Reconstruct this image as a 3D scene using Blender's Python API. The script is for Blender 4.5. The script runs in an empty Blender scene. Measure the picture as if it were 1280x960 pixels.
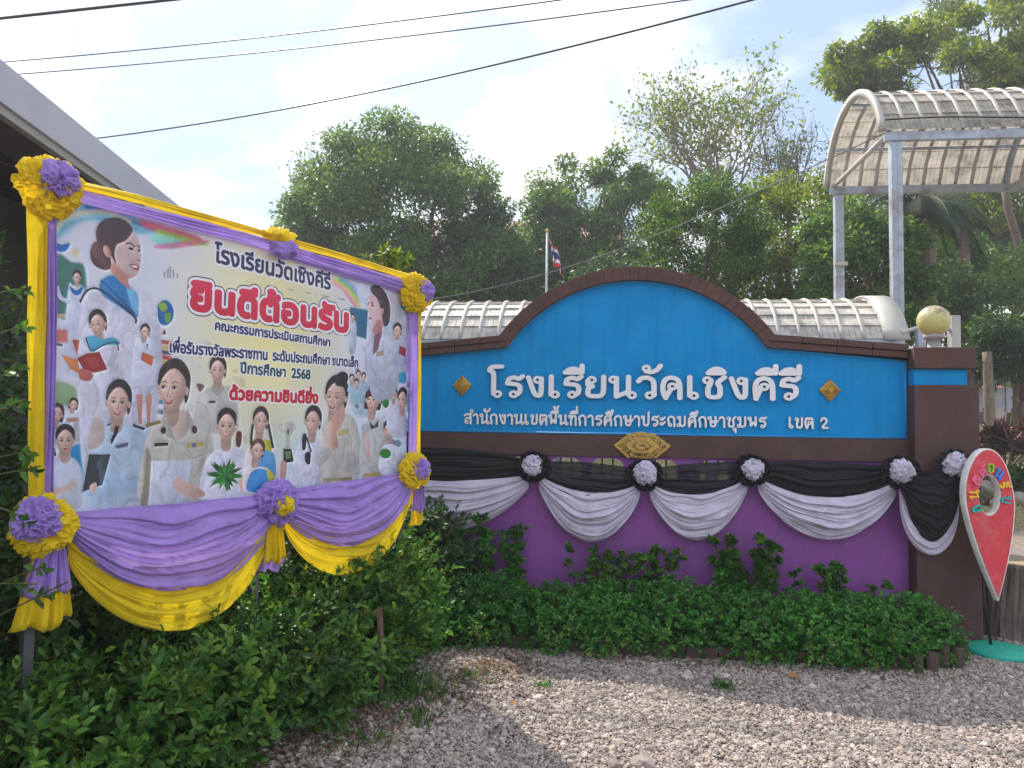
import bpy, bmesh, math, random
import numpy as np
from mathutils import Matrix, Vector, noise as mnoise
random.seed(7); rng = np.random.default_rng(7)
R = math.radians; UP = np.array([0, 0, 1.0])
SC = bpy.context.scene; COL = SC.collection

# ------------------------------------------------------------------ camera
FPX, PITCH, ROLL, EYE = 950.0, math.atan(50/950), R(0.8), 1.6
cd = bpy.data.cameras.new('camera'); cam = bpy.data.objects.new('camera', cd); COL.objects.link(cam)
cd.sensor_width = 36; cd.lens = 36*FPX/1280; cd.clip_start = 0.05; cd.clip_end = 3000
CM = Matrix.Rotation(math.pi/2+PITCH, 4, 'X') @ Matrix.Rotation(ROLL, 4, 'Z')
cam.matrix_world = Matrix.Translation((0, 0, EYE)) @ CM
SC.camera = cam

# ------------------------------------------------------------------ sky, sun, exposure
HAZE = 0.0019
SUN_AZ, SUN_EL = R(33), R(50)          # azimuth measured from +Y towards -X
w = bpy.data.worlds.new('World'); SC.world = w; w.use_nodes = True
nt = w.node_tree; nt.nodes.clear(); N = nt.nodes.new; L = nt.links.new
out = N('ShaderNodeOutputWorld'); bg = N('ShaderNodeBackground'); bg.inputs['Strength'].default_value = 0.12
sky = N('ShaderNodeTexSky'); sky.sky_type = 'NISHITA'; sky.sun_disc = False
sky.sun_elevation = SUN_EL; sky.sun_rotation = -SUN_AZ
sky.air_density = 1.0; sky.dust_density = 1.6; sky.ozone_density = 1.2
tc = N('ShaderNodeTexCoord'); mp = N('ShaderNodeMapping'); mp.inputs['Scale'].default_value = (1.0, 1.0, 1.9)
mp.inputs['Location'].default_value = (13.7, 7.4, 5.3)
n1 = N('ShaderNodeTexNoise'); n1.inputs['Scale'].default_value = 2.3; n1.inputs['Detail'].default_value = 9; n1.inputs['Roughness'].default_value = 0.52
n1.inputs['Distortion'].default_value = 0.25
rp = N('ShaderNodeValToRGB'); rp.color_ramp.elements[0].position = 0.40; rp.color_ramp.elements[1].position = 0.57
rp.color_ramp.interpolation = 'EASE'
n2 = N('ShaderNodeTexNoise'); n2.inputs['Scale'].default_value = 5.0; n2.inputs['Detail'].default_value = 6
r2 = N('ShaderNodeValToRGB'); r2.color_ramp.elements[0].color = (5.2, 6.0, 7.5, 1); r2.color_ramp.elements[1].color = (10.6, 10.6, 10.8, 1)
r2.color_ramp.elements[0].position = 0.36; r2.color_ramp.elements[1].position = 0.55
hz = N('ShaderNodeMix'); hz.data_type = 'RGBA'; hz.inputs[0].default_value = 0.6
hz.inputs[7].default_value = (4.1, 5.4, 7.5, 1)
mx = N('ShaderNodeMix'); mx.data_type = 'RGBA'
L(tc.outputs['Generated'], mp.inputs[0]); L(mp.outputs[0], n1.inputs['Vector']); L(mp.outputs[0], n2.inputs['Vector'])
L(n1.outputs[0], rp.inputs[0]); L(n2.outputs[0], r2.inputs[0]); L(sky.outputs[0], hz.inputs[6])
L(rp.outputs[0], mx.inputs[0]); L(hz.outputs[2], mx.inputs[6]); L(r2.outputs[0], mx.inputs[7])
L(mx.outputs[2], bg.inputs[0]); L(bg.outputs[0], out.inputs[0])
sd = bpy.data.lights.new('sun', 'SUN'); sd.energy = 4.9; sd.angle = R(0.6); sd.color = (1.0, 0.93, 0.82)
so = bpy.data.objects.new('sun', sd); COL.objects.link(so)
tosun = Vector((-math.sin(SUN_AZ)*math.cos(SUN_EL), math.cos(SUN_AZ)*math.cos(SUN_EL), math.sin(SUN_EL)))
so.rotation_euler = tosun.to_track_quat('Z', 'Y').to_euler(); so.location = tosun*50
SC.view_settings.view_transform = 'Standard'; SC.view_settings.look = 'None'
SC.view_settings.exposure = 0.45; SC.view_settings.gamma = 1.0

# ------------------------------------------------------------------ geometry of the place (survey helpers)
CM3 = np.array(CM.to_3x3()); C0 = np.array([0, 0, EYE])
def ray(px, py): return CM3 @ np.array([(px-640)/FPX, (480-py)/FPX, -1.0])
def atY(px, py, Y): r = ray(px, py); return C0 + r*(Y/r[1])
def atZ(px, py, z): r = ray(px, py); return C0 + r*((z-EYE)/r[2])
def onplane(px, py, P, n): r = ray(px, py); return C0 + r*(np.dot(np.array(P)-C0, n)/np.dot(r, n))
WA = R(8); WU = np.array([math.cos(WA), -math.sin(WA), 0]); WN = np.array([-math.sin(WA), -math.cos(WA), 0])
WO = np.array([1.106, 6.282, 0.0])                       # foot of the sign wall's centre line
def W(s, z, d=0.0): p = WO + WU*s + WN*d; p[2] = z; return p
def wpx(px, py, d=0.0):
    p = onplane(px, py, WO+WN*d, WN)-WO; return float(p@WU), float(p[2])
MW = Matrix(((WU[0], 0, WN[0], WO[0]), (WU[1], 0, WN[1], WO[1]), (0, 1, 0, 0), (0, 0, 0, 1)))   # local x along, y up, z outwards
BO = np.array([-1.965, 3.2, 0.0]); BT = np.array([1.28, 1.8, 0]); BLEN = np.linalg.norm(BT); BT = BT/BLEN
BN = np.array([BT[1], -BT[0], 0])
def B(a, z, d=0.0): p = BO + BT*a + BN*d; p[2] = z; return p
def bpx(px, py, d=0.0):
    p = onplane(px, py, BO+BN*d, BN)-BO; return float(p@BT), float(p[2])
MB = Matrix(((BT[0], 0, BN[0], BO[0]), (BT[1], 0, BN[1], BO[1]), (0, 1, 0, 0), (0, 0, 0, 1)))

# ------------------------------------------------------------------ materials
def new_mat(name):
    m = bpy.data.materials.new(name); m.use_nodes = True; t = m.node_tree
    p = t.nodes['Principled BSDF']; return m, t, p
def mat(name, col, rough=0.6, var=0.12, scale=6.0, bump=0.0, bscale=40.0, metal=0.0, dirt=None, dscale=1.5, damt=0.5, stretch=None, spec=0.4, island=0.0, streak=None, samt=0.5):
    m, t, p = new_mat(name); n = t.nodes.new; l = t.links.new
    p.inputs['Roughness'].default_value = rough; p.inputs['Metallic'].default_value = metal
    p.inputs['Specular IOR Level'].default_value = spec
    tcn = n('ShaderNodeTexCoord'); src = tcn.outputs['Object']
    if stretch:
        q = n('ShaderNodeMapping'); q.inputs['Scale'].default_value = stretch; l(src, q.inputs[0]); src = q.outputs[0]
    nz = n('ShaderNodeTexNoise'); nz.inputs['Scale'].default_value = scale; nz.inputs['Detail'].default_value = 7; nz.inputs['Roughness'].default_value = 0.6
    l(src, nz.inputs['Vector'])
    rr = n('ShaderNodeValToRGB'); e = rr.color_ramp.elements
    lo = tuple(max(0, c*(1-var)) for c in col)+(1,); hi = tuple(min(1, c*(1+var)) for c in col)+(1,)
    e[0].color = lo; e[1].color = hi; e[0].position = 0.3; e[1].position = 0.7
    l(nz.outputs[0], rr.inputs[0]); co = rr.outputs[0]
    if dirt:
        n3 = n('ShaderNodeTexNoise'); n3.inputs['Scale'].default_value = dscale; n3.inputs['Detail'].default_value = 8; n3.inputs['Roughness'].default_value = 0.65
        l(src, n3.inputs['Vector'])
        r3 = n('ShaderNodeValToRGB'); r3.color_ramp.elements[0].position = 0.48; r3.color_ramp.elements[1].position = 0.72
        r3.color_ramp.elements[1].color = (damt,)*3+(1,)
        l(n3.outputs[0], r3.inputs[0]); mm = n('ShaderNodeMix'); mm.data_type = 'RGBA'
        l(r3.outputs[0], mm.inputs[0]); l(co, mm.inputs[6]); mm.inputs[7].default_value = tuple(dirt)+(1,); co = mm.outputs[2]
    if streak:
        q2 = n('ShaderNodeMapping'); q2.inputs['Scale'].default_value = (9, 9, .55); l(tcn.outputs['Object'], q2.inputs[0])
        n4 = n('ShaderNodeTexNoise'); n4.inputs['Scale'].default_value = 1.6; n4.inputs['Detail'].default_value = 9; n4.inputs['Roughness'].default_value = .7; l(q2.outputs[0], n4.inputs['Vector'])
        r4 = n('ShaderNodeValToRGB'); r4.color_ramp.elements[0].position = .50; r4.color_ramp.elements[1].position = .78; r4.color_ramp.elements[1].color = (samt,)*3+(1,); l(n4.outputs[0], r4.inputs[0])
        m4 = n('ShaderNodeMix'); m4.data_type = 'RGBA'; l(r4.outputs[0], m4.inputs[0]); l(co, m4.inputs[6]); m4.inputs[7].default_value = tuple(streak)+(1,); co = m4.outputs[2]
    if island > 0:
        g = n('ShaderNodeObjectInfo'); hs = n('ShaderNodeHueSaturation'); mr = n('ShaderNodeMapRange')
        mr.inputs[3].default_value = 1-island; mr.inputs[4].default_value = 1+island
        l(g.outputs['Random'], mr.inputs[0]); l(mr.outputs[0], hs.inputs['Value']); l(co, hs.inputs['Color']); co = hs.outputs[0]
    l(co, p.inputs['Base Color'])
    if bump > 0:
        nb = n('ShaderNodeTexNoise'); nb.inputs['Scale'].default_value = bscale; nb.inputs['Detail'].default_value = 5
        l(src, nb.inputs['Vector']); b = n('ShaderNodeBump'); b.inputs['Strength'].default_value = bump; b.inputs['Distance'].default_value = 0.01
        l(nb.outputs[0], b.inputs['Height']); l(b.outputs[0], p.inputs['Normal'])
    return m
def leaf_mat(name, c1, c2, c3, trans=0.35, rough=0.45, objrand=False):
    m, t, p = new_mat(name); n = t.nodes.new; l = t.links.new
    g = n('ShaderNodeObjectInfo' if objrand else 'ShaderNodeNewGeometry')
    rr = n('ShaderNodeValToRGB'); e = rr.color_ramp.elements
    e[0].color = tuple(c1)+(1,); e[1].color = tuple(c3)+(1,); x = rr.color_ramp.elements.new(0.55); x.color = tuple(c2)+(1,)
    l(g.outputs['Random' if objrand else 'Random Per Island'], rr.inputs[0])
    tcn = n('ShaderNodeTexCoord'); nz = n('ShaderNodeTexNoise'); nz.inputs['Scale'].default_value = 1.3; l(tcn.outputs['Object'], nz.inputs['Vector'])
    hs = n('ShaderNodeHueSaturation'); mr = n('ShaderNodeMapRange'); mr.inputs[1].default_value = 0.3; mr.inputs[2].default_value = 0.7
    mr.inputs[3].default_value = 0.7; mr.inputs[4].default_value = 1.3; l(nz.outputs[0], mr.inputs[0]); l(mr.outputs[0], hs.inputs['Value']); l(rr.outputs[0], hs.inputs['Color'])
    l(hs.outputs[0], p.inputs['Base Color']); p.inputs['Roughness'].default_value = rough; p.inputs['Specular IOR Level'].default_value = 0.35
    tr = n('ShaderNodeBsdfTranslucent'); h2 = n('ShaderNodeHueSaturation'); h2.inputs['Value'].default_value = 1.5; h2.inputs['Saturation'].default_value = 1.1
    h2.inputs['Hue'].default_value = 0.485
    l(hs.outputs[0], h2.inputs['Color']); l(h2.outputs[0], tr.inputs['Color'])
    ms = n('ShaderNodeMixShader'); ms.inputs[0].default_value = trans
    l(p.outputs[0], ms.inputs[1]); l(tr.outputs[0], ms.inputs[2]); l(ms.outputs[0], t.nodes['Material Output'].inputs[0])
    return m
def cloth_mat(name, col, trans=0.15, rough=0.75, alpha=1.0):
    m, t, p = new_mat(name); n = t.nodes.new; l = t.links.new
    tcn = n('ShaderNodeTexCoord'); nz = n('ShaderNodeTexNoise'); nz.inputs['Scale'].default_value = 9; nz.inputs['Detail'].default_value = 6
    l(tcn.outputs['Object'], nz.inputs['Vector']); rr = n('ShaderNodeValToRGB'); e = rr.color_ramp.elements
    e[0].color = tuple(c*0.86 for c in col)+(1,); e[1].color = tuple(min(1, c*1.1) for c in col)+(1,); e[0].position = .3; e[1].position = .7
    l(nz.outputs[0], rr.inputs[0]); l(rr.outputs[0], p.inputs['Base Color']); p.inputs['Roughness'].default_value = rough
    p.inputs['Sheen Weight'].default_value = 0.15; p.inputs['Specular IOR Level'].default_value = 0.25; p.inputs['Alpha'].default_value = alpha
    nb = n('ShaderNodeTexNoise'); nb.inputs['Scale'].default_value = 26; nb.inputs['Detail'].default_value = 4; l(tcn.outputs['Object'], nb.inputs['Vector'])
    b = n('ShaderNodeBump'); b.inputs['Strength'].default_value = 0.55; b.inputs['Distance'].default_value = 0.01
    nb.inputs['Distortion'].default_value = 1.2; n5 = n('ShaderNodeTexNoise'); n5.inputs['Scale'].default_value = 420; n5.inputs['Detail'].default_value = 2; l(tcn.outputs['Object'], n5.inputs['Vector'])
    b2 = n('ShaderNodeBump'); b2.inputs['Strength'].default_value = 0.25; b2.inputs['Distance'].default_value = 0.002; l(n5.outputs[0], b2.inputs['Height']); l(b2.outputs[0], b.inputs['Normal'])
    l(nb.outputs[0], b.inputs['Height']); l(b.outputs[0], p.inputs['Normal'])
    tr = n('ShaderNodeBsdfTranslucent'); l(rr.outputs[0], tr.inputs['Color'])
    ms = n('ShaderNodeMixShader'); ms.inputs[0].default_value = trans; l(p.outputs[0], ms.inputs[1]); l(tr.outputs[0], ms.inputs[2])
    l(ms.outputs[0], t.nodes['Material Output'].inputs[0]); return m

M = {}
M['blue'] = mat('blue_paint', (0.0, 0.255, 0.60), 0.7, 0.06, 3, 0.25, 45, dirt=(0.02, 0.33, 0.64), dscale=4, damt=0.45, spec=.2, streak=(.0, .15, .38), samt=.75)
M['bluetrim'] = mat('blue_trim_paint', (0.03, 0.28, 0.60), 0.5, 0.08, 5)
M['brown'] = mat('brown_paint', (0.080, 0.038, 0.032), 0.65, 0.12, 4, 0.3, 45, dirt=(0.12, 0.075, 0.065), dscale=3, damt=0.5, streak=(.05, .03, .028), samt=.7)
M['brick'] = mat('cap_brick_paint', (0.100, 0.046, 0.037), 0.7, 0.15, 9, 0.4, 50, dirt=(0.06, 0.038, 0.034), dscale=6, damt=0.7, island=0.07)
M['mortar'] = mat('cap_mortar', (0.05, 0.026, 0.023), 0.8, 0.15, 9, 0.3, 60)
M['purple'] = mat('purple_paint', (0.27, 0.075, 0.33), 0.6, 0.10, 2.2, 0.3, 40, dirt=(0.19, 0.065, 0.25), dscale=3, damt=0.6, streak=(.15, .075, .17), samt=.9)
M['white'] = mat('white_letter_paint', (0.78, 0.78, 0.80), 0.45, 0.05, 8)
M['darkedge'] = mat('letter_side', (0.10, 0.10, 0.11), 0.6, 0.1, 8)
M['gold'] = mat('gold_paint', (0.60, 0.36, 0.07), 0.42, 0.25, 25, 0.4, 90, metal=0.35, dirt=(0.14, 0.10, 0.05), dscale=22, damt=0.8)
M['steel'] = mat('painted_steel', (0.40, 0.46, 0.53), 0.5, 0.10, 5, 0.2, 40, dirt=(0.20, 0.11, 0.07), dscale=3.4, damt=0.9)
M['roofsheet'] = mat('weathered_metal_sheet', (0.50, 0.46, 0.40), 0.6, 0.2, 7, 0.25, 40, dirt=(0.10, 0.10, 0.10), dscale=5, damt=0.8)
M['rib'] = mat('pale_rib_metal', (0.46, 0.44, 0.40), 0.5, 0.1, 4, 0.1, 40, dirt=(0.36, 0.33, 0.30), dscale=2.5, damt=0.6)
M['yellow'] = cloth_mat('yellow_cloth', (0.90, 0.66, 0.015), 0.25)
M['lilac'] = cloth_mat('lilac_cloth', (0.42, 0.28, 0.73), 0.25)
M['chiffon'] = cloth_mat('white_cloth', (0.64, 0.585, 0.72), 0.15)
M['black'] = cloth_mat('black_cloth', (0.012, 0.011, 0.015), 0.1, 0.6)
M['sheer'] = cloth_mat('sheer_black_cloth', (0.016, 0.015, 0.020), 0.15, 0.5, 0.90)
M['wood'] = mat('weathered_wood', (0.085, 0.06, 0.045), 0.85, 0.3, 8, 0.6, 30, stretch=(6, 6, 1))
M['bark'] = mat('bark', (0.13, 0.09, 0.065), 0.9, 0.35, 6, 0.8, 18, stretch=(3, 3, 0.7))
M['barkpale'] = mat('pale_bark', (0.22, 0.175, 0.135), 0.9, 0.3, 5, 0.6, 18, stretch=(3, 3, 0.7))
M['soil'] = mat('dark_soil', (0.07, 0.05, 0.035), 0.95, 0.3, 12, 0.8, 30)
M['black_metal'] = mat('black_metal', (0.015, 0.015, 0.017), 0.45, 0.1, 10)
M['stem'] = mat('green_stem', (0.10, 0.12, 0.04), 0.7, 0.2, 20)
M['hedgeleaf'] = leaf_mat('hedge_leaf', (0.026, 0.088, 0.016), (0.060, 0.168, 0.026), (0.15, 0.29, 0.045), 0.32)
M['hedgeleaf_o'] = leaf_mat('hedge_leaf_single', (0.032, 0.10, 0.018), (0.08, 0.205, 0.03), (0.22, 0.37, 0.06), 0.32, objrand=True)
M['coverleaf'] = leaf_mat('cover_leaf', (0.022, 0.105, 0.014), (0.045, 0.195, 0.026), (0.11, 0.30, 0.045), 0.3)
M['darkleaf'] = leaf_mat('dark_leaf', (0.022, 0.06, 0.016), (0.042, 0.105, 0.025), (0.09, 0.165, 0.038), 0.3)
M['treeleaf'] = leaf_mat('tree_leaf', (0.042, 0.102, 0.027), (0.088, 0.182, 0.042), (0.20, 0.28, 0.065), 0.4)
M['limeleaf'] = leaf_mat('lime_leaf', (0.055, 0.105, 0.016), (0.12, 0.19, 0.024), (0.26, 0.29, 0.04), 0.5)
M['roundleaf'] = leaf_mat('round_tree_leaf', (0.02, 0.065, 0.010), (0.045, 0.125, 0.016), (0.18, 0.26, 0.03), 0.36)
M['paleleaf'] = leaf_mat('pale_leaf', (0.07, 0.12, 0.04), (0.13, 0.18, 0.06), (0.22, 0.22, 0.08), 0.4)
M['palmleaf'] = leaf_mat('palm_leaf', (.010, .028, .010), (.016, .04, .012), (.03, .06, .016), .2, .6)
M['redleaf'] = leaf_mat('red_leaf', (0.05, 0.02, 0.02), (0.11, 0.04, 0.035), (0.16, 0.10, 0.05), 0.3)
M['dryleaf'] = mat('dry_leaf', (0.30, 0.15, 0.06), 0.8, 0.3, 30)

# ------------------------------------------------------------------ object helpers
def tag(o, label=None, cat=None, group=None, kind=None):
    if label: o['label'] = label
    if cat: o['category'] = cat
    if group: o['group'] = group
    if kind: o['kind'] = kind
    return o
def empty(name, loc=(0, 0, 0), label=None, cat=None, group=None):
    o = bpy.data.objects.new(name, None); COL.objects.link(o); o.location = loc; o.empty_display_size = 0.1
    return tag(o, label, cat, group)
def link(name, me, parent=None, m=None):
    if m is not None: me.materials.append(m)
    o = bpy.data.objects.new(name, me); COL.objects.link(o)
    if parent is not None:
        o.parent = parent
        o.matrix_parent_inverse = Matrix.Translation(-Vector(parent.location))
    return o
def npmesh(name, V, F, smooth=False):
    """V (n,3), F (m,k) all the same k"""
    V = np.asarray(V, dtype=np.float32).reshape(-1, 3); F = np.asarray(F, dtype=np.int32)
    me = bpy.data.meshes.new(name); k = F.shape[1]; m = F.shape[0]
    me.vertices.add(len(V)); me.vertices.foreach_set('co', V.ravel())
    me.loops.add(m*k); me.loops.foreach_set('vertex_index', F.ravel())
    me.polygons.add(m); me.polygons.foreach_set('loop_start', np.arange(0, m*k, k, dtype=np.int32))
    if smooth: me.polygons.foreach_set('use_smooth', np.ones(m, dtype=bool))
    me.update(calc_edges=True); return me
class MBld:
    def __init__(s): s.v = []; s.f = []
    def add(s, V, F):
        o = len(s.v); s.v += [tuple(p) for p in V]; s.f += [tuple(i+o for i in f) for f in F]; return s
    def box(s, c, e, X=(1, 0, 0), Y=(0, 1, 0), Z=(0, 0, 1)):
        c, X, Y, Z = map(np.array, (c, X, Y, Z)); V = []
        for i in (-1, 1):
            for j in (-1, 1):
                for k in (-1, 1): V.append(c+X*i*e[0]/2+Y*j*e[1]/2+Z*k*e[2]/2)
        return s.add(V, [(0, 1, 3, 2), (4, 6, 7, 5), (0, 4, 5, 1), (2, 3, 7, 6), (0, 2, 6, 4), (1, 5, 7, 3)])
    def tube(s, pts, rad, n=8, cap=True):
        pts = [np.array(p, float) for p in pts]; V = []; F = []
        if np.isscalar(rad): rad = [rad]*len(pts)
        up = np.array([0, 0, 1.0])
        for i, p in enumerate(pts):
            d = pts[min(i+1, len(pts)-1)]-pts[max(i-1, 0)]; d = d/(np.linalg.norm(d)+1e-9)
            a = np.cross(d, up); 
            if np.linalg.norm(a) < 0.05: a = np.cross(d, np.array([1.0, 0, 0]))
            a /= np.linalg.norm(a); b = np.cross(d, a)
            for k in range(n):
                t = 2*math.pi*k/n; V.append(p+(a*math.cos(t)+b*math.sin(t))*rad[i])
        for i in range(len(pts)-1):
            for k in range(n): F.append((i*n+k, i*n+(k+1) % n, (i+1)*n+(k+1) % n, (i+1)*n+k))
        if cap: F.append(tuple(range(n-1, -1, -1))); F.append(tuple((len(pts)-1)*n+k for k in range(n)))
        return s.add(V, F)
    def lathe(s, c, prof, n=24, jit=None):
        V = []; F = []
        for i, (r, z) in enumerate(prof):
            for k in range(n):
                t = 2*math.pi*k/n; rr = r*(1+(jit(t, z) if jit else 0)); V.append((c[0]+rr*math.cos(t), c[1]+rr*math.sin(t), c[2]+z))
        for i in range(len(prof)-1):
            for k in range(n): F.append((i*n+k, i*n+(k+1) % n, (i+1)*n+(k+1) % n, (i+1)*n+k))
        F.append(tuple(range(n-1, -1, -1))); F.append(tuple((len(prof)-1)*n+k for k in range(n)))
        return s.add(V, F)
    def build(s, name, m, parent=None, smooth=False, bevel=0.0, wob=0.0):
        me = bpy.data.meshes.new(name); me.from_pydata([tuple(map(float, p)) for p in s.v], [], s.f); me.update()
        if smooth:
            for p in me.polygons: p.use_smooth = True
        o = link(name, me, parent, m)
        if bevel > 0:
            b = o.modifiers.new('bevel', 'BEVEL'); b.width = bevel; b.segments = 2; b.limit_method = 'ANGLE'
        return o
def grid(name, P, m, parent=None, smooth=True, closed_u=False):
    """P: (nu,nv,3)"""
    nu, nv = P.shape[:2]; idx = np.arange(nu*nv).reshape(nu, nv)
    if closed_u: idx = np.vstack([idx, idx[:1]])
    F = np.stack([idx[:-1, :-1], idx[1:, :-1], idx[1:, 1:], idx[:-1, 1:]], -1).reshape(-1, 4)
    return link(name, npmesh(name, P.reshape(-1, 3), F, smooth), parent, m)
def prism(name, outer, holes, z0, z1, MAT, m, parent=None, bevel=0.0, m2=None):
    """2D polygon with holes, extruded from z0 to z1 in the local frame MAT"""
    cu = bpy.data.curves.new(name, 'CURVE'); cu.dimensions = '2D'; cu.fill_mode = 'BOTH'
    for loop in [outer]+list(holes):
        sp = cu.splines.new('POLY'); sp.points.add(len(loop)-1)
        for p, q in zip(sp.points, loop): p.co = (q[0], q[1], 0, 1)
        sp.use_cyclic_u = True
    cu.extrude = (z1-z0)/2; cu.bevel_depth = bevel; cu.bevel_resolution = 1
    if bevel: cu.offset = -bevel; cu.extrude -= bevel
    t = bpy.data.objects.new(name, cu); COL.objects.link(t)
    dg = bpy.context.evaluated_depsgraph_get(); me = bpy.data.meshes.new_from_object(t.evaluated_get(dg)); bpy.data.objects.remove(t); bpy.data.curves.remove(cu)
    me.transform(MAT @ Matrix.Translation((0, 0, (z0+z1)/2))); me.name = name; me.materials.clear()
    return link(name, me, parent, m)

# ---- numeric noise for cloth and crowns
_tab = rng.random((64, 64, 64)).astype(np.float32)
def vnoise(P, s=1.0):
    P = np.asarray(P, dtype=np.float64)*s+100.0; i = np.floor(P).astype(int); f = P-i; f = f*f*(3-2*f); r = 0
    for dx in (0, 1):
        for dy in (0, 1):
            for dz in (0, 1):
                wgt = (f[..., 0] if dx else 1-f[..., 0])*(f[..., 1] if dy else 1-f[..., 1])*(f[..., 2] if dz else 1-f[..., 2])
                r = r+wgt*_tab[(i[..., 0]+dx) % 64, (i[..., 1]+dy) % 64, (i[..., 2]+dz) % 64]
    return r*2-1

# ------------------------------------------------------------------ leaves
LEAF = np.array([[0, 0, 0], [.28, -.36, .05], [.28, 0, -.02], [.28, .36, .05], [.66, -.36, .02], [.66, 0, -.06], [.66, .36, .02], [1, 0, -.16]])
LEAFF = [(0, 2, 1), (0, 3, 2), (1, 2, 5, 4), (2, 3, 6, 5), (4, 5, 7), (5, 6, 7)]
LEAF4 = np.array([[0, 0, 0], [.45, -.42, .06], [1, 0, -.1], [.45, .42, .06]])
def frames(D, Up):
    D = D/(np.linalg.norm(D, axis=1, keepdims=True)+1e-9); S = np.cross(Up, D); S /= (np.linalg.norm(S, axis=1, keepdims=True)+1e-9)
    return D, S, np.cross(D, S)
def leaves_mesh(name, P, D, Up, Ln, wid=0.5, full=False):
    D, S, U2 = frames(D, Up); Ln = Ln[:, None, None]
    T = LEAF if full else LEAF4
    V = P[:, None, :]+Ln*(T[None, :, 0:1]*D[:, None, :]+T[None, :, 1:2]*wid*2*S[:, None, :]*0.5*2*0.5+T[None, :, 2:3]*U2[:, None, :])
    n = len(P); k = len(T); base = np.arange(n)[:, None]*k
    if full:
        tri = np.array([(0, 2, 1), (0, 3, 2), (1, 2, 5), (1, 5, 4), (2, 3, 6), (2, 6, 5), (4, 5, 7), (5, 6, 7)])
        F = (base[:, None, :]+tri[None]).reshape(-1, 3)
    else:
        tri = np.array([(0, 1, 2, 3)]); F = (base[:, None, :]+tri[None]).reshape(-1, 4)
    return npmesh(name, V.reshape(-1, 3), F)
def leaf_single_mesh(name, m, wid=0.5):
    me = bpy.data.meshes.new(name); V = LEAF.copy(); V[:, 1] *= wid; me.from_pydata([tuple(v) for v in V], [], LEAFF); me.materials.append(m); me.update(); return me
def randdir(n):
    v = rng.normal(size=(n, 3)); return v/np.linalg.norm(v, axis=1, keepdims=True)
def make_sprigs(P, D, per=11, length=0.18, ll=(0.035, 0.055)):
    """sprig base points and directions -> leaf positions, directions, ups, lengths"""
    n = len(P); D = D/np.linalg.norm(D, axis=1, keepdims=True)
    A = np.cross(D, randdir(n)); A /= np.linalg.norm(A, axis=1, keepdims=True); Bv = np.cross(D, A)
    out = [[], [], [], []]; sl = length*rng.uniform(0.65, 1.25, n)
    for i in range(per):
        t = (i+0.5)/per; ang = i*2.4+rng.uniform(0, .6, n)
        rad = A*np.cos(ang)[:, None]+Bv*np.sin(ang)[:, None]
        opening = (1.15-0.75*t)*rng.uniform(.8, 1.2, n)
        d = D*np.cos(opening)[:, None]+rad*np.sin(opening)[:, None]+np.array([0, 0, -0.12])
        pos = P+D*(sl*t)[:, None]+np.array([0, 0, -0.03])*(t*t)
        out[0].append(pos); out[1].append(d); out[2].append(D+rng.normal(size=(n, 3))*.15); out[3].append(rng.uniform(ll[0], ll[1], n)*(1.1-0.35*t))
    return [np.concatenate(o) for o in out]
def ellipsoid_pts(c, r, n, yaw=0.0, zmin=-1, front=None, depth=(0.75, 1.02), lump=0.18, seed=0):
    d = randdir(int(n*2.2)); d = d[d[:, 2] > zmin]
    if front is not None:
        k = (d@np.array(front) > -0.25) | (rng.random(len(d)) < 0.35); d = d[k]
    d = d[:n]; rad = rng.uniform(depth[0], depth[1], len(d))*(1+lump*vnoise(d*2.3+seed*3.7)+lump*.6*vnoise(d*5+seed))
    q = d*rad[:, None]*np.array(r); cy, sy = math.cos(yaw), math.sin(yaw)
    q = np.stack([q[:, 0]*cy-q[:, 1]*sy, q[:, 0]*sy+q[:, 1]*cy, q[:, 2]], 1)
    dd = d/np.array(r); dd = np.stack([dd[:, 0]*cy-dd[:, 1]*sy, dd[:, 0]*sy+dd[:, 1]*cy, dd[:, 2]], 1); dd /= np.linalg.norm(dd, axis=1, keepdims=True)
    return q+np.array(c), dd

def limb(mb, p0, p1, r0, r1, seg=6, wob=0.06, n=7):
    p0 = np.array(p0, float); p1 = np.array(p1, float); Lg = np.linalg.norm(p1-p0); pts = []; rr = []
    off = rng.normal(size=3)*Lg*wob
    for i in range(seg+1):
        t = i/seg; pts.append(p0+(p1-p0)*t+off*math.sin(math.pi*t)+rng.normal(size=3)*Lg*wob*.18*(0 < i < seg)); rr.append(r0+(r1-r0)*t)
    mb.tube(pts, rr, n); return pts

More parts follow.
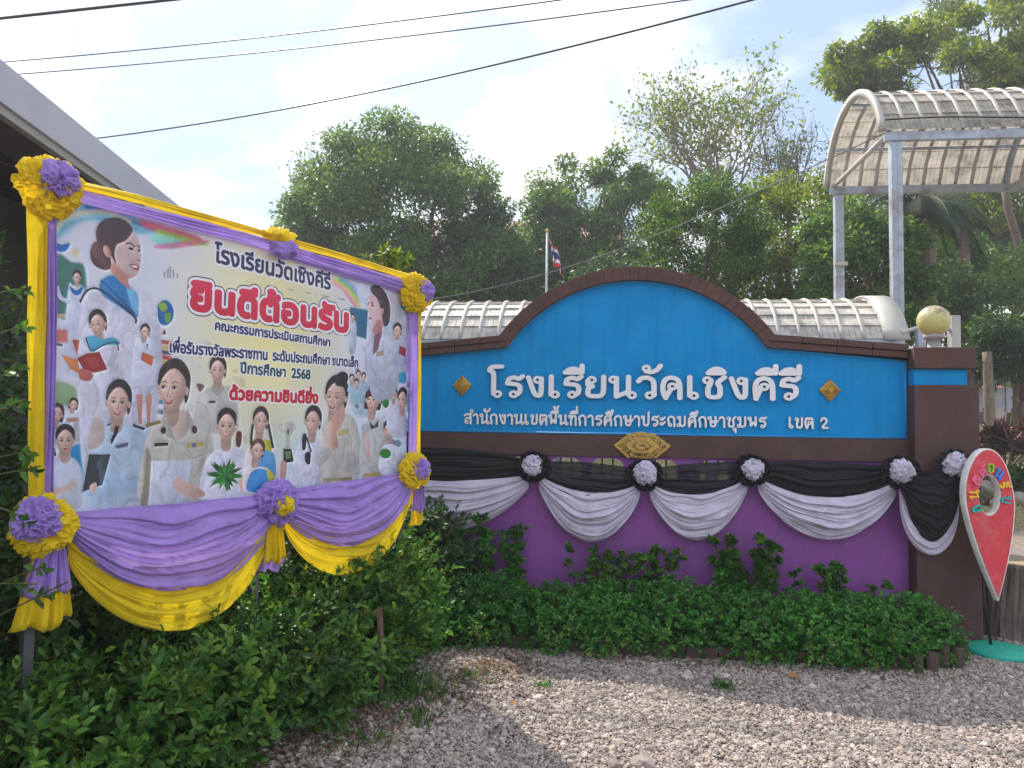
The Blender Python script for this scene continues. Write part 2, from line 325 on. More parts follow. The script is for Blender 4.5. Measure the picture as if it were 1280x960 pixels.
def tree(name, base, ctr, rad, nleaf, leafsize, m, label, group=None, trunk_r=0.22, clumps=60, clump_r=0.9, bark='bark', limbs=9, lump=0.25, fill=0.55, gaps=0.0, barkvis=True, droop=0.0, seed=1, zmin=-0.75):
    root = empty(name, tuple(base), label, 'tree', group)
    base = np.array(base, float); ctr = np.array(ctr, float); rad = np.array(rad, float)
    mb = MBld(); fork = base*0.45+ctr*0.55; fork[2] = min(ctr[2]-rad[2]*0.35, fork[2]+1)
    fork[2] = max(fork[2], base[2]+0.8); limb(mb, base-np.array([0, 0, .3]), fork, trunk_r, trunk_r*.7, 8, .03, 9); mb.build('trunk', M[bark], root, True)
    d = randdir(clumps*3); d = d[d[:, 2] > zmin][:clumps]; rr = (rng.random(len(d))**(1/3))*0.45+0.5
    cc = ctr+d*rad*(rr*(1+lump*vnoise(d*2+seed*5.1)))[:, None]
    if gaps > 0: cc = cc[rng.random(len(cc)) > gaps]
    lb = MBld()
    for i in rng.choice(len(cc), min(limbs, len(cc)), replace=False):
        pts = limb(lb, fork, cc[i], trunk_r*.42, trunk_r*.07, 6, .08, 6)
        for q in range(3):
            j = rng.integers(2, 6); e = cc[rng.integers(len(cc))]; e = pts[j]+(e-pts[j])*0.45
            limb(lb, pts[j], e, trunk_r*.13, trunk_r*.03, 4, .08, 5)
    lb.build('branches', M[bark], root, True)
    per = nleaf//len(cc); P = []; D = []
    for i, c in enumerate(cc):
        q = randdir(per); cr = clump_r*rng.uniform(.65, 1.3); rdist = rng.random(per)**0.45
        pp = c+q*(rdist*cr)[:, None]*np.array([1, 1, .72]); P.append(pp); D.append(q+rng.normal(size=(per, 3))*.6+np.array([0, 0, -.25-droop]))
    P = np.concatenate(P); D = np.concatenate(D); n = len(P)
    Up = randdir(n)*.8+np.array([0, 0, 1.0]); Ln = leafsize*rng.uniform(.6, 1.35, n)
    o = link('foliage', leaves_mesh('foliage', P, D, Up, Ln, .55), root, m); o['kind'] = 'stuff'
    return root

# ------------------------------------------------------------------ Thai lettering
CH = sorted(set('โรงเรียนวัดเชิงคีรีสำนักงานเขตพื้นที่การศึกษาประถมศึกษาชุมพรเขต2ยินดีต้อนรับคณะกรรมการประเมินสถานศึกษาเพื่อรับรางวัลพระราชทานระดับขนาดเล็กปีการศึกษา2568ด้วยความยินดียิ่ง'))
UPPER = set('ัิีึืํ็'); TONE = set('่้๊๋์'); LOW = set('ุู')
def glyph_set(offset, extrude):
    objs = {}; info = {}
    for c in CH:
        for k, body in (('g', c), ('a', c+'ก')):
            cu = bpy.data.curves.new('glyph', 'FONT'); cu.body = body; cu.size = 1.0; cu.resolution_u = 5
            if k == 'g': cu.offset = offset; cu.extrude = extrude
            o = bpy.data.objects.new('glyph', cu); COL.objects.link(o); objs[(c, k)] = o
    dg = bpy.context.evaluated_depsgraph_get()
    for (c, k), o in objs.items():
        me = bpy.data.meshes.new_from_object(o.evaluated_get(dg)); V = np.array([v.co[:] for v in me.vertices])
        if k == 'g':
            T = []
            me.calc_loop_triangles(); T = np.array([t.vertices[:] for t in me.loop_triangles]); info.setdefault(c, {})['V'] = V; info[c]['T'] = T
        else: info.setdefault(c, {})['adv'] = V[:, 0].max()-0.519
        bpy.data.meshes.remove(me)
    for o in objs.values():
        d = o.data; bpy.data.objects.remove(o); bpy.data.curves.remove(d)
    return info
def layout(text, G):
    """-> clusters: list of (chars with offsets), total width"""
    x = 0; out = []; prev = ''; base = ''; up = False
    for c in text:
        if c == ' ': x += 0.26; continue
        dx, dy = 0, 0
        if c in UPPER or c in TONE or c in LOW:
            if base in 'ปฝฟ' and c not in LOW: dx = -0.10
            if c in TONE:
                dy = 0.17 if up else 0.0
            if c in UPPER: up = True
            out[-1].append((c, x+dx, dy))
        else:
            up = False; base = c; out.append([(c, x, 0)]); 
            if c == 'ำ': up = True
            x += G[c]['adv']
    return out, x

def _st(*pts): return ('s', pts)
def _o(x, y, r=.125): return ('o', (x, y, r))
SG = {
 'น': (.92, [_o(.13, .85), _st((.25, .92), (.25, .06)), _st((.25, .07), (.66, .27)), _st((.70, .98), (.70, .16)), _o(.83, .13)]),
 'ร': (.76, [_o(.36, .13), _st((.50, .13), (.60, .22), (.62, .48), (.50, .60), (.30, .62), (.12, .64)), _st((.12, .64), (.16, .86), (.38, .94), (.56, .84), (.70, .98))]),
 'ง': (.76, [_o(.46, .82), _st((.60, .88), (.60, .07), (.36, .07), (.10, .93))]),
 'เ': (.52, [_o(.30, .13), _st((.15, .98), (.15, .13))]),
 'โ': (.56, [_o(.36, .13), _st((.21, .15), (.21, 1.20), (.02, 1.24), (.12, 1.44), (.52, 1.44))]),
 'ย': (.88, [_o(.27, .83), _st((.13, .80), (.13, .60), (.30, .53)), _st((.30, .53), (.13, .42), (.13, .07), (.72, .07), (.72, .98))]),
 'ว': (.80, [_st((.08, .78), (.2, .93), (.42, .96), (.62, .84), (.66, .58), (.66, .14)), _o(.50, .13)]),
 'ด': (.88, [_st((.22, .02), (.12, .30), (.11, .62), (.20, .88), (.42, .97), (.66, .88), (.74, .6), (.74, .02)), _o(.46, .55), _st((.40, .42), (.24, .08))]),
 'ต': (.88, [_st((.22, .02), (.12, .30), (.10, .66), (.16, .92), (.30, .97), (.42, .84), (.56, .97), (.70, .92), (.74, .6), (.74, .02)), _o(.46, .50), _st((.40, .38), (.24, .08))]),
 'ค': (.88, [_st((.15, .02), (.11, .5), (.18, .84), (.42, .97), (.66, .86), (.74, .58), (.74, .02)), _o(.44, .56), _st((.32, .50), (.18, .12))]),
 'ศ': (.92, [_st((.15, .02), (.11, .5), (.18, .84), (.42, .97), (.66, .86), (.74, .58), (.74, .02)), _o(.44, .54), _st((.32, .48), (.18, .12)), _st((.64, .90), (.84, 1.12))]),
 'ถ': (.88, [_o(.34, .13), _st((.20, .13), (.22, .42), (.10, .60), (.18, .86), (.42, .97), (.66, .86), (.72, .6), (.72, .02))]),
 'ก': (.86, [_st((.19, .02), (.19, .46), (.08, .62), (.18, .86), (.42, .97), (.66, .86), (.72, .6), (.72, .02))]),
 'า': (.64, [_st((.06, .80), (.18, .95), (.36, .95), (.48, .80), (.50, .55), (.50, .02))]),
 'ำ': (.64, [_st((.06, .80), (.18, .95), (.36, .95), (.48, .80), (.50, .55), (.50, .02)), _o(-.14, 1.28, .12)]),
 'ข': (.82, [_o(.20, .84), _st((.33, .84), (.30, .64), (.22, .50), (.22, .07), (.68, .07), (.68, .98))]),
 'ช': (.90, [_o(.20, .84), _st((.33, .84), (.30, .64), (.22, .50), (.22, .07), (.66, .07), (.66, .56), (.56, .68), (.62, .80), (.82, .98))]),
 'ส': (.86, [_o(.34, .14), _st((.10, .80), (.24, .95), (.50, .96), (.66, .84), (.72, .56), (.72, .02)), _st((.70, .46), (.46, .60), (.22, .50), (.18, .18)), _st((.62, .90), (.84, 1.12))]),
 'พ': (.90, [_o(.14, .85), _st((.25, .92), (.25, .05), (.48, .60), (.72, .05), (.72, .98))]),
 'ท': (.88, [_o(.14, .85), _st((.26, .94), (.26, .02)), _st((.26, .52), (.42, .88), (.60, .94), (.72, .80), (.72, .02))]),
 'ษ': (.94, [_o(.14, .85), _st((.25, .92), (.25, .07), (.70, .07), (.70, .98)), _o(.46, .50, .10), _st((.56, .46), (.72, .44), (.92, .60))]),
 'ป': (.88, [_o(.14, .85), _st((.25, .92), (.25, .07), (.70, .07), (.70, 1.34))]),
 'ะ': (.58, [_o(.14, .70, .11), _st((.24, .64), (.46, .86)), _o(.14, .24, .11), _st((.24, .18), (.46, .40))]),
 'ม': (.94, [_o(.18, .85), _st((.31, .92), (.31, .16)), _o(.17, .14), _st((.31, .12), (.50, .05), (.76, .16), (.76, .98))]),
 'อ': (.82, [_st((.12, .72), (.24, .93), (.48, .96), (.66, .84), (.72, .50), (.62, .14), (.40, .05), (.18, .14), (.12, .36)), _o(.24, .42)]),
 'บ': (.88, [_o(.14, .85), _st((.25, .92), (.25, .07), (.70, .07), (.70, .98))]),
 '2': (.78, [_st((.10, .74), (.20, .95), (.44, .98), (.60, .80), (.52, .52), (.12, .07), (.66, .07))]),
 'ิ': (0, [_st((-.74, 1.17), (-.56, 1.36), (-.34, 1.38), (-.10, 1.17), (-.74, 1.17))]),
 'ี': (0, [_st((-.74, 1.17), (-.56, 1.34), (-.34, 1.36), (-.10, 1.17), (-.74, 1.17)), _st((-.10, 1.17), (-.10, 1.50))]),
 'ึ': (0, [_st((-.74, 1.17), (-.56, 1.34), (-.34, 1.36), (-.10, 1.17), (-.74, 1.17)), _o(-.12, 1.42, .10)]),
 'ื': (0, [_st((-.74, 1.17), (-.56, 1.34), (-.34, 1.36), (-.10, 1.17), (-.74, 1.17)), _st((-.08, 1.17), (-.08, 1.48)), _st((-.32, 1.30), (-.32, 1.50))]),
 'ั': (0, [_o(-.50, 1.38, .11), _st((-.50, 1.24), (-.30, 1.20), (-.10, 1.30), (.02, 1.50))]),
 '่': (0, [_st((-.14, 1.24), (-.12, 1.48))]), '้': (0, [_o(-.40, 1.42, .09), _st((-.34, 1.28), (-.12, 1.34), (.0, 1.52))]),
 'ุ': (0, [_o(-.26, -.20, .10), _st((-.13, -.14), (-.13, -.46))]),
}
def contours(segs, step=.022):
    """outline loops of a set of thick strokes, from their distance field"""
    S = []
    for k, d, th in segs:
        if k == 'o': S.append((d[0]-d[2]-th, d[1]-d[2]-th, d[0]+d[2]+th, d[1]+d[2]+th))
        else: a = np.array(d); S.append((*(a.min(0)-th), *(a.max(0)+th)))
    S = np.array(S); x0, y0 = S[:, :2].min(0)-.05; x1, y1 = S[:, 2:].max(0)+.05; xs = np.arange(x0, x1, step); ys = np.arange(y0, y1, step); X, Y = np.meshgrid(xs, ys, indexing='ij'); D = np.full(X.shape, 9.)
    for k, d, th in segs:
        if k == 'o': D = np.minimum(D, abs(np.hypot(X-d[0], Y-d[1])-d[2])-th)
        else:
            for (ax, ay), (bx, by) in zip(d[:-1], d[1:]):
                L2 = (bx-ax)**2+(by-ay)**2+1e-12; t = np.clip(((X-ax)*(bx-ax)+(Y-ay)*(by-ay))/L2, 0, 1); D = np.minimum(D, np.hypot(X-ax-t*(bx-ax), Y-ay-t*(by-ay))-th)
    D = D+1e-7; nx_, ny_ = D.shape; nxt = {}
    def cut(i, j, k, l): a, b = D[i, j], D[k, l]; t = a/(a-b); return (xs[i]+(xs[k]-xs[i])*t, ys[j]+(ys[l]-ys[j])*t)
    ii, jj = np.nonzero((D[:-1, :-1] < 0).astype(int)+(D[1:, :-1] < 0)+(D[1:, 1:] < 0)+(D[:-1, 1:] < 0) % 4)
    for i, j in zip(ii, jj):
        c = [(i, j), (i+1, j), (i+1, j+1), (i, j+1)]; ins = [D[q] < 0 for q in c]
        ent = []; ex = []
        for k in range(4):
            a, b = c[k], c[(k+1) % 4]
            if ins[k] and not ins[(k+1) % 4]: ex.append(tuple(sorted((a, b))))
            if not ins[k] and ins[(k+1) % 4]: ent.append(tuple(sorted((a, b))))
        for e_, x_ in zip(ent, ex): nxt[x_] = e_
    loops = []
    while nxt:
        s0 = next(iter(nxt)); lp = []; k = s0
        while k in nxt: n_ = nxt.pop(k); lp.append(cut(*k[0], *k[1])); k = n_
        if len(lp) > 5: loops.append(lp[::1])
    return loops
def stroke_set(th=.095, tho=.055):
    info = {}; objs = {}
    for c, (wd, parts) in SG.items():
        segs = []
        for k, d in parts:
            if k == 's':
                P = [np.array(q, float) for q in d]
                for _ in range(2 if len(P) > 3 else 0):
                    Q = [P[0]]
                    for a, b in zip(P[:-1], P[1:]): Q += [a*.8+b*.2, a*.2+b*.8]
                    P = Q+[P[-1]]
                segs.append(('s', [tuple(q) for q in P], th))
            else: segs.append(('o', d, tho))
        cu = bpy.data.curves.new('glyph', 'CURVE'); cu.dimensions = '2D'; cu.fill_mode = 'BOTH'
        for lp in contours(segs):
            sp = cu.splines.new('POLY'); sp.points.add(len(lp)-1)
            for p_, q in zip(sp.points, lp): p_.co = (q[0]*.558, q[1]*.558, 0, 1)
            sp.use_cyclic_u = True
        o = bpy.data.objects.new('glyph', cu); COL.objects.link(o); objs[c] = o; info[c] = {'adv': (wd+(.07 if wd else 0))*.558}
    dg = bpy.context.evaluated_depsgraph_get()
    for c, o in objs.items():
        me = bpy.data.meshes.new_from_object(o.evaluated_get(dg)); bm = bmesh.new(); bm.from_mesh(me); bmesh.ops.remove_doubles(bm, verts=bm.verts, dist=1e-5); bmesh.ops.triangulate(bm, faces=bm.faces); bm.to_mesh(me); bm.free(); info[c]['V'] = np.array([v.co[:] for v in me.vertices]); info[c]['T'] = np.array([p_.vertices[:] for p_ in me.polygons]); bpy.data.meshes.remove(me)
    for o in objs.values(): d = o.data; bpy.data.objects.remove(o); bpy.data.curves.remove(d)
    return info
GL = glyph_set(0.0, 0.0)
_thin = stroke_set(.06, .045)
for _c in 'ชขำุ': GL[_c] = _thin[_c]

# ------------------------------------------------------------------ the printed welcome banner (flat print, drawn here pixel by pixel)
IW, IH = 1720, 990
ZT, ZB = 2.545, 1.19
def p2i(pts):
    o = []
    for x, y in pts:
        a, z = bpx(x, y); o.append((a/BLEN*IW, (ZT-z)/(ZT-ZB)*IH))
    return np.array(o)
IMG = np.zeros((IH, IW, 3)); 
def mask_poly(q, blur=0):
    x0, y0 = np.floor(q.min(0)).astype(int)-4-blur*3; x1, y1 = np.ceil(q.max(0)).astype(int)+4+blur*3
    x0 = max(x0, 0); y0 = max(y0, 0); x1 = min(x1, IW); y1 = min(y1, IH)
    if x1 <= x0 or y1 <= y0: return None
    X, Y = np.meshgrid(np.arange(x0, x1)+.5, np.arange(y0, y1)+.5); m = np.zeros(X.shape, bool)
    for (ax, ay), (bx, by) in zip(q, np.roll(q, -1, 0)):
        if ay == by: continue
        c = (Y >= min(ay, by)) & (Y < max(ay, by)); m ^= c & (X < ax+(Y-ay)*(bx-ax)/(by-ay))
    m = m.astype(float)
    for _ in range(2 if blur else 0):
        k = blur
        for ax_ in (0, 1):
            pad = [(0, 0), (0, 0)]; pad[ax_] = (k+1, k); cs = np.cumsum(np.pad(m, pad), axis=ax_)
            m = (np.take(cs, range(2*k+1, cs.shape[ax_]), ax_)-np.take(cs, range(0, cs.shape[ax_]-2*k-1), ax_))/(2*k+1)
    return m, x0, y0, x1, y1
_X, _Y = np.meshgrid(np.arange(IW)*1.0, np.arange(IH)*1.0); _Z = np.zeros_like(_X)
NA = .6*vnoise(np.stack([_X, _Y, _Z+3], -1), 1/34)+.4*vnoise(np.stack([_X, _Y, _Z+9], -1), 1/11)
_w = vnoise(np.stack([_X, _Y, _Z+21], -1), 1/60)*40
FD = np.clip(1-np.abs(vnoise(np.stack([_X+_w, (_Y+_w)*.35, _Z+31], -1), 1/30))*7, 0, 1); FH = np.clip(vnoise(np.stack([_X+_w+8, (_Y+_w)*.35, _Z+31], -1), 1/24)*1.4, 0, 1)
def paint_mask(r, col, alpha=1.0):
    if r is None: return
    m, x0, y0, x1, y1 = r; area = m.sum(); m = (m*alpha)[..., None]; c = np.array(col)/255.; lum = c.mean(); big = area > 1500
    n_ = NA[y0:y1, x0:x1]; k = 1+(.07 if big else .04)*n_
    if big: g = np.linspace(.06, -.09, x1-x0)[None, :]+np.linspace(.03, -.06, y1-y0)[:, None]; k = k+g
    if area > 7000 and lum > .68 and c[0]-c[2] < .05: k = k-.085*FD[y0:y1, x0:x1]+.06*FH[y0:y1, x0:x1]
    if lum < .3: k = k+.5*FH[y0:y1, x0:x1]
    cf = np.clip(c*k[..., None], 0, 1); IMG[y0:y1, x0:x1] = IMG[y0:y1, x0:x1]*(1-m)+cf*m
def smooth(pts, n=8):
    P = np.array(pts, float); o = []
    for i in range(len(P)):
        a, b, c, d = P[i-1], P[i], P[(i+1) % len(P)], P[(i+2) % len(P)]
        for t in np.linspace(0, 1, n, endpoint=False):
            o.append(.5*(2*b+(c-a)*t+(2*a-5*b+4*c-d)*t*t+(3*b-a-3*c+d)*t**3))
    return np.array(o)
def poly(pts, col, alpha=1.0, blur=0, sm=False): paint_mask(mask_poly(p2i(smooth(pts) if sm else pts), blur), col, alpha)
def blob(pts, col, alpha=1.0, blur=1): poly(pts, col, alpha, blur, True)
def ell(cx, cy, rx, ry, col, alpha=1.0, ang=0, blur=0):
    t = np.linspace(0, 2*math.pi, 40, endpoint=False); a = R(ang)
    x = rx*np.cos(t); y = ry*np.sin(t); poly(np.stack([cx+x*math.cos(a)-y*math.sin(a), cy+x*math.sin(a)+y*math.cos(a)], 1), col, alpha, blur)
def stroke(pts, wd, col, alpha=1.0, blur=0):
    P = np.array(pts, float); n = np.zeros_like(P); d = np.gradient(P, axis=0); d /= np.linalg.norm(d, axis=1, keepdims=True)+1e-9
    n[:, 0] = -d[:, 1]; n[:, 1] = d[:, 0]; poly(np.vstack([P+n*wd/2, (P-n*wd/2)[::-1]]), col, alpha, blur)
def arc(pts, wd, col, alpha=1.0, blur=0):
    P = np.array(pts, float); q = [P[0]]
    P2 = np.vstack([2*P[0]-P[1], P, 2*P[-1]-P[-2]])
    for i in range(1, len(P2)-2):
        a, b, c, d = P2[i-1:i+3]
        for t in np.linspace(0, 1, 8): q.append(.5*(2*b+(c-a)*t+(2*a-5*b+4*c-d)*t*t+(3*b-a-3*c+d)*t**3))
    q = np.array(q); q = q[np.r_[True, np.linalg.norm(np.diff(q, axis=0), axis=1) > 1e-6]]; stroke(q, wd, col, alpha, blur)
SKIN = (228, 196, 184); HAIR = (52, 38, 42)
def face(cx, cy, rx, ry, tilt=0, skin=SKIN, hair=HAIR, style='bun', look=0, smile=True, down=False, red=(186, 78, 88)):
    """front or three-quarter head; look shifts the features sideways"""
    a = R(tilt); T = lambda x, y: (cx+x*rx*math.cos(a)-y*ry*math.sin(a), cy+x*rx*math.sin(a)+y*ry*math.cos(a))
    S = lambda pts: [T(*p) for p in pts]
    blob(S([(-.45, .6), (.45, .6), (.5, 1.5), (0, 1.75), (-.5, 1.5)]), tuple(c*.86 for c in skin))
    if style == 'bun': blob(S([(-1.05, -.1), (-.95, -.8), (-.3, -1.28), (.5, -1.25), (1.1, -.7), (1.15, .1), (.95, .65), (.6, .2), (-.8, .2)]), hair)
    if style == 'boy': blob(S([(-1.0, 0), (-1.0, -.8), (-.4, -1.25), (.4, -1.25), (1.0, -.8), (1.0, 0), (.8, -.2), (-.8, -.2)]), hair)
    if style in ('tails', 'bob'):
        blob(S([(-1.12, .7), (-1.15, -.4), (-.7, -1.15), (.1, -1.32), (.8, -1.1), (1.18, -.3), (1.12, .7), (.8, .8), (-.8, .8)]), hair)
    ell(*T(-.98, .1), rx*.13, ry*.2, tuple(c*.9 for c in skin)); ell(*T(.98, .1), rx*.13, ry*.2, tuple(c*.9 for c in skin))
    blob(S([(-.90, -.3), (-.6, -.88), (0, -1.02), (.6, -.88), (.90, -.3), (.84, .3), (.50, .82), (0, 1.06), (-.50, .82), (-.84, .3)]), tuple(c*.90 for c in skin))
    bl = max(1, int(rx*.35)); q_ = lx0 = look*.18
    blob(S([(-.6+q_, -.5), (q_, -.85), (.6+q_, -.5), (.55+q_, .3), (q_, .8), (-.55+q_, .3)]), tuple(min(255, c*1.06) for c in skin), .9, bl)
    for s in (-1, 1): ell(*T(s*.48+q_, .36), rx*.22, ry*.15, (232, 150, 148), .35, 0, bl)
    arc(S([(-.5, .93), (0, 1.12), (.5, .93)]), rx*.16, tuple(c*.62 for c in skin), .55, bl)
    blob(S([(.35-.9*(look > 0), .0), (.8-1.6*(look > 0), -.3), (.88-1.7*(look > 0), .3), (.5-1.0*(look > 0), .85), (.2-.5*(look > 0), .6)]), tuple(c*.82 for c in skin), .5, 3)
    blob(S([(-.95, -.1), (-.95, -.75), (-.4, -1.22), (.4, -1.22), (.95, -.75), (.97, -.1), (.75, -.5), (.2, -.86), (-.3, -.8), (-.75, -.45)]), hair)
    for k in range(5): arc(S([(-.75+.3*k, -.62-.12*(k in (1, 2, 3))), (-.5+.25*k, -.95), (-.1+.12*k, -1.12)]), rx*.04, tuple(min(255, c*1.9+14) for c in hair), .35, 1)
    if style == 'fringe' or style == 'bob': blob(S([(-.85, -.05), (-.9, -.7), (0, -1.15), (.9, -.7), (.85, -.05), (.5, -.28), (0, -.22), (-.5, -.28)]), (92, 46, 44))
    lx = look*.25
    for s in (-1, 1):
        ex = s*.38+lx; arc(S([(ex-.22, -.2), (ex, -.28), (ex+.22, -.22)]), rx*.07, (84, 62, 60), .75); ell(*T(ex, -.06), rx*.24, ry*.13, tuple(c*.78 for c in skin), .5, 0, max(1, int(rx*.12)))
        if down: arc(S([(ex-.18, .02), (ex, .08), (ex+.18, .02)]), rx*.09, (40, 26, 30), .95)
        else:
            ell(*T(ex, .0), rx*.17, ry*.05, (226, 218, 218)); ell(*T(ex+q_*.2, .0), rx*.085, ry*.062, (40, 26, 28)); arc(S([(ex-.20, .01), (ex, -.075), (ex+.20, .0)]), rx*.055, (44, 30, 34), .9)
    arc(S([(lx+.02, 0), (lx+.1*(look or 1), .28), (lx-.08, .38)]), rx*.05, tuple(c*.68 for c in skin), .8); ell(*T(lx+.1, .4), rx*.06, ry*.03, (150, 96, 92), .7); ell(*T(lx-.1, .4), rx*.06, ry*.03, (150, 96, 92), .7)
    if smile:
        blob(S([(lx-.28, .53), (lx, .58), (lx+.28, .53), (lx+.15, .72), (lx-.15, .72)]), red, .9, 0); blob(S([(lx-.20, .565), (lx, .60), (lx+.20, .565), (lx+.10, .64), (lx-.10, .64)]), (240, 232, 230), .95, 0); arc(S([(lx-.40, .30), (lx-.36, .50), (lx-.30, .62)]), rx*.05, tuple(c*.75 for c in skin), .5, 1); arc(S([(lx+.40, .30), (lx+.36, .50), (lx+.30, .62)]), rx*.05, tuple(c*.75 for c in skin), .5, 1)
    else: blob(S([(lx-.22, .62), (lx, .56), (lx+.22, .62), (lx, .72)]), red, 1, 0)
def text(s, p0, p1, hgt, col, edge=None, ew=3, edge2=None, ew2=2, top=None, shear=True, bold=0):
    """baseline from photo point p0 to p1; hgt = height of a consonant on the print in photo pixels at p0"""
    cl, wd = layout(s, GL); q0, q1 = p2i([p0, p1]); qh = p2i([(p0[0], p0[1]-hgt)])[0]; sy = (q0[1]-qh[1])/0.558; ux = (q1-q0)/wd
    tris = []
    for g in cl:
        for c, x, dy in g:
            V = GL[c]['V'][:, :2]+np.array([x, dy]); X = q0[0]+V[:, 0]*ux[0]; Y = q0[1]+V[:, 0]*ux[1]-V[:, 1]*sy
            tris.append(np.stack([X, Y], 1)[GL[c]['T']])
    tris = np.concatenate(tris); pad = ew+ew2+6; x0 = int(tris[..., 0].min())-pad; x1 = int(tris[..., 0].max())+pad; y0 = int(tris[..., 1].min())-pad; y1 = int(tris[..., 1].max())+pad
    x0 = max(x0, 0); y0 = max(y0, 0); x1 = min(x1, IW); y1 = min(y1, IH); m = np.zeros((y1-y0, x1-x0), bool)
    for t in tris:
        a, b, c = t-np.array([x0, y0]); lo = np.floor(t.min(0)).astype(int)-[x0, y0]; hi = np.ceil(t.max(0)).astype(int)+1-np.array([x0, y0])
        lo = np.maximum(lo, 0); hi = np.minimum(hi, [x1-x0, y1-y0])
        if (hi <= lo).any(): continue
        X, Y = np.meshgrid(np.arange(lo[0], hi[0])+.5, np.arange(lo[1], hi[1])+.5)
        e = lambda p, q: (q[0]-p[0])*(Y-p[1])-(q[1]-p[1])*(X-p[0])
        w0, w1, w2 = e(a, b), e(b, c), e(c, a); m[lo[1]:hi[1], lo[0]:hi[0]] |= ((w0 >= 0) & (w1 >= 0) & (w2 >= 0)) | ((w0 <= 0) & (w1 <= 0) & (w2 <= 0))
    def dil(m, k):
        o = m.copy()
        for dy in range(-k, k+1):
            for dx in range(-k, k+1):
                if dx*dx+dy*dy <= k*k+1: o |= np.roll(np.roll(m, dy, 0), dx, 1)
        return o
    if bold: m = dil(m, bold)
    reg = IMG[y0:y1, x0:x1]
    if edge2 is not None: reg[dil(m, ew+ew2)] = np.array(edge2)/255.
    if edge is not None: reg[dil(m, ew)] = np.array(edge)/255.
    c = np.array(col)/255.
    if top is not None:
        g = np.linspace(0, 1, y1-y0)[:, None, None]; cc = np.broadcast_to(np.array(top)/255.*(1-g)+c*g, reg.shape); reg[m] = cc[m]
    else: reg[m] = c
def relief():
    lum = IMG.mean(-1); b = lum.copy()
    for _ in range(2):
        for ax_ in (0, 1):
            k = 5; pad = [(0, 0), (0, 0)]; pad[ax_] = (k+1, k); cs = np.cumsum(np.pad(b, pad, mode='edge'), axis=ax_); b = (np.take(cs, range(2*k+1, cs.shape[ax_]), ax_)-np.take(cs, range(0, cs.shape[ax_]-2*k-1), ax_))/(2*k+1)
    gx_ = np.gradient(b, axis=1)+.6*np.gradient(b, axis=0); IMG[:] = np.clip(IMG*(1+np.clip(gx_*3.2, -.12, .12))[..., None]+((lum-b)*.04)[..., None], 0, 1)
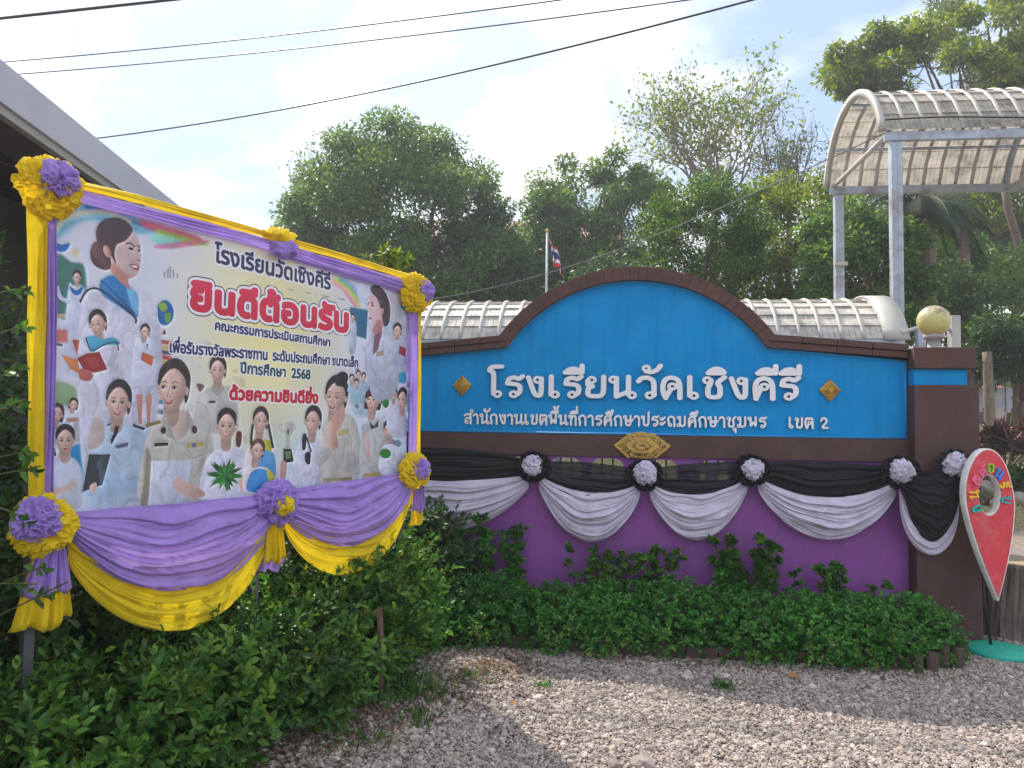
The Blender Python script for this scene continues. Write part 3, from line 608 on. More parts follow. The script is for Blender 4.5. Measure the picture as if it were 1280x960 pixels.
def banner_print():
    X, Y = np.meshgrid(np.linspace(0, 1, IW), np.linspace(0, 1, IH)); n = vnoise(np.stack([X*6, Y*4, X*0], -1))*.5+vnoise(np.stack([X*17, Y*11, X*0+5], -1))*.25
    base = np.array([222, 224, 240])/255.; yel = np.array([250, 240, 172])/255.; cyan = np.array([160, 214, 232])/255.
    wy = np.clip(1.15-abs(X-.50)/.26, 0, 1)*np.clip(1.2-abs(Y-.35)/.5, 0, 1); wc = np.clip((Y-.62)*3, 0, 1)*np.clip((X-.4)*4, 0, 1)
    IMG[:] = base*(1+n[..., None]*.06); IMG[:] = IMG*(1-wy[..., None]*.95)+yel*wy[..., None]*.95*(1+n[..., None]*.08); IMG[:] = IMG*(1-wc[..., None]*.6)+cyan*wc[..., None]*.6
    # sky corner, rainbow arcs and coloured streaks
    blob([(70, 262), (120, 258), (200, 285), (170, 292), (110, 275), (68, 300)], (120, 190, 222), .9, 8)
    blob([(108, 255), (150, 268), (185, 282), (150, 276), (115, 268)], (20, 110, 170), .8, 6)
    for i, c in enumerate([(250, 190, 200), (250, 225, 180), (205, 240, 200), (190, 225, 250)]): arc([(68, 290+i*2.5), (80, 272+i*2.5), (105, 264+i*2.5), (135, 264+i*2.5), (165, 276+i*2.5)], 3, c, .75, 2)
    blob([(175, 275), (215, 285), (250, 297), (245, 302), (205, 293), (180, 284)], (222, 80, 110), .8, 4); blob([(195, 286), (240, 298), (262, 306), (235, 306), (205, 298)], (150, 205, 70), .75, 4)
    blob([(190, 292), (225, 300), (215, 312), (192, 303)], (150, 225, 215), .8, 4); blob([(195, 307), (245, 300), (262, 303), (230, 309), (200, 311)], (235, 90, 150), .6, 3)
    for i, c in enumerate([(244, 150, 190), (250, 205, 140), (190, 225, 90), (120, 200, 160), (150, 190, 235)]): arc([(412+i*4, 348), (430+i*4, 362), (446+i*3.4, 384)], 4.5, c, .75, 2)
    blob([(450, 352), (505, 366), (508, 470), (480, 470), (455, 400)], (214, 216, 232), .9, 8)
    for _ in range(26):
        x = rng.uniform(455, 508); y = rng.uniform(360, 440); ell(x, y, rng.uniform(1, 4), rng.uniform(1, 4), (110, 190, 215) if rng.random() < .5 else (200, 190, 215), .5, 0, 2)
    # red stripe of books, laptop desk greenery
    cols = [(200, 70, 50), (235, 160, 60), (60, 60, 90), (200, 50, 50), (230, 190, 60), (60, 120, 90), (230, 230, 240), (40, 50, 80), (210, 100, 40), (50, 90, 60), (220, 60, 60), (200, 215, 235), (40, 140, 190), (235, 240, 245), (40, 110, 170)]
    for i, c in enumerate(cols): poly([(195-i*.2, 424+i*6.2), (217-i*.6, 427+i*6.2), (216-i*.6, 432+i*6.2), (194-i*.2, 429+i*6.2)], c, .9, 1)
    # landmark drawing in grey
    for x in (205, 209, 212, 216, 221): poly([(x, 333+abs(x-212)), (x+2, 333+abs(x-212)), (x+2, 348), (x, 348)], (130, 130, 140), .6, 1)
    for x, y, w_, h_ in ((452, 505, 18, 26), (494, 455, 14, 22), (482, 430, 10, 16), (300, 478, 10, 12), (232, 470, 12, 16)):
        blob([(x-w_*.5, y-h_*.4), (x+w_*.5, y-h_*.5), (x+w_*.6, y+h_*.5), (x-w_*.5, y+h_*.5)], (176, 204, 222) if x > 400 else (226, 216, 170), .7, 6)
    for _ in range(60):
        x = rng.uniform(436, 508); y = rng.uniform(455, 585); ell(x, y, rng.uniform(1, 5), rng.uniform(1, 6), [(90, 110, 150), (190, 200, 225), (220, 190, 180), (70, 80, 100), (120, 170, 190)][rng.integers(5)], .55, rng.uniform(0, 180), 1)
    for _ in range(50):
        x = rng.uniform(196, 330); y = rng.uniform(425, 560); ell(x, y, rng.uniform(1, 6), rng.uniform(1, 5), [(205, 200, 150), (230, 225, 190), (170, 200, 170), (210, 215, 225)][rng.integers(4)], .5, rng.uniform(0, 180), 2)
    for _ in range(60):
        x = rng.uniform(70, 200); y = rng.uniform(400, 620); ell(x, y, rng.uniform(1, 7), rng.uniform(1, 7), [(190, 195, 220), (230, 232, 245), (170, 190, 215), (200, 185, 190)][rng.integers(4)], .5, rng.uniform(0, 180), 3)
    # green board teacher
    blob([(70, 322), (90, 328), (106, 336), (104, 392), (70, 392)], (70, 130, 120), .95, 3)
    poly([(70, 392), (86, 393), (86, 398), (70, 398)], (205, 180, 150))
    blob([(85, 362), (92, 357), (104, 358), (108, 375), (108, 460), (80, 460)], (214, 220, 242), 1, 2); arc([(71, 358), (76, 372), (88, 378)], 5, (214, 220, 242)); face(96, 347, 5, 7, 0, style='bun', look=-1); blob([(87, 358), (96, 363), (104, 357), (100, 368), (92, 368)], (40, 120, 190), 1, 1)
    # blue banner emblem, gold dots
    blob([(69, 304), (78, 306), (87, 304), (84, 312), (77, 315), (71, 312)], (40, 120, 200), 1, 1); ell(95, 316, 4, 6, (226, 208, 150), .7, 0, 3)
    # classroom children
    blob([(66, 480), (80, 478), (96, 488), (92, 505), (68, 505)], (140, 178, 120), .8, 4); poly([(82, 523), (118, 521), (118, 526), (84, 528)], (190, 150, 130)); poly([(92, 528), (106, 528), (104, 552), (90, 552)], (150, 150, 165), .6, 2)
    for x, y, s in ((91, 506, 5), (108, 501, 4), (70, 518, 8)):
        blob([(x-s*1.4, y+s*3), (x-s, y+s*1.2), (x+s, y+s*1.2), (x+s*1.5, y+s*3)], (226, 228, 246), 1, 1); face(x, y, s, s*1.35, 10, style='tails', look=.5, smile=False)
    blob([(88, 560), (108, 556), (108, 590), (100, 600), (90, 580)], (30, 140, 200), .9, 3)
    # white robe of the big graduate behind, her collar, head in profile
    blob([(100, 395), (118, 362), (150, 356), (190, 372), (203, 440), (196, 520), (170, 640), (120, 640), (100, 560)], (218, 218, 236), 1, 3)
    blob([(126, 352), (142, 344), (160, 356), (171, 385), (170, 397), (150, 384), (128, 368)], (50, 140, 205), 1, 2); blob([(158, 356), (172, 368), (173, 392), (165, 385)], (130, 195, 235), 1, 2)
    arc([(100, 378), (108, 364), (122, 361), (145, 376), (168, 396), (170, 404)], 2.5, (40, 52, 90)); arc([(126, 350), (145, 368), (168, 392)], 1.6, (30, 60, 110))
    blob([(140, 328), (160, 338), (160, 350), (162, 362), (150, 352), (138, 338)], (214, 160, 150), 1, 1)
    blob([(132, 306), (140, 288), (158, 286), (172, 296), (176, 315), (175, 332), (172, 343), (162, 347), (150, 338), (138, 325)], (226, 200, 200), 1, 1)
    blob([(144, 330), (158, 342), (166, 346), (150, 350), (140, 335)], (206, 150, 142), .8, 3)
    blob([(121, 300), (121, 285), (130, 275), (145, 272), (158, 277), (166, 287), (158, 300), (146, 306), (143, 318), (145, 330), (137, 316), (128, 306)], (84, 62, 72), 1, 1)
    blob([(128, 303), (118, 303), (113, 314), (116, 329), (128, 337), (138, 335), (137, 318)], (92, 62, 68), 1, 1)
    ell(134, 314, 4.5, 8, (214, 168, 162), 1, -20); arc([(131, 307), (136, 310), (138, 320)], 1, (150, 90, 86))
    arc([(157, 305), (163, 304), (169, 309)], 1.6, (60, 40, 44)); ell(164, 311, 3.2, 1.6, (40, 26, 32), 1, 15); ell(174, 313, 1.5, 1.6, (40, 26, 32)); arc([(171, 307), (174, 308), (175, 310)], 1.3, (60, 40, 44)); arc([(171, 325), (174, 326), (176, 325)], 1.2, (160, 100, 100))
    blob([(162, 331), (168, 330), (174, 333), (173, 338), (168, 337)], (176, 80, 88), 1, 0); blob([(164, 332), (169, 332), (173, 334), (169, 335)], (248, 244, 244), 1, 0)
    # reader with the red book
    blob([(100, 440), (112, 424), (135, 422), (150, 440), (152, 500), (100, 500)], (222, 222, 240), 1, 2); face(122, 405, 10, 14, -6, style='bun', look=-1, down=True)
    blob([(107, 422), (118, 420), (128, 424), (142, 422), (150, 430), (130, 432), (115, 440), (110, 432)], (90, 180, 215), 1, 1); arc([(107, 422), (114, 438), (130, 431), (145, 428), (148, 438)], 1.5, (40, 50, 80))
    poly([(90, 425), (99, 425), (96, 444)], (196, 90, 60), 1, 1); poly([(76, 443), (97, 450), (100, 468), (88, 462)], (232, 150, 90)); poly([(96, 448), (108, 442), (124, 440), (134, 462), (118, 466), (104, 462)], (168, 44, 52)); poly([(106, 448), (120, 446), (126, 458), (114, 461)], (190, 90, 70), .6, 1)
    blob([(98, 462), (108, 462), (116, 468), (112, 476), (100, 474)], (196, 110, 110), 1, 1); poly([(68, 412), (84, 412), (85, 428), (70, 428)], (222, 90, 80), .7, 3); poly([(67, 428), (78, 430), (78, 433), (67, 431)], (60, 60, 70), .8, 1)
    # small lady with folder
    blob([(168, 430), (180, 424), (196, 430), (194, 492), (166, 492)], (220, 222, 242), 1, 1); poly([(170, 493), (178, 493), (177, 530), (173, 530)], (210, 150, 140)); poly([(182, 493), (190, 493), (187, 530), (184, 530)], (210, 150, 140)); face(181, 415, 5.5, 8, 5, style='bun', look=1); poly([(178, 440), (192, 446), (190, 458), (176, 450)], (210, 110, 70)); poly([(183, 430), (185, 430), (184, 439)], (40, 50, 80))
    # globe
    ell(206, 391, 12.5, 17, (200, 226, 236)); ell(206, 391, 11, 15.5, (30, 110, 190)); blob([(198, 382), (204, 377), (210, 385), (204, 390)], (150, 190, 90), 1, 1); blob([(206, 392), (214, 392), (212, 403), (207, 402)], (110, 170, 90), 1, 1); arc([(196, 384), (198, 402), (208, 410), (214, 404)], 1.5, (240, 240, 245)); poly([(203, 418), (206, 411), (208, 418)], (140, 50, 60))
    # officer in white holding a dark laptop
    blob([(112, 560), (122, 535), (140, 528), (162, 530), (184, 537), (188, 560), (178, 606), (172, 626), (112, 636), (100, 620), (108, 590)], (196, 214, 238), 1, 2); blob([(112, 580), (140, 590), (174, 600), (170, 614), (120, 622), (100, 612)], (180, 206, 238), .9, 4)
    blob([(110, 560), (116, 525), (124, 523), (130, 530), (128, 555)], (214, 196, 198), 1, 2); face(147, 503, 14.5, 22, 4, hair=(42, 40, 44), style='bun', red=(176, 40, 60))
    poly([(143, 533), (149, 532), (147, 541), (139, 556), (138, 550), (142, 541)], (26, 30, 52)); poly([(166, 530), (182, 535), (179, 538), (166, 533)], (60, 56, 50)); poly([(143, 557), (160, 553), (160, 558), (146, 561)], (80, 80, 110), .8, 1); poly([(132, 532), (138, 528), (137, 532)], (50, 46, 40))
    poly([(111, 568), (138, 568), (128, 606), (103, 615)], (62, 72, 80)); ell(122, 590, 1.3, 2.8, (40, 48, 54)); blob([(112, 608), (120, 603), (121, 614), (114, 616)], (224, 190, 184), 1, 0); poly([(82, 610), (104, 612), (102, 617), (84, 615)], (60, 70, 78))
    # schoolgirl bottom left
    blob([(64, 590), (72, 574), (90, 572), (101, 585), (103, 612), (98, 636), (62, 640)], (216, 224, 244), 1, 2); face(81, 551, 11.5, 16, 0, hair=(40, 34, 40), style='boy', smile=False); arc([(66, 560), (68, 570)], 4, (36, 32, 40))
    blob([(62, 612), (80, 608), (92, 602), (96, 607), (84, 614), (64, 620)], (226, 200, 196), 1, 1)
    # tan-uniform teacher, big
    KH = (206, 204, 200)
    blob([(180, 560), (190, 535), (206, 522), (232, 522), (256, 532), (266, 552), (264, 632), (178, 634)], KH, 1, 2); blob([(183, 560), (180, 600), (176, 632), (184, 632), (190, 580)], (150, 142, 124), .8, 3)
    blob([(204, 512), (214, 520), (230, 512), (236, 530), (220, 551), (206, 532)], (222, 196, 190), 1, 1); face(216, 485, 18, 28, 4, hair=(48, 38, 40), style='bun', look=-1, red=(180, 70, 80)); poly([(213, 506), (206, 516), (214, 536), (220, 551), (208, 545), (200, 528)], (190, 186, 180)); poly([(234, 510), (240, 525), (232, 545), (220, 551), (232, 528)], (190, 186, 180))
    ell(204, 538, 3.5, 4.5, (70, 56, 50)); ell(243, 537, 3.5, 5, (70, 56, 50)); poly([(193, 554), (210, 553), (210, 557), (193, 558)], (36, 34, 36)); poly([(234, 554), (255, 552), (255, 558), (234, 560)], (196, 178, 110)); poly([(240, 554), (245, 554), (245, 559), (240, 559)], (110, 110, 160)); arc([(230, 566), (240, 572), (254, 568)], 1, (160, 156, 148))
    poly([(182, 530), (200, 525), (201, 529), (182, 535)], (150, 130, 80)); poly([(246, 524), (262, 531), (260, 535), (247, 529)], (110, 100, 80)); poly([(189, 576), (240, 576), (232, 628), (186, 634)], (214, 220, 238))
    # colleague behind
    blob([(246, 500), (256, 488), (272, 482), (290, 486), (296, 500), (294, 540), (246, 535)], (200, 200, 198), 1, 2); face(272, 463, 9.5, 14.5, 0, style='bun', look=0); poly([(261, 501), (269, 501), (269, 504), (261, 504)], (50, 50, 56)); poly([(266, 480), (272, 490), (279, 481), (280, 487), (272, 496), (264, 487)], (176, 172, 168)); blob([(246, 480), (255, 482), (250, 490)], (90, 70, 64), .9, 1)
    # boy with the plant
    blob([(250, 605), (258, 575), (272, 562), (292, 560), (310, 570), (322, 600), (318, 616), (255, 625)], (222, 222, 240), 1, 2); face(283, 533, 11.5, 18, 2, hair=(44, 36, 44), style='boy', look=0, smile=True, red=(196, 120, 120)); blob([(296, 540), (302, 542), (300, 558), (295, 556)], (100, 50, 50), 1, 1)
    blob([(216, 607), (222, 597), (232, 602), (252, 612), (256, 620), (240, 622), (224, 616)], (218, 184, 176), 1, 1); blob([(300, 598), (314, 594), (316, 610), (302, 614)], (222, 190, 184), 1, 1)
    for k in range(46):
        a = rng.uniform(-math.pi, math.pi); l = rng.uniform(12, 27); cx, cy = 281, 594; ex, ey = cx+l*math.cos(a), cy+l*math.sin(a)*.85; nx, ny = -math.sin(a)*2.4, math.cos(a)*2.4
        g = rng.uniform(.6, 1.35); poly([(cx, cy), ((cx+ex)/2+nx, (cy+ey)/2+ny), (ex, ey), ((cx+ex)/2-nx, (cy+ey)/2-ny)], (min(255, 50*g), min(255, 128*g), min(255, 62*g)))
    # girls in yellow and blue
    blob([(306, 570), (316, 553), (335, 553), (345, 565), (344, 612), (306, 615)], (236, 226, 232), 1, 1); blob([(312, 560), (316, 550), (334, 550), (340, 558), (334, 572), (318, 572)], (206, 200, 70), 1, 1); blob([(318, 565), (332, 563), (343, 570), (342, 600), (318, 600)], (100, 170, 225), 1, 1); arc([(316, 530), (314, 545), (314, 556)], 3, (50, 40, 44)); arc([(335, 530), (338, 545), (341, 560)], 3, (50, 40, 44)); face(325, 527, 9, 14.5, 4, hair=(64, 50, 52), style='bun', look=1)
    blob([(308, 600), (314, 586), (330, 584), (340, 592), (344, 612), (306, 616)], (236, 226, 232), 1, 1); blob([(312, 594), (322, 586), (336, 590), (342, 604), (342, 612), (310, 614)], (80, 160, 225), 1, 1); blob([(333, 588), (341, 592), (343, 604), (337, 604)], (206, 200, 70), 1, 1); face(321, 564, 8, 12, 10, hair=(84, 60, 58), style='bun', look=1)
    # trophy
    blob([(353, 529), (366, 529), (365, 542), (360, 547), (356, 542)], (206, 206, 200), 1, 1); arc([(353, 530), (349, 534), (354, 541)], 1.2, (180, 180, 176)); arc([(366, 530), (369, 534), (364, 541)], 1.2, (180, 180, 176)); poly([(358, 546), (362, 546), (363, 560), (357, 560)], (190, 190, 186)); ell(360, 540, 1.5, 4, (110, 110, 100)); poly([(354, 561), (364, 561), (367, 577), (354, 579)], (40, 44, 46)); poly([(356, 564), (363, 564), (363, 573), (357, 574)], (150, 170, 130), .7); blob([(351, 578), (358, 579), (356, 600), (350, 598)], (210, 168, 160), 1, 1)
    # girl with the scarf
    blob([(366, 578), (376, 552), (392, 545), (404, 552), (408, 604), (364, 610)], (222, 224, 242), 1, 2); face(391, 527, 9.5, 15.5, 4, hair=(50, 40, 44), style='bun', look=-1); blob([(378, 545), (383, 543), (382, 560), (378, 562)], (30, 36, 60), 1, 0); arc([(383, 546), (389, 565)], 2, (30, 36, 60)); blob([(381, 568), (388, 565), (387, 580), (382, 578)], (30, 36, 60), 1, 0)
    # praying teachers
    blob([(400, 540), (412, 522), (430, 518), (444, 525), (452, 560), (446, 600), (403, 605), (402, 575)], KH, 1, 2); face(420, 496, 13, 21, 5, hair=(34, 36, 40), style='bun', look=-1, down=True, red=(140, 20, 50)); ell(427, 474, 8, 10, (34, 36, 40), 1, 30); blob([(416, 520), (430, 508), (431, 524), (420, 540)], (214, 170, 158), .9, 2)
    blob([(411, 532), (415, 527), (420, 555), (418, 567), (411, 565)], (226, 192, 180), 1, 0); blob([(415, 532), (419, 530), (423, 556), (420, 566), (416, 562)], (206, 166, 154), 1, 0); blob([(392, 572), (410, 560), (413, 570), (400, 582)], (196, 196, 194), 1, 1); blob([(416, 566), (424, 560), (450, 574), (440, 590), (424, 584)], (188, 188, 186), 1, 1); poly([(422, 538), (437, 536), (437, 543), (423, 545)], (200, 180, 130), .8, 1); poly([(404, 598), (440, 596), (440, 600), (404, 602)], (170, 160, 120))
    blob([(452, 545), (460, 527), (474, 523), (484, 530), (488, 560), (478, 598), (452, 600)], (196, 198, 200), 1, 2); face(467, 500, 9, 15, 6, hair=(50, 38, 42), style='bob', look=-1, red=(190, 60, 70)); blob([(457, 545), (461, 541), (463, 566), (458, 572)], (222, 190, 188), 1, 0); poly([(462, 526), (468, 533), (474, 525), (473, 534), (464, 537)], (70, 70, 76)); poly([(454, 592), (475, 590), (475, 595), (454, 597)], (190, 160, 110))
    # small people at the right
    blob([(474, 588), (478, 560), (490, 555), (503, 566), (506, 590), (490, 598)], (214, 218, 240), 1, 1); face(487, 538, 6.5, 10, 0, hair=(50, 44, 50), style='boy', look=-1); ell(482, 567, 7, 6, (40, 140, 60), 1, 0, 1)
    blob([(484, 530), (488, 508), (500, 505), (508, 520), (508, 545), (490, 545)], (206, 208, 226), 1, 1); face(493, 494, 4.5, 7, 0, style='boy'); face(504, 500, 6, 12, 0, style='bun', look=-1, red=(190, 60, 70)); ell(483, 504, 4, 6, (40, 140, 60), 1, 0, 1)
    for x, y in ((440, 474), (448, 469), (455, 472), (446, 480)):
        blob([(x-5, y+16), (x-3, y+6), (x+4, y+6), (x+6, y+16)], (180, 200, 228), 1, 1); face(x, y, 3, 5, 0, style='boy')
    poly([(436, 486), (456, 486), (456, 505), (438, 505)], (170, 205, 225), .8, 3); poly([(470, 470), (480, 466), (482, 478), (474, 476)], (210, 80, 90), .8, 1); blob([(497, 468), (507, 466), (508, 478), (500, 478)], (40, 160, 205), .9, 2); ell(505, 383, 4, 4, (30, 150, 200), .9, 0, 2)
    # teal board and the profile lady on the right
    poly([(438, 384), (460, 388), (458, 424), (446, 420), (437, 412)], (20, 110, 150), .95, 2); blob([(436, 404), (442, 400), (446, 408), (444, 440), (437, 440)], (196, 206, 226), 1, 1); face(441, 397, 2.6, 4, 0, style='boy')
    blob([(456, 440), (466, 420), (482, 412), (494, 422), (500, 450), (494, 492), (470, 500), (458, 470)], (196, 200, 222), 1, 3)
    blob([(462, 372), (466, 366), (474, 368), (482, 386), (482, 402), (474, 416), (468, 409), (464, 401), (461, 388)], (224, 192, 196), 1, 1); blob([(466, 412), (475, 400), (478, 412), (470, 420)], (206, 130, 136), .9, 2); poly([(468, 420), (478, 414), (474, 436), (466, 444)], (120, 70, 90), .8, 1); blob([(476, 424), (494, 424), (500, 450), (488, 470), (474, 460)], (206, 208, 224), .9, 3); poly([(470, 440), (480, 438), (480, 444), (471, 446)], (180, 150, 120), .8, 1)
    blob([(464, 359), (472, 357), (482, 366), (488, 385), (486, 404), (480, 407), (477, 390), (472, 374), (465, 366)], (70, 52, 62), 1, 1); arc([(463, 378), (467, 379)], 1.2, (50, 36, 40)); ell(466, 382, 1.6, 1.2, (40, 26, 32)); arc([(461, 378), (460, 382)], 1.0, (50, 36, 40)); ell(463, 398, 1.6, 1.3, (180, 60, 80)); ell(478, 389, 1.8, 4, (210, 160, 160))
    face(497, 414, 5, 8, 0, style='bun', look=1); blob([(488, 440), (494, 426), (506, 430), (507, 456), (490, 456)], (190, 198, 222), 1, 1); poly([(500, 432), (508, 436), (507, 446), (499, 442)], (170, 30, 60))
    relief()
    # lettering
    W_ = (246, 246, 252); NV = (38, 40, 104)
    text('โรงเรียนวัดเชิงคีรี', (268, 327), (414, 362), 17, (54, 50, 96), W_, 7, bold=3)
    text('ยินดีต้อนรับ', (236, 385), (437, 415), 27, (214, 24, 70), W_, 10, (70, 50, 90), 4, bold=9, top=(236, 56, 100))
    text('คณะกรรมการประเมินสถานศึกษา', (268, 412), (413, 433), 9, NV, W_, 4, bold=2)
    text('เพื่อรับรางวัลพระราชทาน  ระดับประถมศึกษา ขนาดเล็ก', (211, 440), (448, 459), 11, NV, W_, 4, bold=2)
    text('ปีการศึกษา  2568', (300, 466), (388, 474), 10, (20, 74, 84), W_, 4, bold=2)
    text('ด้วยความยินดียิ่ง', (286, 499), (398, 504), 12, (206, 20, 50), W_, 5, bold=4)
    # slight wrinkles of ink wear only as fine grain
    IMG[:] = np.clip(IMG*(1+rng.normal(size=(IH, IW, 1))*.012), 0, 1)
    im = bpy.data.images.new('banner_print', IW, IH); px = np.ones((IH, IW, 4), np.float32); px[..., :3] = IMG[::-1]**1.12*.93; im.pixels.foreach_set(px.ravel()); im.update(); im.pack(); return im

# ------------------------------------------------------------------ ground
def gz(x, y):
    t = np.clip((np.asarray(y, float)-11)/16, 0, 1); z = 1.75*t*t*(3-2*t); t2 = np.clip((np.asarray(y, float)-30)/60, 0, 1); return z+t2*1.2
m, t, p = new_mat('ground_surface'); n = t.nodes.new; l = t.links.new
tcn = n('ShaderNodeTexCoord'); sx = n('ShaderNodeSeparateXYZ'); l(tcn.outputs['Object'], sx.inputs[0])
vo = n('ShaderNodeTexVoronoi'); vo.inputs['Scale'].default_value = 34; l(tcn.outputs['Object'], vo.inputs['Vector'])
g1 = n('ShaderNodeValToRGB'); g1.color_ramp.elements[0].color = (0.10, 0.08, 0.07, 1); g1.color_ramp.elements[1].color = (0.30, 0.25, 0.22, 1); l(vo.outputs['Color'], g1.inputs[0])
nz = n('ShaderNodeTexNoise'); nz.inputs['Scale'].default_value = 0.9; nz.inputs['Detail'].default_value = 9; l(tcn.outputs['Object'], nz.inputs['Vector'])
gr = n('ShaderNodeValToRGB'); e = gr.color_ramp.elements; e[0].color = (0.10, 0.11, 0.03, 1); e[1].color = (0.34, 0.27, 0.14, 1); e[0].position = .35; e[1].position = .62
nz2 = n('ShaderNodeTexNoise'); nz2.inputs['Scale'].default_value = 14; nz2.inputs['Detail'].default_value = 8; l(tcn.outputs['Object'], nz2.inputs['Vector']); l(nz2.outputs[0], gr.inputs[0])
ad = n('ShaderNodeMath'); ad.operation = 'MULTIPLY_ADD'; ad.inputs[1].default_value = 5.0; l(nz.outputs[0], ad.inputs[0]); l(sx.outputs['Y'], ad.inputs[2])
mr = n('ShaderNodeMapRange'); mr.inputs[1].default_value = 13.5; mr.inputs[2].default_value = 15.5; l(ad.outputs[0], mr.inputs[0])
mm = n('ShaderNodeMix'); mm.data_type = 'RGBA'; l(mr.outputs[0], mm.inputs[0]); l(g1.outputs[0], mm.inputs[6]); l(gr.outputs[0], mm.inputs[7]); l(mm.outputs[2], p.inputs['Base Color']); p.inputs['Roughness'].default_value = .95
bb = n('ShaderNodeBump'); bb.inputs['Strength'].default_value = .8; bb.inputs['Distance'].default_value = .02; l(vo.outputs['Distance'], bb.inputs['Height']); l(bb.outputs[0], p.inputs['Normal'])
M['ground'] = m
xs = np.concatenate([np.linspace(-900, -40, 14), np.linspace(-36, 36, 73), np.linspace(40, 900, 14)]); ys = np.concatenate([[-300, -60, -20], np.linspace(-8, 60, 69), np.linspace(70, 1500, 24)])
XX, YY = np.meshgrid(xs, ys, indexing='ij'); o = grid('ground', np.stack([XX, YY, gz(XX, YY)+.05*vnoise(np.stack([XX, YY, XX*0], -1), .35)*np.clip((YY-9)/5, 0, 1)], -1), M['ground']); tag(o, 'gravel yard rising to dry grass behind the wall', None, None, 'structure')

# ------------------------------------------------------------------ gravel: real pebbles over the forecourt
npb = 190000
gx = rng.uniform(-2.4, 4.6, npb); gy = rng.uniform(2.9, 6.6, npb); k = (gx > -1.9+(gy-2.9)*.45) & ((gx-WO[0])*WN[0]+(gy-WO[1])*WN[1] > -.2) & (abs(gx) < gy*.80+.4); gx, gy = gx[k], gy[k]
pt_n = vnoise(np.stack([gx, gy, gx*0+4], -1), 1.7)+.5*vnoise(np.stack([gx, gy, gx*0+8], -1), 5); k = (pt_n < .42) | (rng.random(len(gx)) < .45); gx, gy = gx[k], gy[k]
lay = rng.random(len(gx)); me = bpy.data.meshes.new('gravel'); me.vertices.add(len(gx)); me.vertices.foreach_set('co', np.stack([gx, gy, .001+.010*lay**2+.006*vnoise(np.stack([gx, gy, gx*0], -1), 3)], -1).astype(np.float32).ravel())
at = me.attributes.new('rot', 'FLOAT_VECTOR', 'POINT'); at.data.foreach_set('vector', np.stack([rng.uniform(-.5, .5, len(gx)), rng.uniform(-.5, .5, len(gx)), rng.uniform(0, 6.28, len(gx))], -1).astype(np.float32).ravel())
at = me.attributes.new('scl', 'FLOAT', 'POINT'); at.data.foreach_set('value', (rng.lognormal(-5.24, .42, len(gx))).astype(np.float32))
gravel = bpy.data.objects.new('gravel', me); COL.objects.link(gravel); tag(gravel, 'pale crushed gravel covering the forecourt', None, None, 'stuff')
m, t, p = new_mat('pebble_stone'); n = t.nodes.new; l = t.links.new
oi = n('ShaderNodeObjectInfo'); rr = n('ShaderNodeValToRGB'); e = rr.color_ramp.elements; e[0].color = (0.17, 0.138, 0.125, 1); e[1].color = (0.56, 0.50, 0.45, 1)
x = e.new(.3); x.color = (0.30, 0.250, 0.222, 1); x = e.new(.6); x.color = (0.385, 0.33, 0.295, 1); x = e.new(.8); x.color = (0.42, 0.33, 0.27, 1); l(oi.outputs['Random'], rr.inputs[0])
tcn = n('ShaderNodeTexCoord'); nz = n('ShaderNodeTexNoise'); nz.inputs['Scale'].default_value = 4; l(tcn.outputs['Object'], nz.inputs['Vector']); hs = n('ShaderNodeHueSaturation'); mr = n('ShaderNodeMapRange'); mr.inputs[3].default_value = .75; mr.inputs[4].default_value = 1.2
l(nz.outputs[0], mr.inputs[0]); l(mr.outputs[0], hs.inputs['Value']); l(rr.outputs[0], hs.inputs['Color']); l(hs.outputs[0], p.inputs['Base Color']); p.inputs['Roughness'].default_value = .85; M['pebble'] = m
ng = bpy.data.node_groups.new('gravel_scatter', 'GeometryNodeTree'); ng.interface.new_socket('Geometry', in_out='INPUT', socket_type='NodeSocketGeometry'); ng.interface.new_socket('Geometry', in_out='OUTPUT', socket_type='NodeSocketGeometry')
n = ng.nodes.new; l = ng.links.new; gi = n('NodeGroupInput'); go = n('NodeGroupOutput'); jn = n('GeometryNodeJoinGeometry')
for i in range(4):
    ic = n('GeometryNodeMeshIcoSphere'); ic.inputs['Subdivisions'].default_value = 2; ic.inputs['Radius'].default_value = 1
    po = n('GeometryNodeInputPosition'); tx = n('ShaderNodeTexNoise'); tx.noise_dimensions = '4D'; tx.inputs['W'].default_value = i*3.3; tx.inputs['Scale'].default_value = .9; tx.inputs['Detail'].default_value = 1
    mu = n('ShaderNodeVectorMath'); mu.operation = 'MULTIPLY'; mu.inputs[1].default_value = ((1.7, 1.25, .95), (1.5, 1.5, .8), (2.0, 1.1, 1.0), (1.35, 1.3, 1.2))[i]; sc = n('ShaderNodeVectorMath'); sc.operation = 'SCALE'
    mth = n('ShaderNodeMath'); mth.operation = 'MULTIPLY_ADD'; mth.inputs[1].default_value = 1.6; mth.inputs[2].default_value = .05
    sp = n('GeometryNodeSetPosition'); l(po.outputs[0], tx.inputs['Vector']); l(tx.outputs[0], mth.inputs[0]); l(po.outputs[0], mu.inputs[0]); l(mu.outputs[0], sc.inputs[0]); l(mth.outputs[0], sc.inputs['Scale']); l(ic.outputs['Mesh'], sp.inputs['Geometry']); l(sc.outputs[0], sp.inputs['Position'])
    sm = n('GeometryNodeSetMaterial'); sm.inputs['Material'].default_value = M['pebble']; l(sp.outputs[0], sm.inputs[0]); gt = n('GeometryNodeGeometryToInstance'); l(sm.outputs[0], gt.inputs[0]); l(gt.outputs[0], jn.inputs[0])
ip = n('GeometryNodeInstanceOnPoints'); ip.inputs['Pick Instance'].default_value = True; l(gi.outputs[0], ip.inputs['Points']); l(jn.outputs[0], ip.inputs['Instance'])
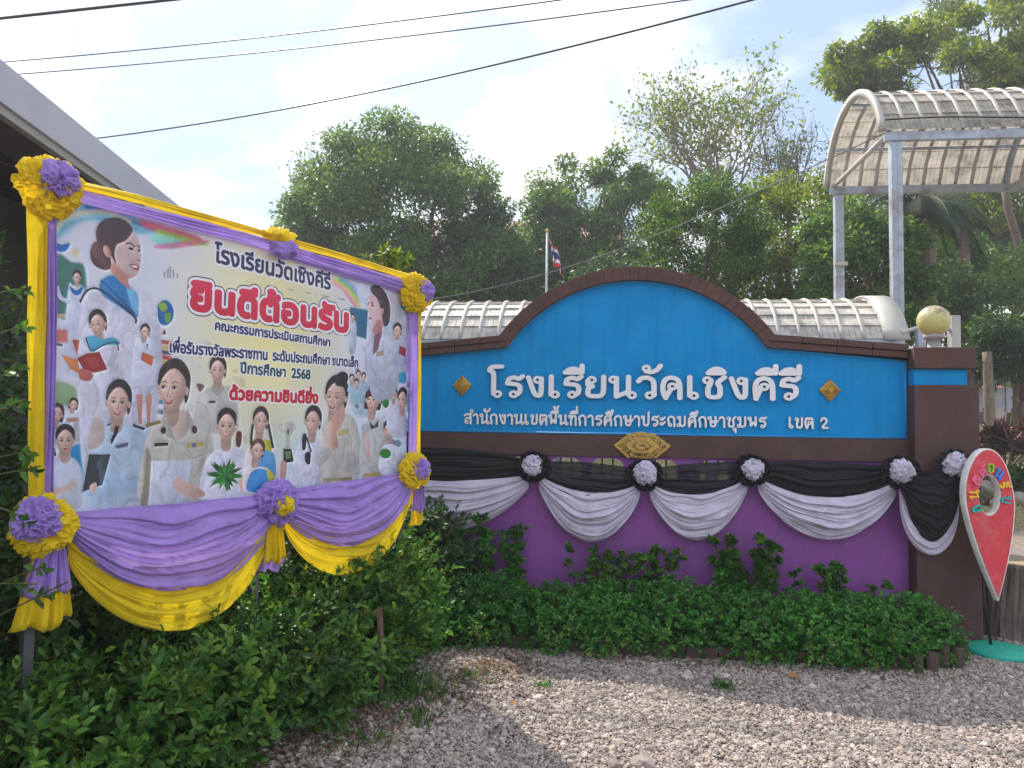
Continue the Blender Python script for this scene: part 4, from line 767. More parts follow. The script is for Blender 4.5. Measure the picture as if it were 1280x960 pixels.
a1 = n('GeometryNodeInputNamedAttribute'); a1.data_type = 'FLOAT_VECTOR'; a1.inputs[0].default_value = 'rot'; a2 = n('GeometryNodeInputNamedAttribute'); a2.data_type = 'FLOAT'; a2.inputs[0].default_value = 'scl'
er = n('FunctionNodeEulerToRotation'); l(a1.outputs[0], er.inputs[0]); l(er.outputs[0], ip.inputs['Rotation']); l(a2.outputs[0], ip.inputs['Scale']); l(ip.outputs[0], go.inputs[0])
md = gravel.modifiers.new('scatter', 'NODES'); md.node_group = ng

# ------------------------------------------------------------------ the sign wall
ACX, AHW, ARF, AR = -0.10, 1.065, 2.245, 1.289            # arch centre, half width, foot height, radius
acz = ARF-math.sqrt(AR**2-AHW**2); aa = math.asin(AHW/AR)
arch_in = [(ACX+AR*math.sin(a), acz+AR*math.cos(a)) for a in np.linspace(-aa, aa, 41)]
wall = empty('sign_wall', tuple(W(0, 0)), 'long painted school wall, arched blue name panel over a purple base', 'wall')
panel = [(-2.02, 1.525), (2.03, 1.525), (2.03, 2.145)]+arch_in[::-1]+[(-2.02, 2.165)]
prism('blue_panel', panel, [], -0.22, 0.0, MW, M['blue'], wall)
t_ = MBld(); path = [(2.03, 2.145)]+arch_in[::-1]+[(-2.02, 2.165)]
t_.tube([W(s, z-.006, .004) for s, z in path], .009, 6); t_.tube([W(2.024, z, .004) for z in (1.525, 2.14)], .009, 6); t_.build('panel_trim', M['bluetrim'], wall, True)
tb = MBld(); tb.tube([W(-2.02, 1.531, .005), W(2.03, 1.531, .005)], .009, 6); tb.build('panel_trim', M['bluetrim'], wall, True)
# cap: bricks laid round the arch, boards along the shoulders
capb = MBld(); 
for q in range(len(arch_in)-1):
    pass
CAPT, CAPF, CAPB = 0.110, 0.055, -0.27
core = arch_in+[(ACX+(AR+CAPT-.008)*math.sin(a), acz+(AR+CAPT-.008)*math.cos(a)) for a in np.linspace(aa, -aa, 41)]
prism('cap_core', core, [], CAPB, CAPF-.008, MW, M['mortar'], wall)
nb = 37
for i in range(nb):
    a0 = -aa+2*aa*i/nb+.0012; a1_ = -aa+2*aa*(i+1)/nb-.0012; j = rng.uniform(-.002, .002)
    V = []
    for d in (CAPB-.004, CAPF+j):
        for a, r in ((a0, AR-.002), (a1_, AR-.002), (a1_, AR+CAPT+j), (a0, AR+CAPT+j)): V.append(W(ACX+r*math.sin(a), acz+r*math.cos(a), d))
    MBld().add(V, [(3, 2, 1, 0), (4, 5, 6, 7), (0, 1, 5, 4), (1, 2, 6, 5), (2, 3, 7, 6), (3, 0, 4, 7)]).build('brick', M['brick'], wall, bevel=.0014)
for sgn, s_in, s_out in ((-1, ACX-AHW, -2.05), (1, ACX+AHW, 2.03)):
    for row in range(2):
        nn = 4
        for i in range(nn):
            sa = s_in+(s_out-s_in)*i/nn+sgn*.002; sb = s_in+(s_out-s_in)*(i+1)/nn-sgn*.002; V = []
            h = lambda s: ARF-.085*abs(s-s_in)/abs(s_out-s_in)
            if row == 1 and i == 0: sa2 = sa+sgn*0.055
            else: sa2 = sa
            j = rng.uniform(-.002, .002)
            for d in (CAPB-.004, CAPF+j+(.012 if row else 0)):
                for s, z in ((sa, h(sa)+row*.056), (sb, h(sb)+row*.056), (sb, h(sb)+row*.056+.052), (sa2, h(sa2)+row*.056+.052)): V.append(W(s, z, d))
            f = [(3, 2, 1, 0), (4, 5, 6, 7), (0, 1, 5, 4), (1, 2, 6, 5), (2, 3, 7, 6), (3, 0, 4, 7)]
            MBld().add(V, f if sgn > 0 else [tuple(reversed(q)) for q in f]).build('brick', M['brick'], wall, bevel=.003)
prism('brown_band', [(-2.05, 1.345), (2.03, 1.345), (2.03, 1.522), (-2.05, 1.522)], [], -.24, .035, MW, M['brown'], wall)
holes = []
OPN = [-1.47, -1.06, -0.66, -0.31, 0.13, 0.55, 1.05, 1.47]
for c in OPN:
    hw, zb, zt, r = .135, 1.16, 1.325, .075
    hp = [(c-hw, zb), (c+hw, zb)]+[(c+hw-r+r*math.cos(a), zt-r+r*math.sin(a)) for a in np.linspace(0, math.pi/2, 6)]+[(c-hw+r+r*math.cos(a), zt-r+r*math.sin(a)) for a in np.linspace(math.pi/2, math.pi, 6)]
    holes.append(hp)
prism('purple_base', [(-2.05, -.1), (2.03, -.1), (2.03, 1.342), (-2.05, 1.342)], holes, -.20, 0, MW, M['purple'], wall)
prism('plinth', [(-2.05, -.1), (2.03, -.1), (2.03, .335), (-2.05, .335)], [], .003, .03, MW, M['purple'], wall)
for c in OPN:
    for dx in (-.045, .045):
        MBld().tube([W(c+dx, 1.15, -.1), W(c+dx, 1.335, -.1)], .007, 6).build('window_bar', M['black_metal'], wall, True)
# raised letters
GW = stroke_set(.100, .062); GW2 = stroke_set(.098, .060)
def extr(V, T, z0, z1):
    """triangulated flat glyph to a solid"""
    n = len(V); key = {}; T = [tuple(t) for t in T]
    area = lambda t: (V[t[1]][0]-V[t[0]][0])*(V[t[2]][1]-V[t[0]][1])-(V[t[1]][1]-V[t[0]][1])*(V[t[2]][0]-V[t[0]][0])
    T = [t if area(t) > 0 else t[::-1] for t in T if abs(area(t)) > 1e-9]
    E = {}
    for a, b, c in T:
        for q in ((a, b), (b, c), (c, a)): E[q] = 1
    VV = [(x, y, z1) for x, y in V]+[(x, y, z0) for x, y in V]; F = [t for t in T]+[(c+n, b+n, a+n) for a, b, c in T]; S = len(F)
    F += [(b, a, a+n, b+n) for a, b in E if (b, a) not in E]
    return VV, F, S
def letters(txt, G, s0, s1, zbase, hgt, z0, z1, MAT, m, parent, name='letter', bev=0.0, path=None):
    cl, wd = layout(txt, G); sx_ = (s1-s0)/wd; sy_ = hgt/.558; res = []
    for g in cl:
        V = []; T = []
        for c, x, dy in g:
            o_ = len(V); V += [(s0+(q[0]+x)*sx_, zbase+(q[1]+dy)*sy_) for q in G[c]['V']]; T += [tuple(int(i)+o_ for i in tr) for tr in G[c]['T']]
        if path: V = path(V, g)
        VV, F, S = extr(V, T, z0, z1)
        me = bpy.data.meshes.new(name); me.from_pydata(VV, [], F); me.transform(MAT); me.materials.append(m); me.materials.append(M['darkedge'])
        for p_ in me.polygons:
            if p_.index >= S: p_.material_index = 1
        res.append(link(name, me, parent))
    return res
lw = letters('โรงเรียนวัดเชิงคีรี', GW, -1.315, 1.235, 1.828, -.0+.178, .004, .032, MW, M['white'], wall)
letters('สำนักงานเขตพื้นที่การศึกษาประถมศึกษาชุมพร    เขต 2', GW2, -1.525, 1.445, 1.598, .085, .003, .020, MW, M['white'], wall)
tb = MBld()
for q in range(26):
    s_, z_ = rng.uniform(1.1, 1.9), rng.uniform(1.9, 2.1); tb.box(W(s_, z_, .0012), (rng.uniform(.004, .018), rng.uniform(.003, .009), .002), WU, UP, WN)
sf_ = tb.build('paint_flecks', M['bluetrim'], wall); sf_['kind'] = 'stuff'
# gold ornaments
def diamond(s, z, r):
    V = []; rings = [(1.0, .004), (1.0, .016), (.80, .024), (.72, .017), (.5, .030), (.42, .024), (.22, .036), (.0, .040)]
    b_ = MBld(); n_ = 48
    for rr_, d in rings:
        for k in range(n_):
            a = 2*math.pi*k/n_; q = 1/(abs(math.cos(a))+abs(math.sin(a)))*(1+.06*math.cos(a*16)); V.append(W(s+r*rr_*q*math.cos(a), z+r*1.08*rr_*q*math.sin(a), d))
    F = []
    for i in range(len(rings)-1):
        for k in range(n_): F.append((i*n_+k, i*n_+(k+1) % n_, (i+1)*n_+(k+1) % n_, (i+1)*n_+k))
    return b_.add(V, F).build('diamond_ornament', M['gold'], wall)
diamond(-1.545, 1.922, .083); diamond(1.452, 1.904, .083)
M['golddark'] = mat('recess_gold', (.20, .12, .035), .6, .3, 25, .4, 90, metal=.2, dirt=(.06, .05, .035), dscale=20, damt=.8); M['goldlight'] = mat('bright_gold', (.72, .50, .16), .4, .2, 30, .3, 90, metal=.3, dirt=(.45, .40, .30), dscale=30, damt=.6)
hexa = [(-.262, 1.437), (-.14, 1.53), (-.03, 1.548), (.08, 1.53), (.205, 1.437), (.09, 1.338), (-.145, 1.338)]
cxh, czh = -.028, 1.437
for i_, (f, z0, z1) in enumerate(((1, .036, .058), (.84, .056, .068), (.62, .066, .08), (.34, .078, .092))):
    prism('emblem_plate', [(cxh+(x-cxh)*f, czh+(z-czh)*f) for x, z in hexa], [], z0, z1, MW, M['golddark'] if i_ % 2 else M['gold'], wall, bevel=.004)
sb_ = MBld()
for q in range(230):
    f = rng.choice([.93, .73, .5, .2]); e1 = rng.integers(len(hexa)); t = rng.random(); a_, b_ = np.array(hexa[e1]), np.array(hexa[(e1+1) % 7]); c_ = np.array([cxh, czh])+(a_+(b_-a_)*t-[cxh, czh])*f
    r = rng.uniform(.006, .013); a0 = rng.uniform(0, 6.28); zz = {.93: .058, .73: .068, .5: .08, .2: .092}[float(f)]
    sb_.tube([W(c_[0]+r*math.cos(a0+u), c_[1]+r*math.sin(a0+u), zz+.002) for u in np.linspace(0, 4.6, 7)], .0030, 4)
es_ = sb_.build('emblem_scrolls', M['goldlight'], wall); es_['kind'] = 'stuff'

# gate pillar at the right end
pil = empty('gate_pillar', tuple(W(2.3, 0)), 'square brown gate pillar with a blue neck at the right end of the wall', 'pillar')
def wbox(mb, s0, s1, z0, z1, d0, d1): return mb.box((W((s0+s1)/2, (z0+z1)/2, (d0+d1)/2)), (s1-s0, d1-d0, z1-z0), WU, WN, (0, 0, 1))
wbox(MBld(), 2.033, 2.50, -.1, 1.945, -.38, .155).build('shaft', M['brown'], pil, bevel=.008)
wbox(MBld(), 2.045, 2.432, 1.945, 2.07, -.34, .115).build('neck', M['blue'], pil, bevel=.005)
wbox(MBld(), 2.034, 2.482, 2.07, 2.235, -.39, .165).build('cap', M['brick'], pil, bevel=.008)
lp = atY(1167, 401, 6.0); lamp = empty('globe_lamp', (lp[0], lp[1], 2.235), 'weathered yellow globe lamp standing on the gate pillar cap', 'lamp')
m, t, p = new_mat('yellowed_globe'); n = t.nodes.new; l = t.links.new; tcn = n('ShaderNodeTexCoord'); sx = n('ShaderNodeSeparateXYZ'); nz = n('ShaderNodeTexNoise'); nz.inputs['Scale'].default_value = 26; nz.inputs['Detail'].default_value = 9; nz.inputs['Roughness'].default_value = .7
l(tcn.outputs['Object'], nz.inputs['Vector']); l(tcn.outputs['Generated'], sx.inputs[0]); a_ = n('ShaderNodeMath'); a_.operation = 'MULTIPLY_ADD'; a_.inputs[1].default_value = .55; l(sx.outputs['Z'], a_.inputs[0]); l(nz.outputs[0], a_.inputs[2])
rr = n('ShaderNodeValToRGB'); e = rr.color_ramp.elements; e[0].color = (.60, .54, .20, 1); e[1].color = (.26, .21, .14, 1); e[0].position = .66; e[1].position = 1.0; x = e.new(.85); x.color = (.50, .46, .22, 1); l(a_.outputs[0], rr.inputs[0]); l(rr.outputs[0], p.inputs['Base Color']); p.inputs['Roughness'].default_value = .5; p.inputs['Subsurface Weight'].default_value = .15; M['globe'] = m
gr_ = .122; MBld().lathe((lp[0], lp[1], lp[2]), [(max(.004, gr_*math.sin(a)), -gr_*math.cos(a)) for a in np.linspace(.35, math.pi-.02, 22)], 32).build('globe', M['globe'], lamp, True)
zb = lp[2]-gr_; MBld().lathe((lp[0], lp[1], 2.235), [(.075, 0), (.075, .012), (.05, .018), (.045, zb-2.235-.03), (.075, zb-2.235-.022), (.078, zb-2.235+.01), (.04, zb-2.235+.016)], 20).build('pedestal', mat('grey_plastic', (.33, .31, .29), .6, .15, 9), lamp, True)

# planter of low brown bricks in front of the wall
M['plinthbrick'] = mat('dirty_brick', (.085, .052, .042), .85, .3, 9, .6, 30, dirt=(.05, .045, .03), dscale=8, damt=.8)
plant = empty('planter', tuple(W(0, 0, .9)), 'low dark brick planter edge half hidden under the green ground cover', 'planter')
for row in range(1):
    s = -1.95+(row % 2)*.11
    while s < 1.78:
        wbox(MBld(), s+.003, s+.215, .005+row*.085, .086+row*.085, (.83+rng.uniform(-.004, .004)), .93+rng.uniform(-.006, .006)).build('brick', M['plinthbrick'], plant, bevel=.004); s += .22
P_ = MBld(); wbox(P_, -2.0, 2.0, -.05, .08, .04, .83); P_.build('soil', M['soil'], plant)
lg = empty('log_edging', tuple(W(2.05, 0, .5)), 'short upright weathered log posts closing the right end of the planter', 'log edging')
for i, (s, d, h, r) in enumerate(((1.95, .82, .19, .045), (2.05, .80, .14, .04), (2.13, .66, .20, .042), (2.06, .55, .21, .045), (1.85, .9, .13, .04), (1.75, .93, .11, .035))):
    c = W(s, -.05, d); MBld().lathe(c, [(r*1.05, 0), (r, .05), (r*.96, h*.7), (r, h+.04), (r*.8, h+.05)], 12, lambda t, z: .1*math.sin(t*3+i)+.06*math.sin(t*7+z*30)).build('log', M['wood'], lg, True)

# ------------------------------------------------------------------ cloth on the wall
def swag(name, A, Bp, up, nrm, top, bot, m, parent=None, folds=7, amp=.02, pinch=(.04, .05), bulge=.03, asym=0.0, nu=72, nv=64, seed=0, power=.75, off=.012, lift=0.0):
    """cloth hung between A and Bp; top / bot are the drops at mid-span of its upper and lower edge"""
    A = np.array(A, float); Bp = np.array(Bp, float); up = np.array(up, float); nrm = np.array(nrm, float)
    u = np.linspace(0, 1, nu)[:, None]; v = np.linspace(0, 1, nv)[None, :]; uu = u+asym*np.sin(math.pi*u)*.35*(v)
    sh = np.clip(1-(2*u-1)**2, 0, 1)**power; skew = 1+asym*(.5-u)*1.2
    drop = (top+(bot-top)*(v**.92))*sh*skew+(pinch[0]*(1-u)+pinch[1]*u)*v
    r = np.random.default_rng(seed+11); ph = r.uniform(0, 6.28, 6)
    warp = v+.05*np.sin(u*math.pi*2+ph[0])*np.sin(v*math.pi)+.03*np.sin(v*7+ph[3])+.018*np.sin(u*math.pi*5+ph[1]+v*5)+.04*(u-.5)*np.sin(v*9+ph[4])
    f = sum(w_*np.abs(np.sin(math.pi*(warp*folds*k_)+ph[i]+.5*np.sin(3*u+ph[i+1])))**.8 for i, (w_, k_) in enumerate(((.55, 1.0), (.30, 1.73), (.20, 3.1), (.10, 5.7))))
    f = f*(.55+.9*np.clip(.5+.8*vnoise(np.stack(np.broadcast_arrays(u*2.2+seed, v*5.1, u*0+2), -1)), 0, 1))
    fade = .30+.70*np.clip(np.sin(math.pi*u), 0, 1)**.5
    disp = amp*(f-.5)*fade*np.clip((1-v)*14, .15, 1)*np.clip(v*10, .3, 1)
    body = bulge*np.sin(math.pi*np.clip(v, 0, 1)**1.4)*sh
    nz_ = .004*vnoise(np.stack(np.broadcast_arrays(u*5+seed, v*9, u*0), -1))
    P = A+(Bp-A)*uu[..., None]-up*drop[..., None]+nrm*(off+disp+body+nz_)[..., None]
    P = P-up*(disp*.5)[..., None]
    return grid(name, P, m, parent)
def ruffle(name, c, nrm, up, R0, m, parent, layers=4, waves=9, depth=.05, seed=0, squash=1.0, inner=0.0):
    """a bunched cloth rosette: concentric wavy frills, each standing up out of the base"""
    c = np.array(c, float); n_ = np.array(nrm, float)/np.linalg.norm(nrm); s_ = np.cross(up, n_); s_ /= np.linalg.norm(s_); w_ = np.cross(n_, s_); r_ = np.random.default_rng(seed)
    V = []; F = []; nth, nt_ = 260, 7; th = np.linspace(0, 2*math.pi, nth, endpoint=False)[:, None]; t = np.linspace(0, 1, nt_)[None, :]
    for j in range(layers):
        fr = inner+(1-inner)*(1-j/layers); r1 = R0*fr; r0 = R0*max(inner*.8, fr-1.35*(1-inner)/layers); h0 = depth*(1-fr**2)*.9; k1 = max(5, int(waves*fr)); p1, p2, p3 = r_.uniform(0, 6.28, 3)
        wob = .5*np.sin(k1*th+p1+1.4*np.sin(2*th+p2))+.5*np.sin((k1*2+1)*th+p3+1.2*np.sin(3*th))+.35*np.sin((k1*3+3)*th+p2)
        rad = r0+(r1-r0)*(t**.8)+R0*.055*wob*t*(1-.2*t)+R0*.05*np.sin(3*th+p2)*t; z = h0+depth*.5*np.sin(t*math.pi*.62)+depth*.42*t*(np.cos(k1*th+p1+1.4*np.sin(2*th+p2))+.5*np.sin((k1*2+1)*th+p1))
        tt = th+.10*t*np.cos(k1*th*1.0+p3)+.06*t*np.sin((2*k1+1)*th)
        P = c+s_*(rad*np.cos(tt))[..., None]+w_*(rad*np.sin(tt)*squash)[..., None]+n_*(z)[..., None]
        idx = np.arange(nth*nt_).reshape(nth, nt_)+len(V)*nth*nt_; V.append(P.reshape(-1, 3)); ix = np.vstack([idx, idx[:1]]); F.append(np.stack([ix[:-1, :-1], ix[1:, :-1], ix[1:, 1:], ix[:-1, 1:]], -1).reshape(-1, 4))
    return link(name, npmesh(name, np.concatenate(V), np.concatenate(F), True), parent, m)
def scrunch(name, c, nrm, up, R0, m, parent, depth=.09, seed=0, freq=34, amp=.016, squash=1.0, lobes=7):
    """bunched cloth: a low dome crumpled into worm-like folds"""
    c = np.array(c, float); n_ = np.array(nrm, float)/np.linalg.norm(nrm); s_ = np.cross(up, n_); s_ /= np.linalg.norm(s_); w_ = np.cross(n_, s_); nu_, nv_ = 300, 84
    th = np.linspace(0, 2*math.pi, nu_, endpoint=False)[:, None]; ph = np.linspace(0.0, 1.0, nv_)[None, :]**.8*math.pi*.62; r_ = np.random.default_rng(seed); p1, p2 = r_.uniform(0, 6.28, 2)
    lob = 1+.07*np.abs(np.sin(lobes*th/2+p1))+.05*np.sin(3*th+p2); r = R0*.97*np.sin(ph)*lob*(1-.0*th); x = r*np.cos(th); y = r*np.sin(th)*squash; z = depth*np.cos(ph)*1.0+0*th
    Q = np.stack([x, y, z], -1); q = Q+seed*1.7; wq = q+.022*np.stack([vnoise(q, 18), vnoise(q+5, 18), vnoise(q+9, 18)], -1)
    n1 = vnoise(wq*np.array([1, 1, 1]), freq); n2 = vnoise(wq+3.3, freq*1.9); d = amp*(1-3.0*np.abs(n1))+amp*.5*(1-3*np.abs(n2))
    dr = Q/np.array([R0, R0*squash, depth])**2*R0; dr /= np.linalg.norm(dr, axis=-1, keepdims=True)+1e-9; Q = Q+dr*d[..., None]
    P = c+s_*Q[..., 0:1]+w_*Q[..., 1:2]+n_*Q[..., 2:3]; return grid(name, P, m, parent, True, True)
def petals(name, c, nrm, up, R0, m, parent, n=14, seed=0):
    """puffy looped petals"""
    c = np.array(c, float); n_ = np.array(nrm, float); s_ = np.cross(up, n_); s_ /= np.linalg.norm(s_); w_ = np.cross(n_, s_); r_ = np.random.default_rng(seed); V = []; F = []; a, b = 11, 8
    for i in range(n):
        ang = i*2.4; rr_ = R0*.78*math.sqrt((i+.3)/n); cc = c+s_*rr_*math.cos(ang)+w_*rr_*math.sin(ang)+n_*(R0*.55*(1-(rr_/R0)**2)); pr = R0*r_.uniform(.26, .38)
        d = s_*math.cos(ang)+w_*math.sin(ang); e_ = np.cross(n_, d); tl = r_.normal(size=3)*.3; n2 = n_+tl; n2 /= np.linalg.norm(n2)
        th = np.linspace(0, 2*math.pi, a, endpoint=False)[:, None]; t = np.linspace(0, 1, b)[None, :]
        rad = pr*np.sin(t*math.pi*.5)*(1+.16*np.sin(4*th+i)*t); z = pr*.75*np.cos(t*math.pi*.62)+pr*.15*np.cos(5*th+i)*t
        P = cc+d*(rad*np.cos(th))[..., None]+e_*(rad*np.sin(th))[..., None]+n2*z[..., None]; idx = np.arange(a*b).reshape(a, b)+i*a*b; V.append(P.reshape(-1, 3)); ix = np.vstack([idx, idx[:1]]); F.append(np.stack([ix[:-1, :-1], ix[1:, :-1], ix[1:, 1:], ix[:-1, 1:]], -1).reshape(-1, 4))
    return link(name, npmesh(name, np.concatenate(V), np.concatenate(F), True), parent, m)
UP = np.array([0, 0, 1.0])
def wp(px, py, d=.04): s, z = wpx(px, py, d); return W(s, z, d)
RO = [(668, 583), (806, 593), (940, 588), (1124, 590), (1191, 583)]
where = ['leftmost of five, above the tall leafy plants', 'second from left, just below the gold emblem', 'middle one of five along the wall', 'where the purple wall meets the brown pillar', 'on the front of the gate pillar beside the red pin sign']
for i, (px, py) in enumerate(RO):
    dd = .10 if i < 3 else .20
    c = wp(px, py, dd); root = empty('cloth_rosette', tuple(c), 'black and white rosette, '+where[i], 'rosette', 'black and white rosettes on the wall')
    ruffle('outer_ruffle', c, WN, UP, .142, M['black'], root, 6, 12, .06, i, .9, .15); scrunch('white_center', c+WN*.052+UP*.012-WU*.01*(i == 0), WN, UP, [.078, .090, .080, .084, .086][i], M['chiffon'], root, .065, 70+i, 40, .0085, lobes=11)
DROP = [((430, 585), (668, 592), .10, .50, .13), ((668, 592), (806, 602), .135, .50, .17), ((806, 602), (940, 594), .14, .47, .16), ((940, 594), (1124, 600), .17, .46, .17)]
nm = ['between the yellow banner and the first rosette', 'between the first and second rosettes', 'under the gold emblem, between second and third rosettes', 'widest one, between the third rosette and the pillar']
for i, (a, b, tp, bt, bk) in enumerate(DROP):
    A = wp(a[0]+6*(i > 0), a[1], .05); Bq = wp(b[0]-6, b[1], .05); A2 = A+UP*.05; B2 = Bq+UP*.05; Wd = np.linalg.norm(Bq-A)
    o = swag('black_swag', A2+UP*.045, B2+UP*.045, UP, WN, -.03 if i else -.10, tp+.08, M['black'] if i in (0, 3) else M['sheer'], None, 5, .028, (.09, .09), .02, 0, seed=i*3, power=.7, off=.0)
    tag(o, 'black cloth gathered along the openings, '+nm[i], 'drape', 'black swags on the wall')
    o = swag('white_swag', A, Bq, UP, WN, tp-.02, bt-.09, M['chiffon'], None, 5.5, .050, (.11, .11), .055, 0, seed=i*7+2, power=.86, off=.03)
    tag(o, 'white cloth swag '+nm[i], 'drape', 'white swags on the wall')
A = wp(1122, 594, .17); Bq = wp(1196, 590, .19)
o = swag('white_swag', A, Bq, UP, WN, .28, .45, M['chiffon'], None, 4, .03, (.12, .20), .04, 0.05, seed=50, power=.42, off=.02); tag(o, 'narrow white cloth drop behind black cloth on the gate pillar', 'drape', 'white swags on the wall')
o = swag('black_swag', A+WN*.03+WU*.02, Bq+UP*.03+WN*.03, UP, WN, -.02, .40, M['black'], None, 6, .04, (.10, .14), .05, -.10, seed=55, power=.75, off=.03); tag(o, 'black cloth hanging in deep folds on the gate pillar', 'drape', 'black swags on the wall')

# ------------------------------------------------------------------ welcome banner on its frame
ban = empty('welcome_banner', tuple(B(1.1, 0)), 'large printed welcome banner with teachers and pupils in a lilac and yellow cloth border', 'banner')
def bp(px, py, d=0.0): a, z = bpx(px, py, d); return B(a, z, d)
im = banner_print()
m, t, p = new_mat('vinyl_print'); n = t.nodes.new; l = t.links.new; ti = n('ShaderNodeTexImage'); ti.image = im; l(ti.outputs[0], p.inputs['Base Color']); p.inputs['Roughness'].default_value = .36; p.inputs['Specular IOR Level'].default_value = .5
nb_ = n('ShaderNodeTexNoise'); nb_.inputs['Scale'].default_value = 3.2; nb_.inputs['Detail'].default_value = 3; tcn = n('ShaderNodeTexCoord'); l(tcn.outputs['Object'], nb_.inputs['Vector']); b_ = n('ShaderNodeBump'); b_.inputs['Strength'].default_value = .35; b_.inputs['Distance'].default_value = .03; l(nb_.outputs[0], b_.inputs['Height']); l(b_.outputs[0], p.inputs['Normal'])
M['print'] = m
nu, nv = 60, 40; U_, V_ = np.meshgrid(np.linspace(0, 1, nu), np.linspace(0, 1, nv), indexing='ij'); PP = BO+BT*(U_*BLEN)[..., None]; PP[..., 2] = 0; PP = PP+UP*(ZB+(ZT-ZB)*V_)[..., None]+BN*(.006*vnoise(np.stack([U_*4, V_*3, U_*0], -1)))[..., None]
o = grid('printed_sheet', PP, M['print'], ban); uvl = o.data.uv_layers.new(name='uv'); li = np.zeros(len(o.data.loops), int); o.data.loops.foreach_get('vertex_index', li); uvl.data.foreach_set('uv', np.stack([U_.ravel()[li], V_.ravel()[li]], -1).astype(np.float32).ravel())
fr = MBld()
for (a0, z0, a1_, z1) in ((-.03, ZB, BLEN+.03, ZB), (-.03, ZT, BLEN+.03, ZT), (-.03, 1.85, BLEN+.03, 1.85)): fr.box((B((a0+a1_)/2, z0, -.03)), (a1_-a0, .03, .03), BT, BN, UP)
for a in (0, BLEN/2, BLEN): fr.box(B(a, 1.25, -.062), (.04, .04, 2.5), BT, BN, UP)
fr.build('steel_frame', mat('dull_frame_steel', (.12, .12, .13), .5, .1, 5), ban)
def strip(name, pts, wdir, width, m, parent, pleats=5, amp=.012, seed=0, d=.0, sagn=.01):
    """gathered cloth running lengthwise along pts (polyline, banner frame)"""
    pts = np.array(pts); n_ = 60; s = np.linspace(0, len(pts)-1, n_); P0 = np.array([[np.interp(x, range(len(pts)), pts[:, k]) for k in range(3)] for x in s]); v = np.linspace(0, 1, 26); r_ = np.random.default_rng(seed); ph = r_.uniform(0, 6.28, 4)
    Uu = np.linspace(0, 1, n_)[:, None]; Vv = v[None, :]; wd_ = width*(1+.06*np.sin(Uu*7+ph[2])+.05*np.sin(Uu*19+ph[1]))
    prof = amp*np.abs(np.sin(math.pi*pleats*Vv+.9*np.sin(Uu*6+ph[0])+.3*Vv*np.sin(Uu*17)))+amp*.5*np.sin(math.pi*pleats*2.3*Vv+ph[1]+1.5*Uu)+.022*np.sin(math.pi*Vv)
    P = P0[:, None, :]+np.array(wdir)*((Vv-.5)*wd_)[..., None]+BN*(d+prof)[..., None]
    return grid(name, P, m, parent)
tl, tr_, bl, br = bpx(44, 232), bpx(526, 352), bpx(36, 640), bpx(515, 590)
# yellow outer and lilac inner gathers: left, top, right
def bq(a, z): return B(a, z, 0)
strip('yellow_border', [bp(44, 232), bp(43, 440), bp(44, 640)], BT, .072, M['yellow'], ban, 3, .014, 1, .01)
strip('lilac_border', [bp(61, 240), bp(60, 440), bp(56, 635)], BT, .048, M['lilac'], ban, 3, .012, 2, .014)
strip('yellow_border', [bp(50, 222), bp(170, 250), bp(300, 286), bp(350, 300)], UP, .040, M['yellow'], ban, 2, .010, 3, .02)
strip('yellow_border', [bp(345, 299), bp(430, 323), bp(525, 352)], UP, .040, M['yellow'], ban, 2, .010, 4, .02)
strip('lilac_border', [bp(60, 236), bp(200, 272), bp(300, 297), bp(356, 314)], UP, .058, M['lilac'], ban, 3, .012, 5, .012)
strip('lilac_border', [bp(350, 313), bp(400, 328), bp(520, 364)], UP, .083, M['lilac'], ban, 3, .012, 6, .012)
strip('lilac_border', [bp(513.5, 365), bp(513.5, 480), bp(512, 590)], BT, .078, M['lilac'], ban, 3, .014, 7, .012)
strip('yellow_border', [bp(519.5, 358), bp(519.5, 480), bp(518, 590)], BT, .036, M['yellow'], ban, 2, .010, 8, .016)
# swags under the print
def bswag(name, a, b, *args, **kw):
    A = bp(*a); Bq = bp(*b); U3 = UP.copy(); return swag(name, A, Bq, U3, BN, *args, **kw)
L1, L2, L3 = (88, 646), (338, 624), (508, 594)
bswag('yellow_swag', (82, 668), (338, 640), .11, .42, M['yellow'], ban, 5.5, .035, (.10, .08), .03, asym=.34, seed=21, power=.80, off=.02)
bswag('lilac_swag', (84, 640), (342, 616), .0, .325, M['lilac'], ban, 6.5, .042, (.09, .12), .05, asym=.22, seed=22, power=.78, off=.03)
bswag('yellow_swag', (352, 634), (512, 598), .12, .40, M['yellow'], ban, 5, .035, (.10, .07), .03, asym=.32, seed=23, power=.80, off=.02)
bswag('lilac_swag', (346, 612), (512, 588), .0, .315, M['lilac'], ban, 6, .042, (.10, .06), .05, asym=.24, seed=24, power=.76, off=.03)
def rosette(px, py, R0, outer, inner, ipx, ipy, R1, seed, place, d=.055):
    c = bp(px, py, d); root = empty('fabric_rosette', tuple(c), place, 'rosette', 'yellow and lilac rosettes round the banner')
    scrunch('outer_ruffle', c, BN, UP, R0, M[outer], root, .085, seed, 40, .013, lobes=9); c2 = bp(ipx, ipy, d+.05); scrunch('ruffled_center', c2, BN*.9+UP*.1, UP, R1, M[inner], root, .07, seed+9, 48, .011)
rosette(62, 234, .118, 'yellow', 'lilac', 72, 225, .072, 1, 'yellow cloth rosette with lilac center at the top left corner of the banner')
rosette(54, 657, .116, 'yellow', 'lilac', 46, 650, .082, 2, 'yellow cloth rosette with lilac center at the bottom left corner of the banner')
rosette(520, 366, .118, 'yellow', 'lilac', 529, 364, .062, 3, 'yellow cloth rosette with lilac center at the top right corner of the banner')
rosette(517, 589, .108, 'yellow', 'lilac', 524, 587, .060, 4, 'yellow cloth rosette with lilac center at the bottom right corner of the banner')
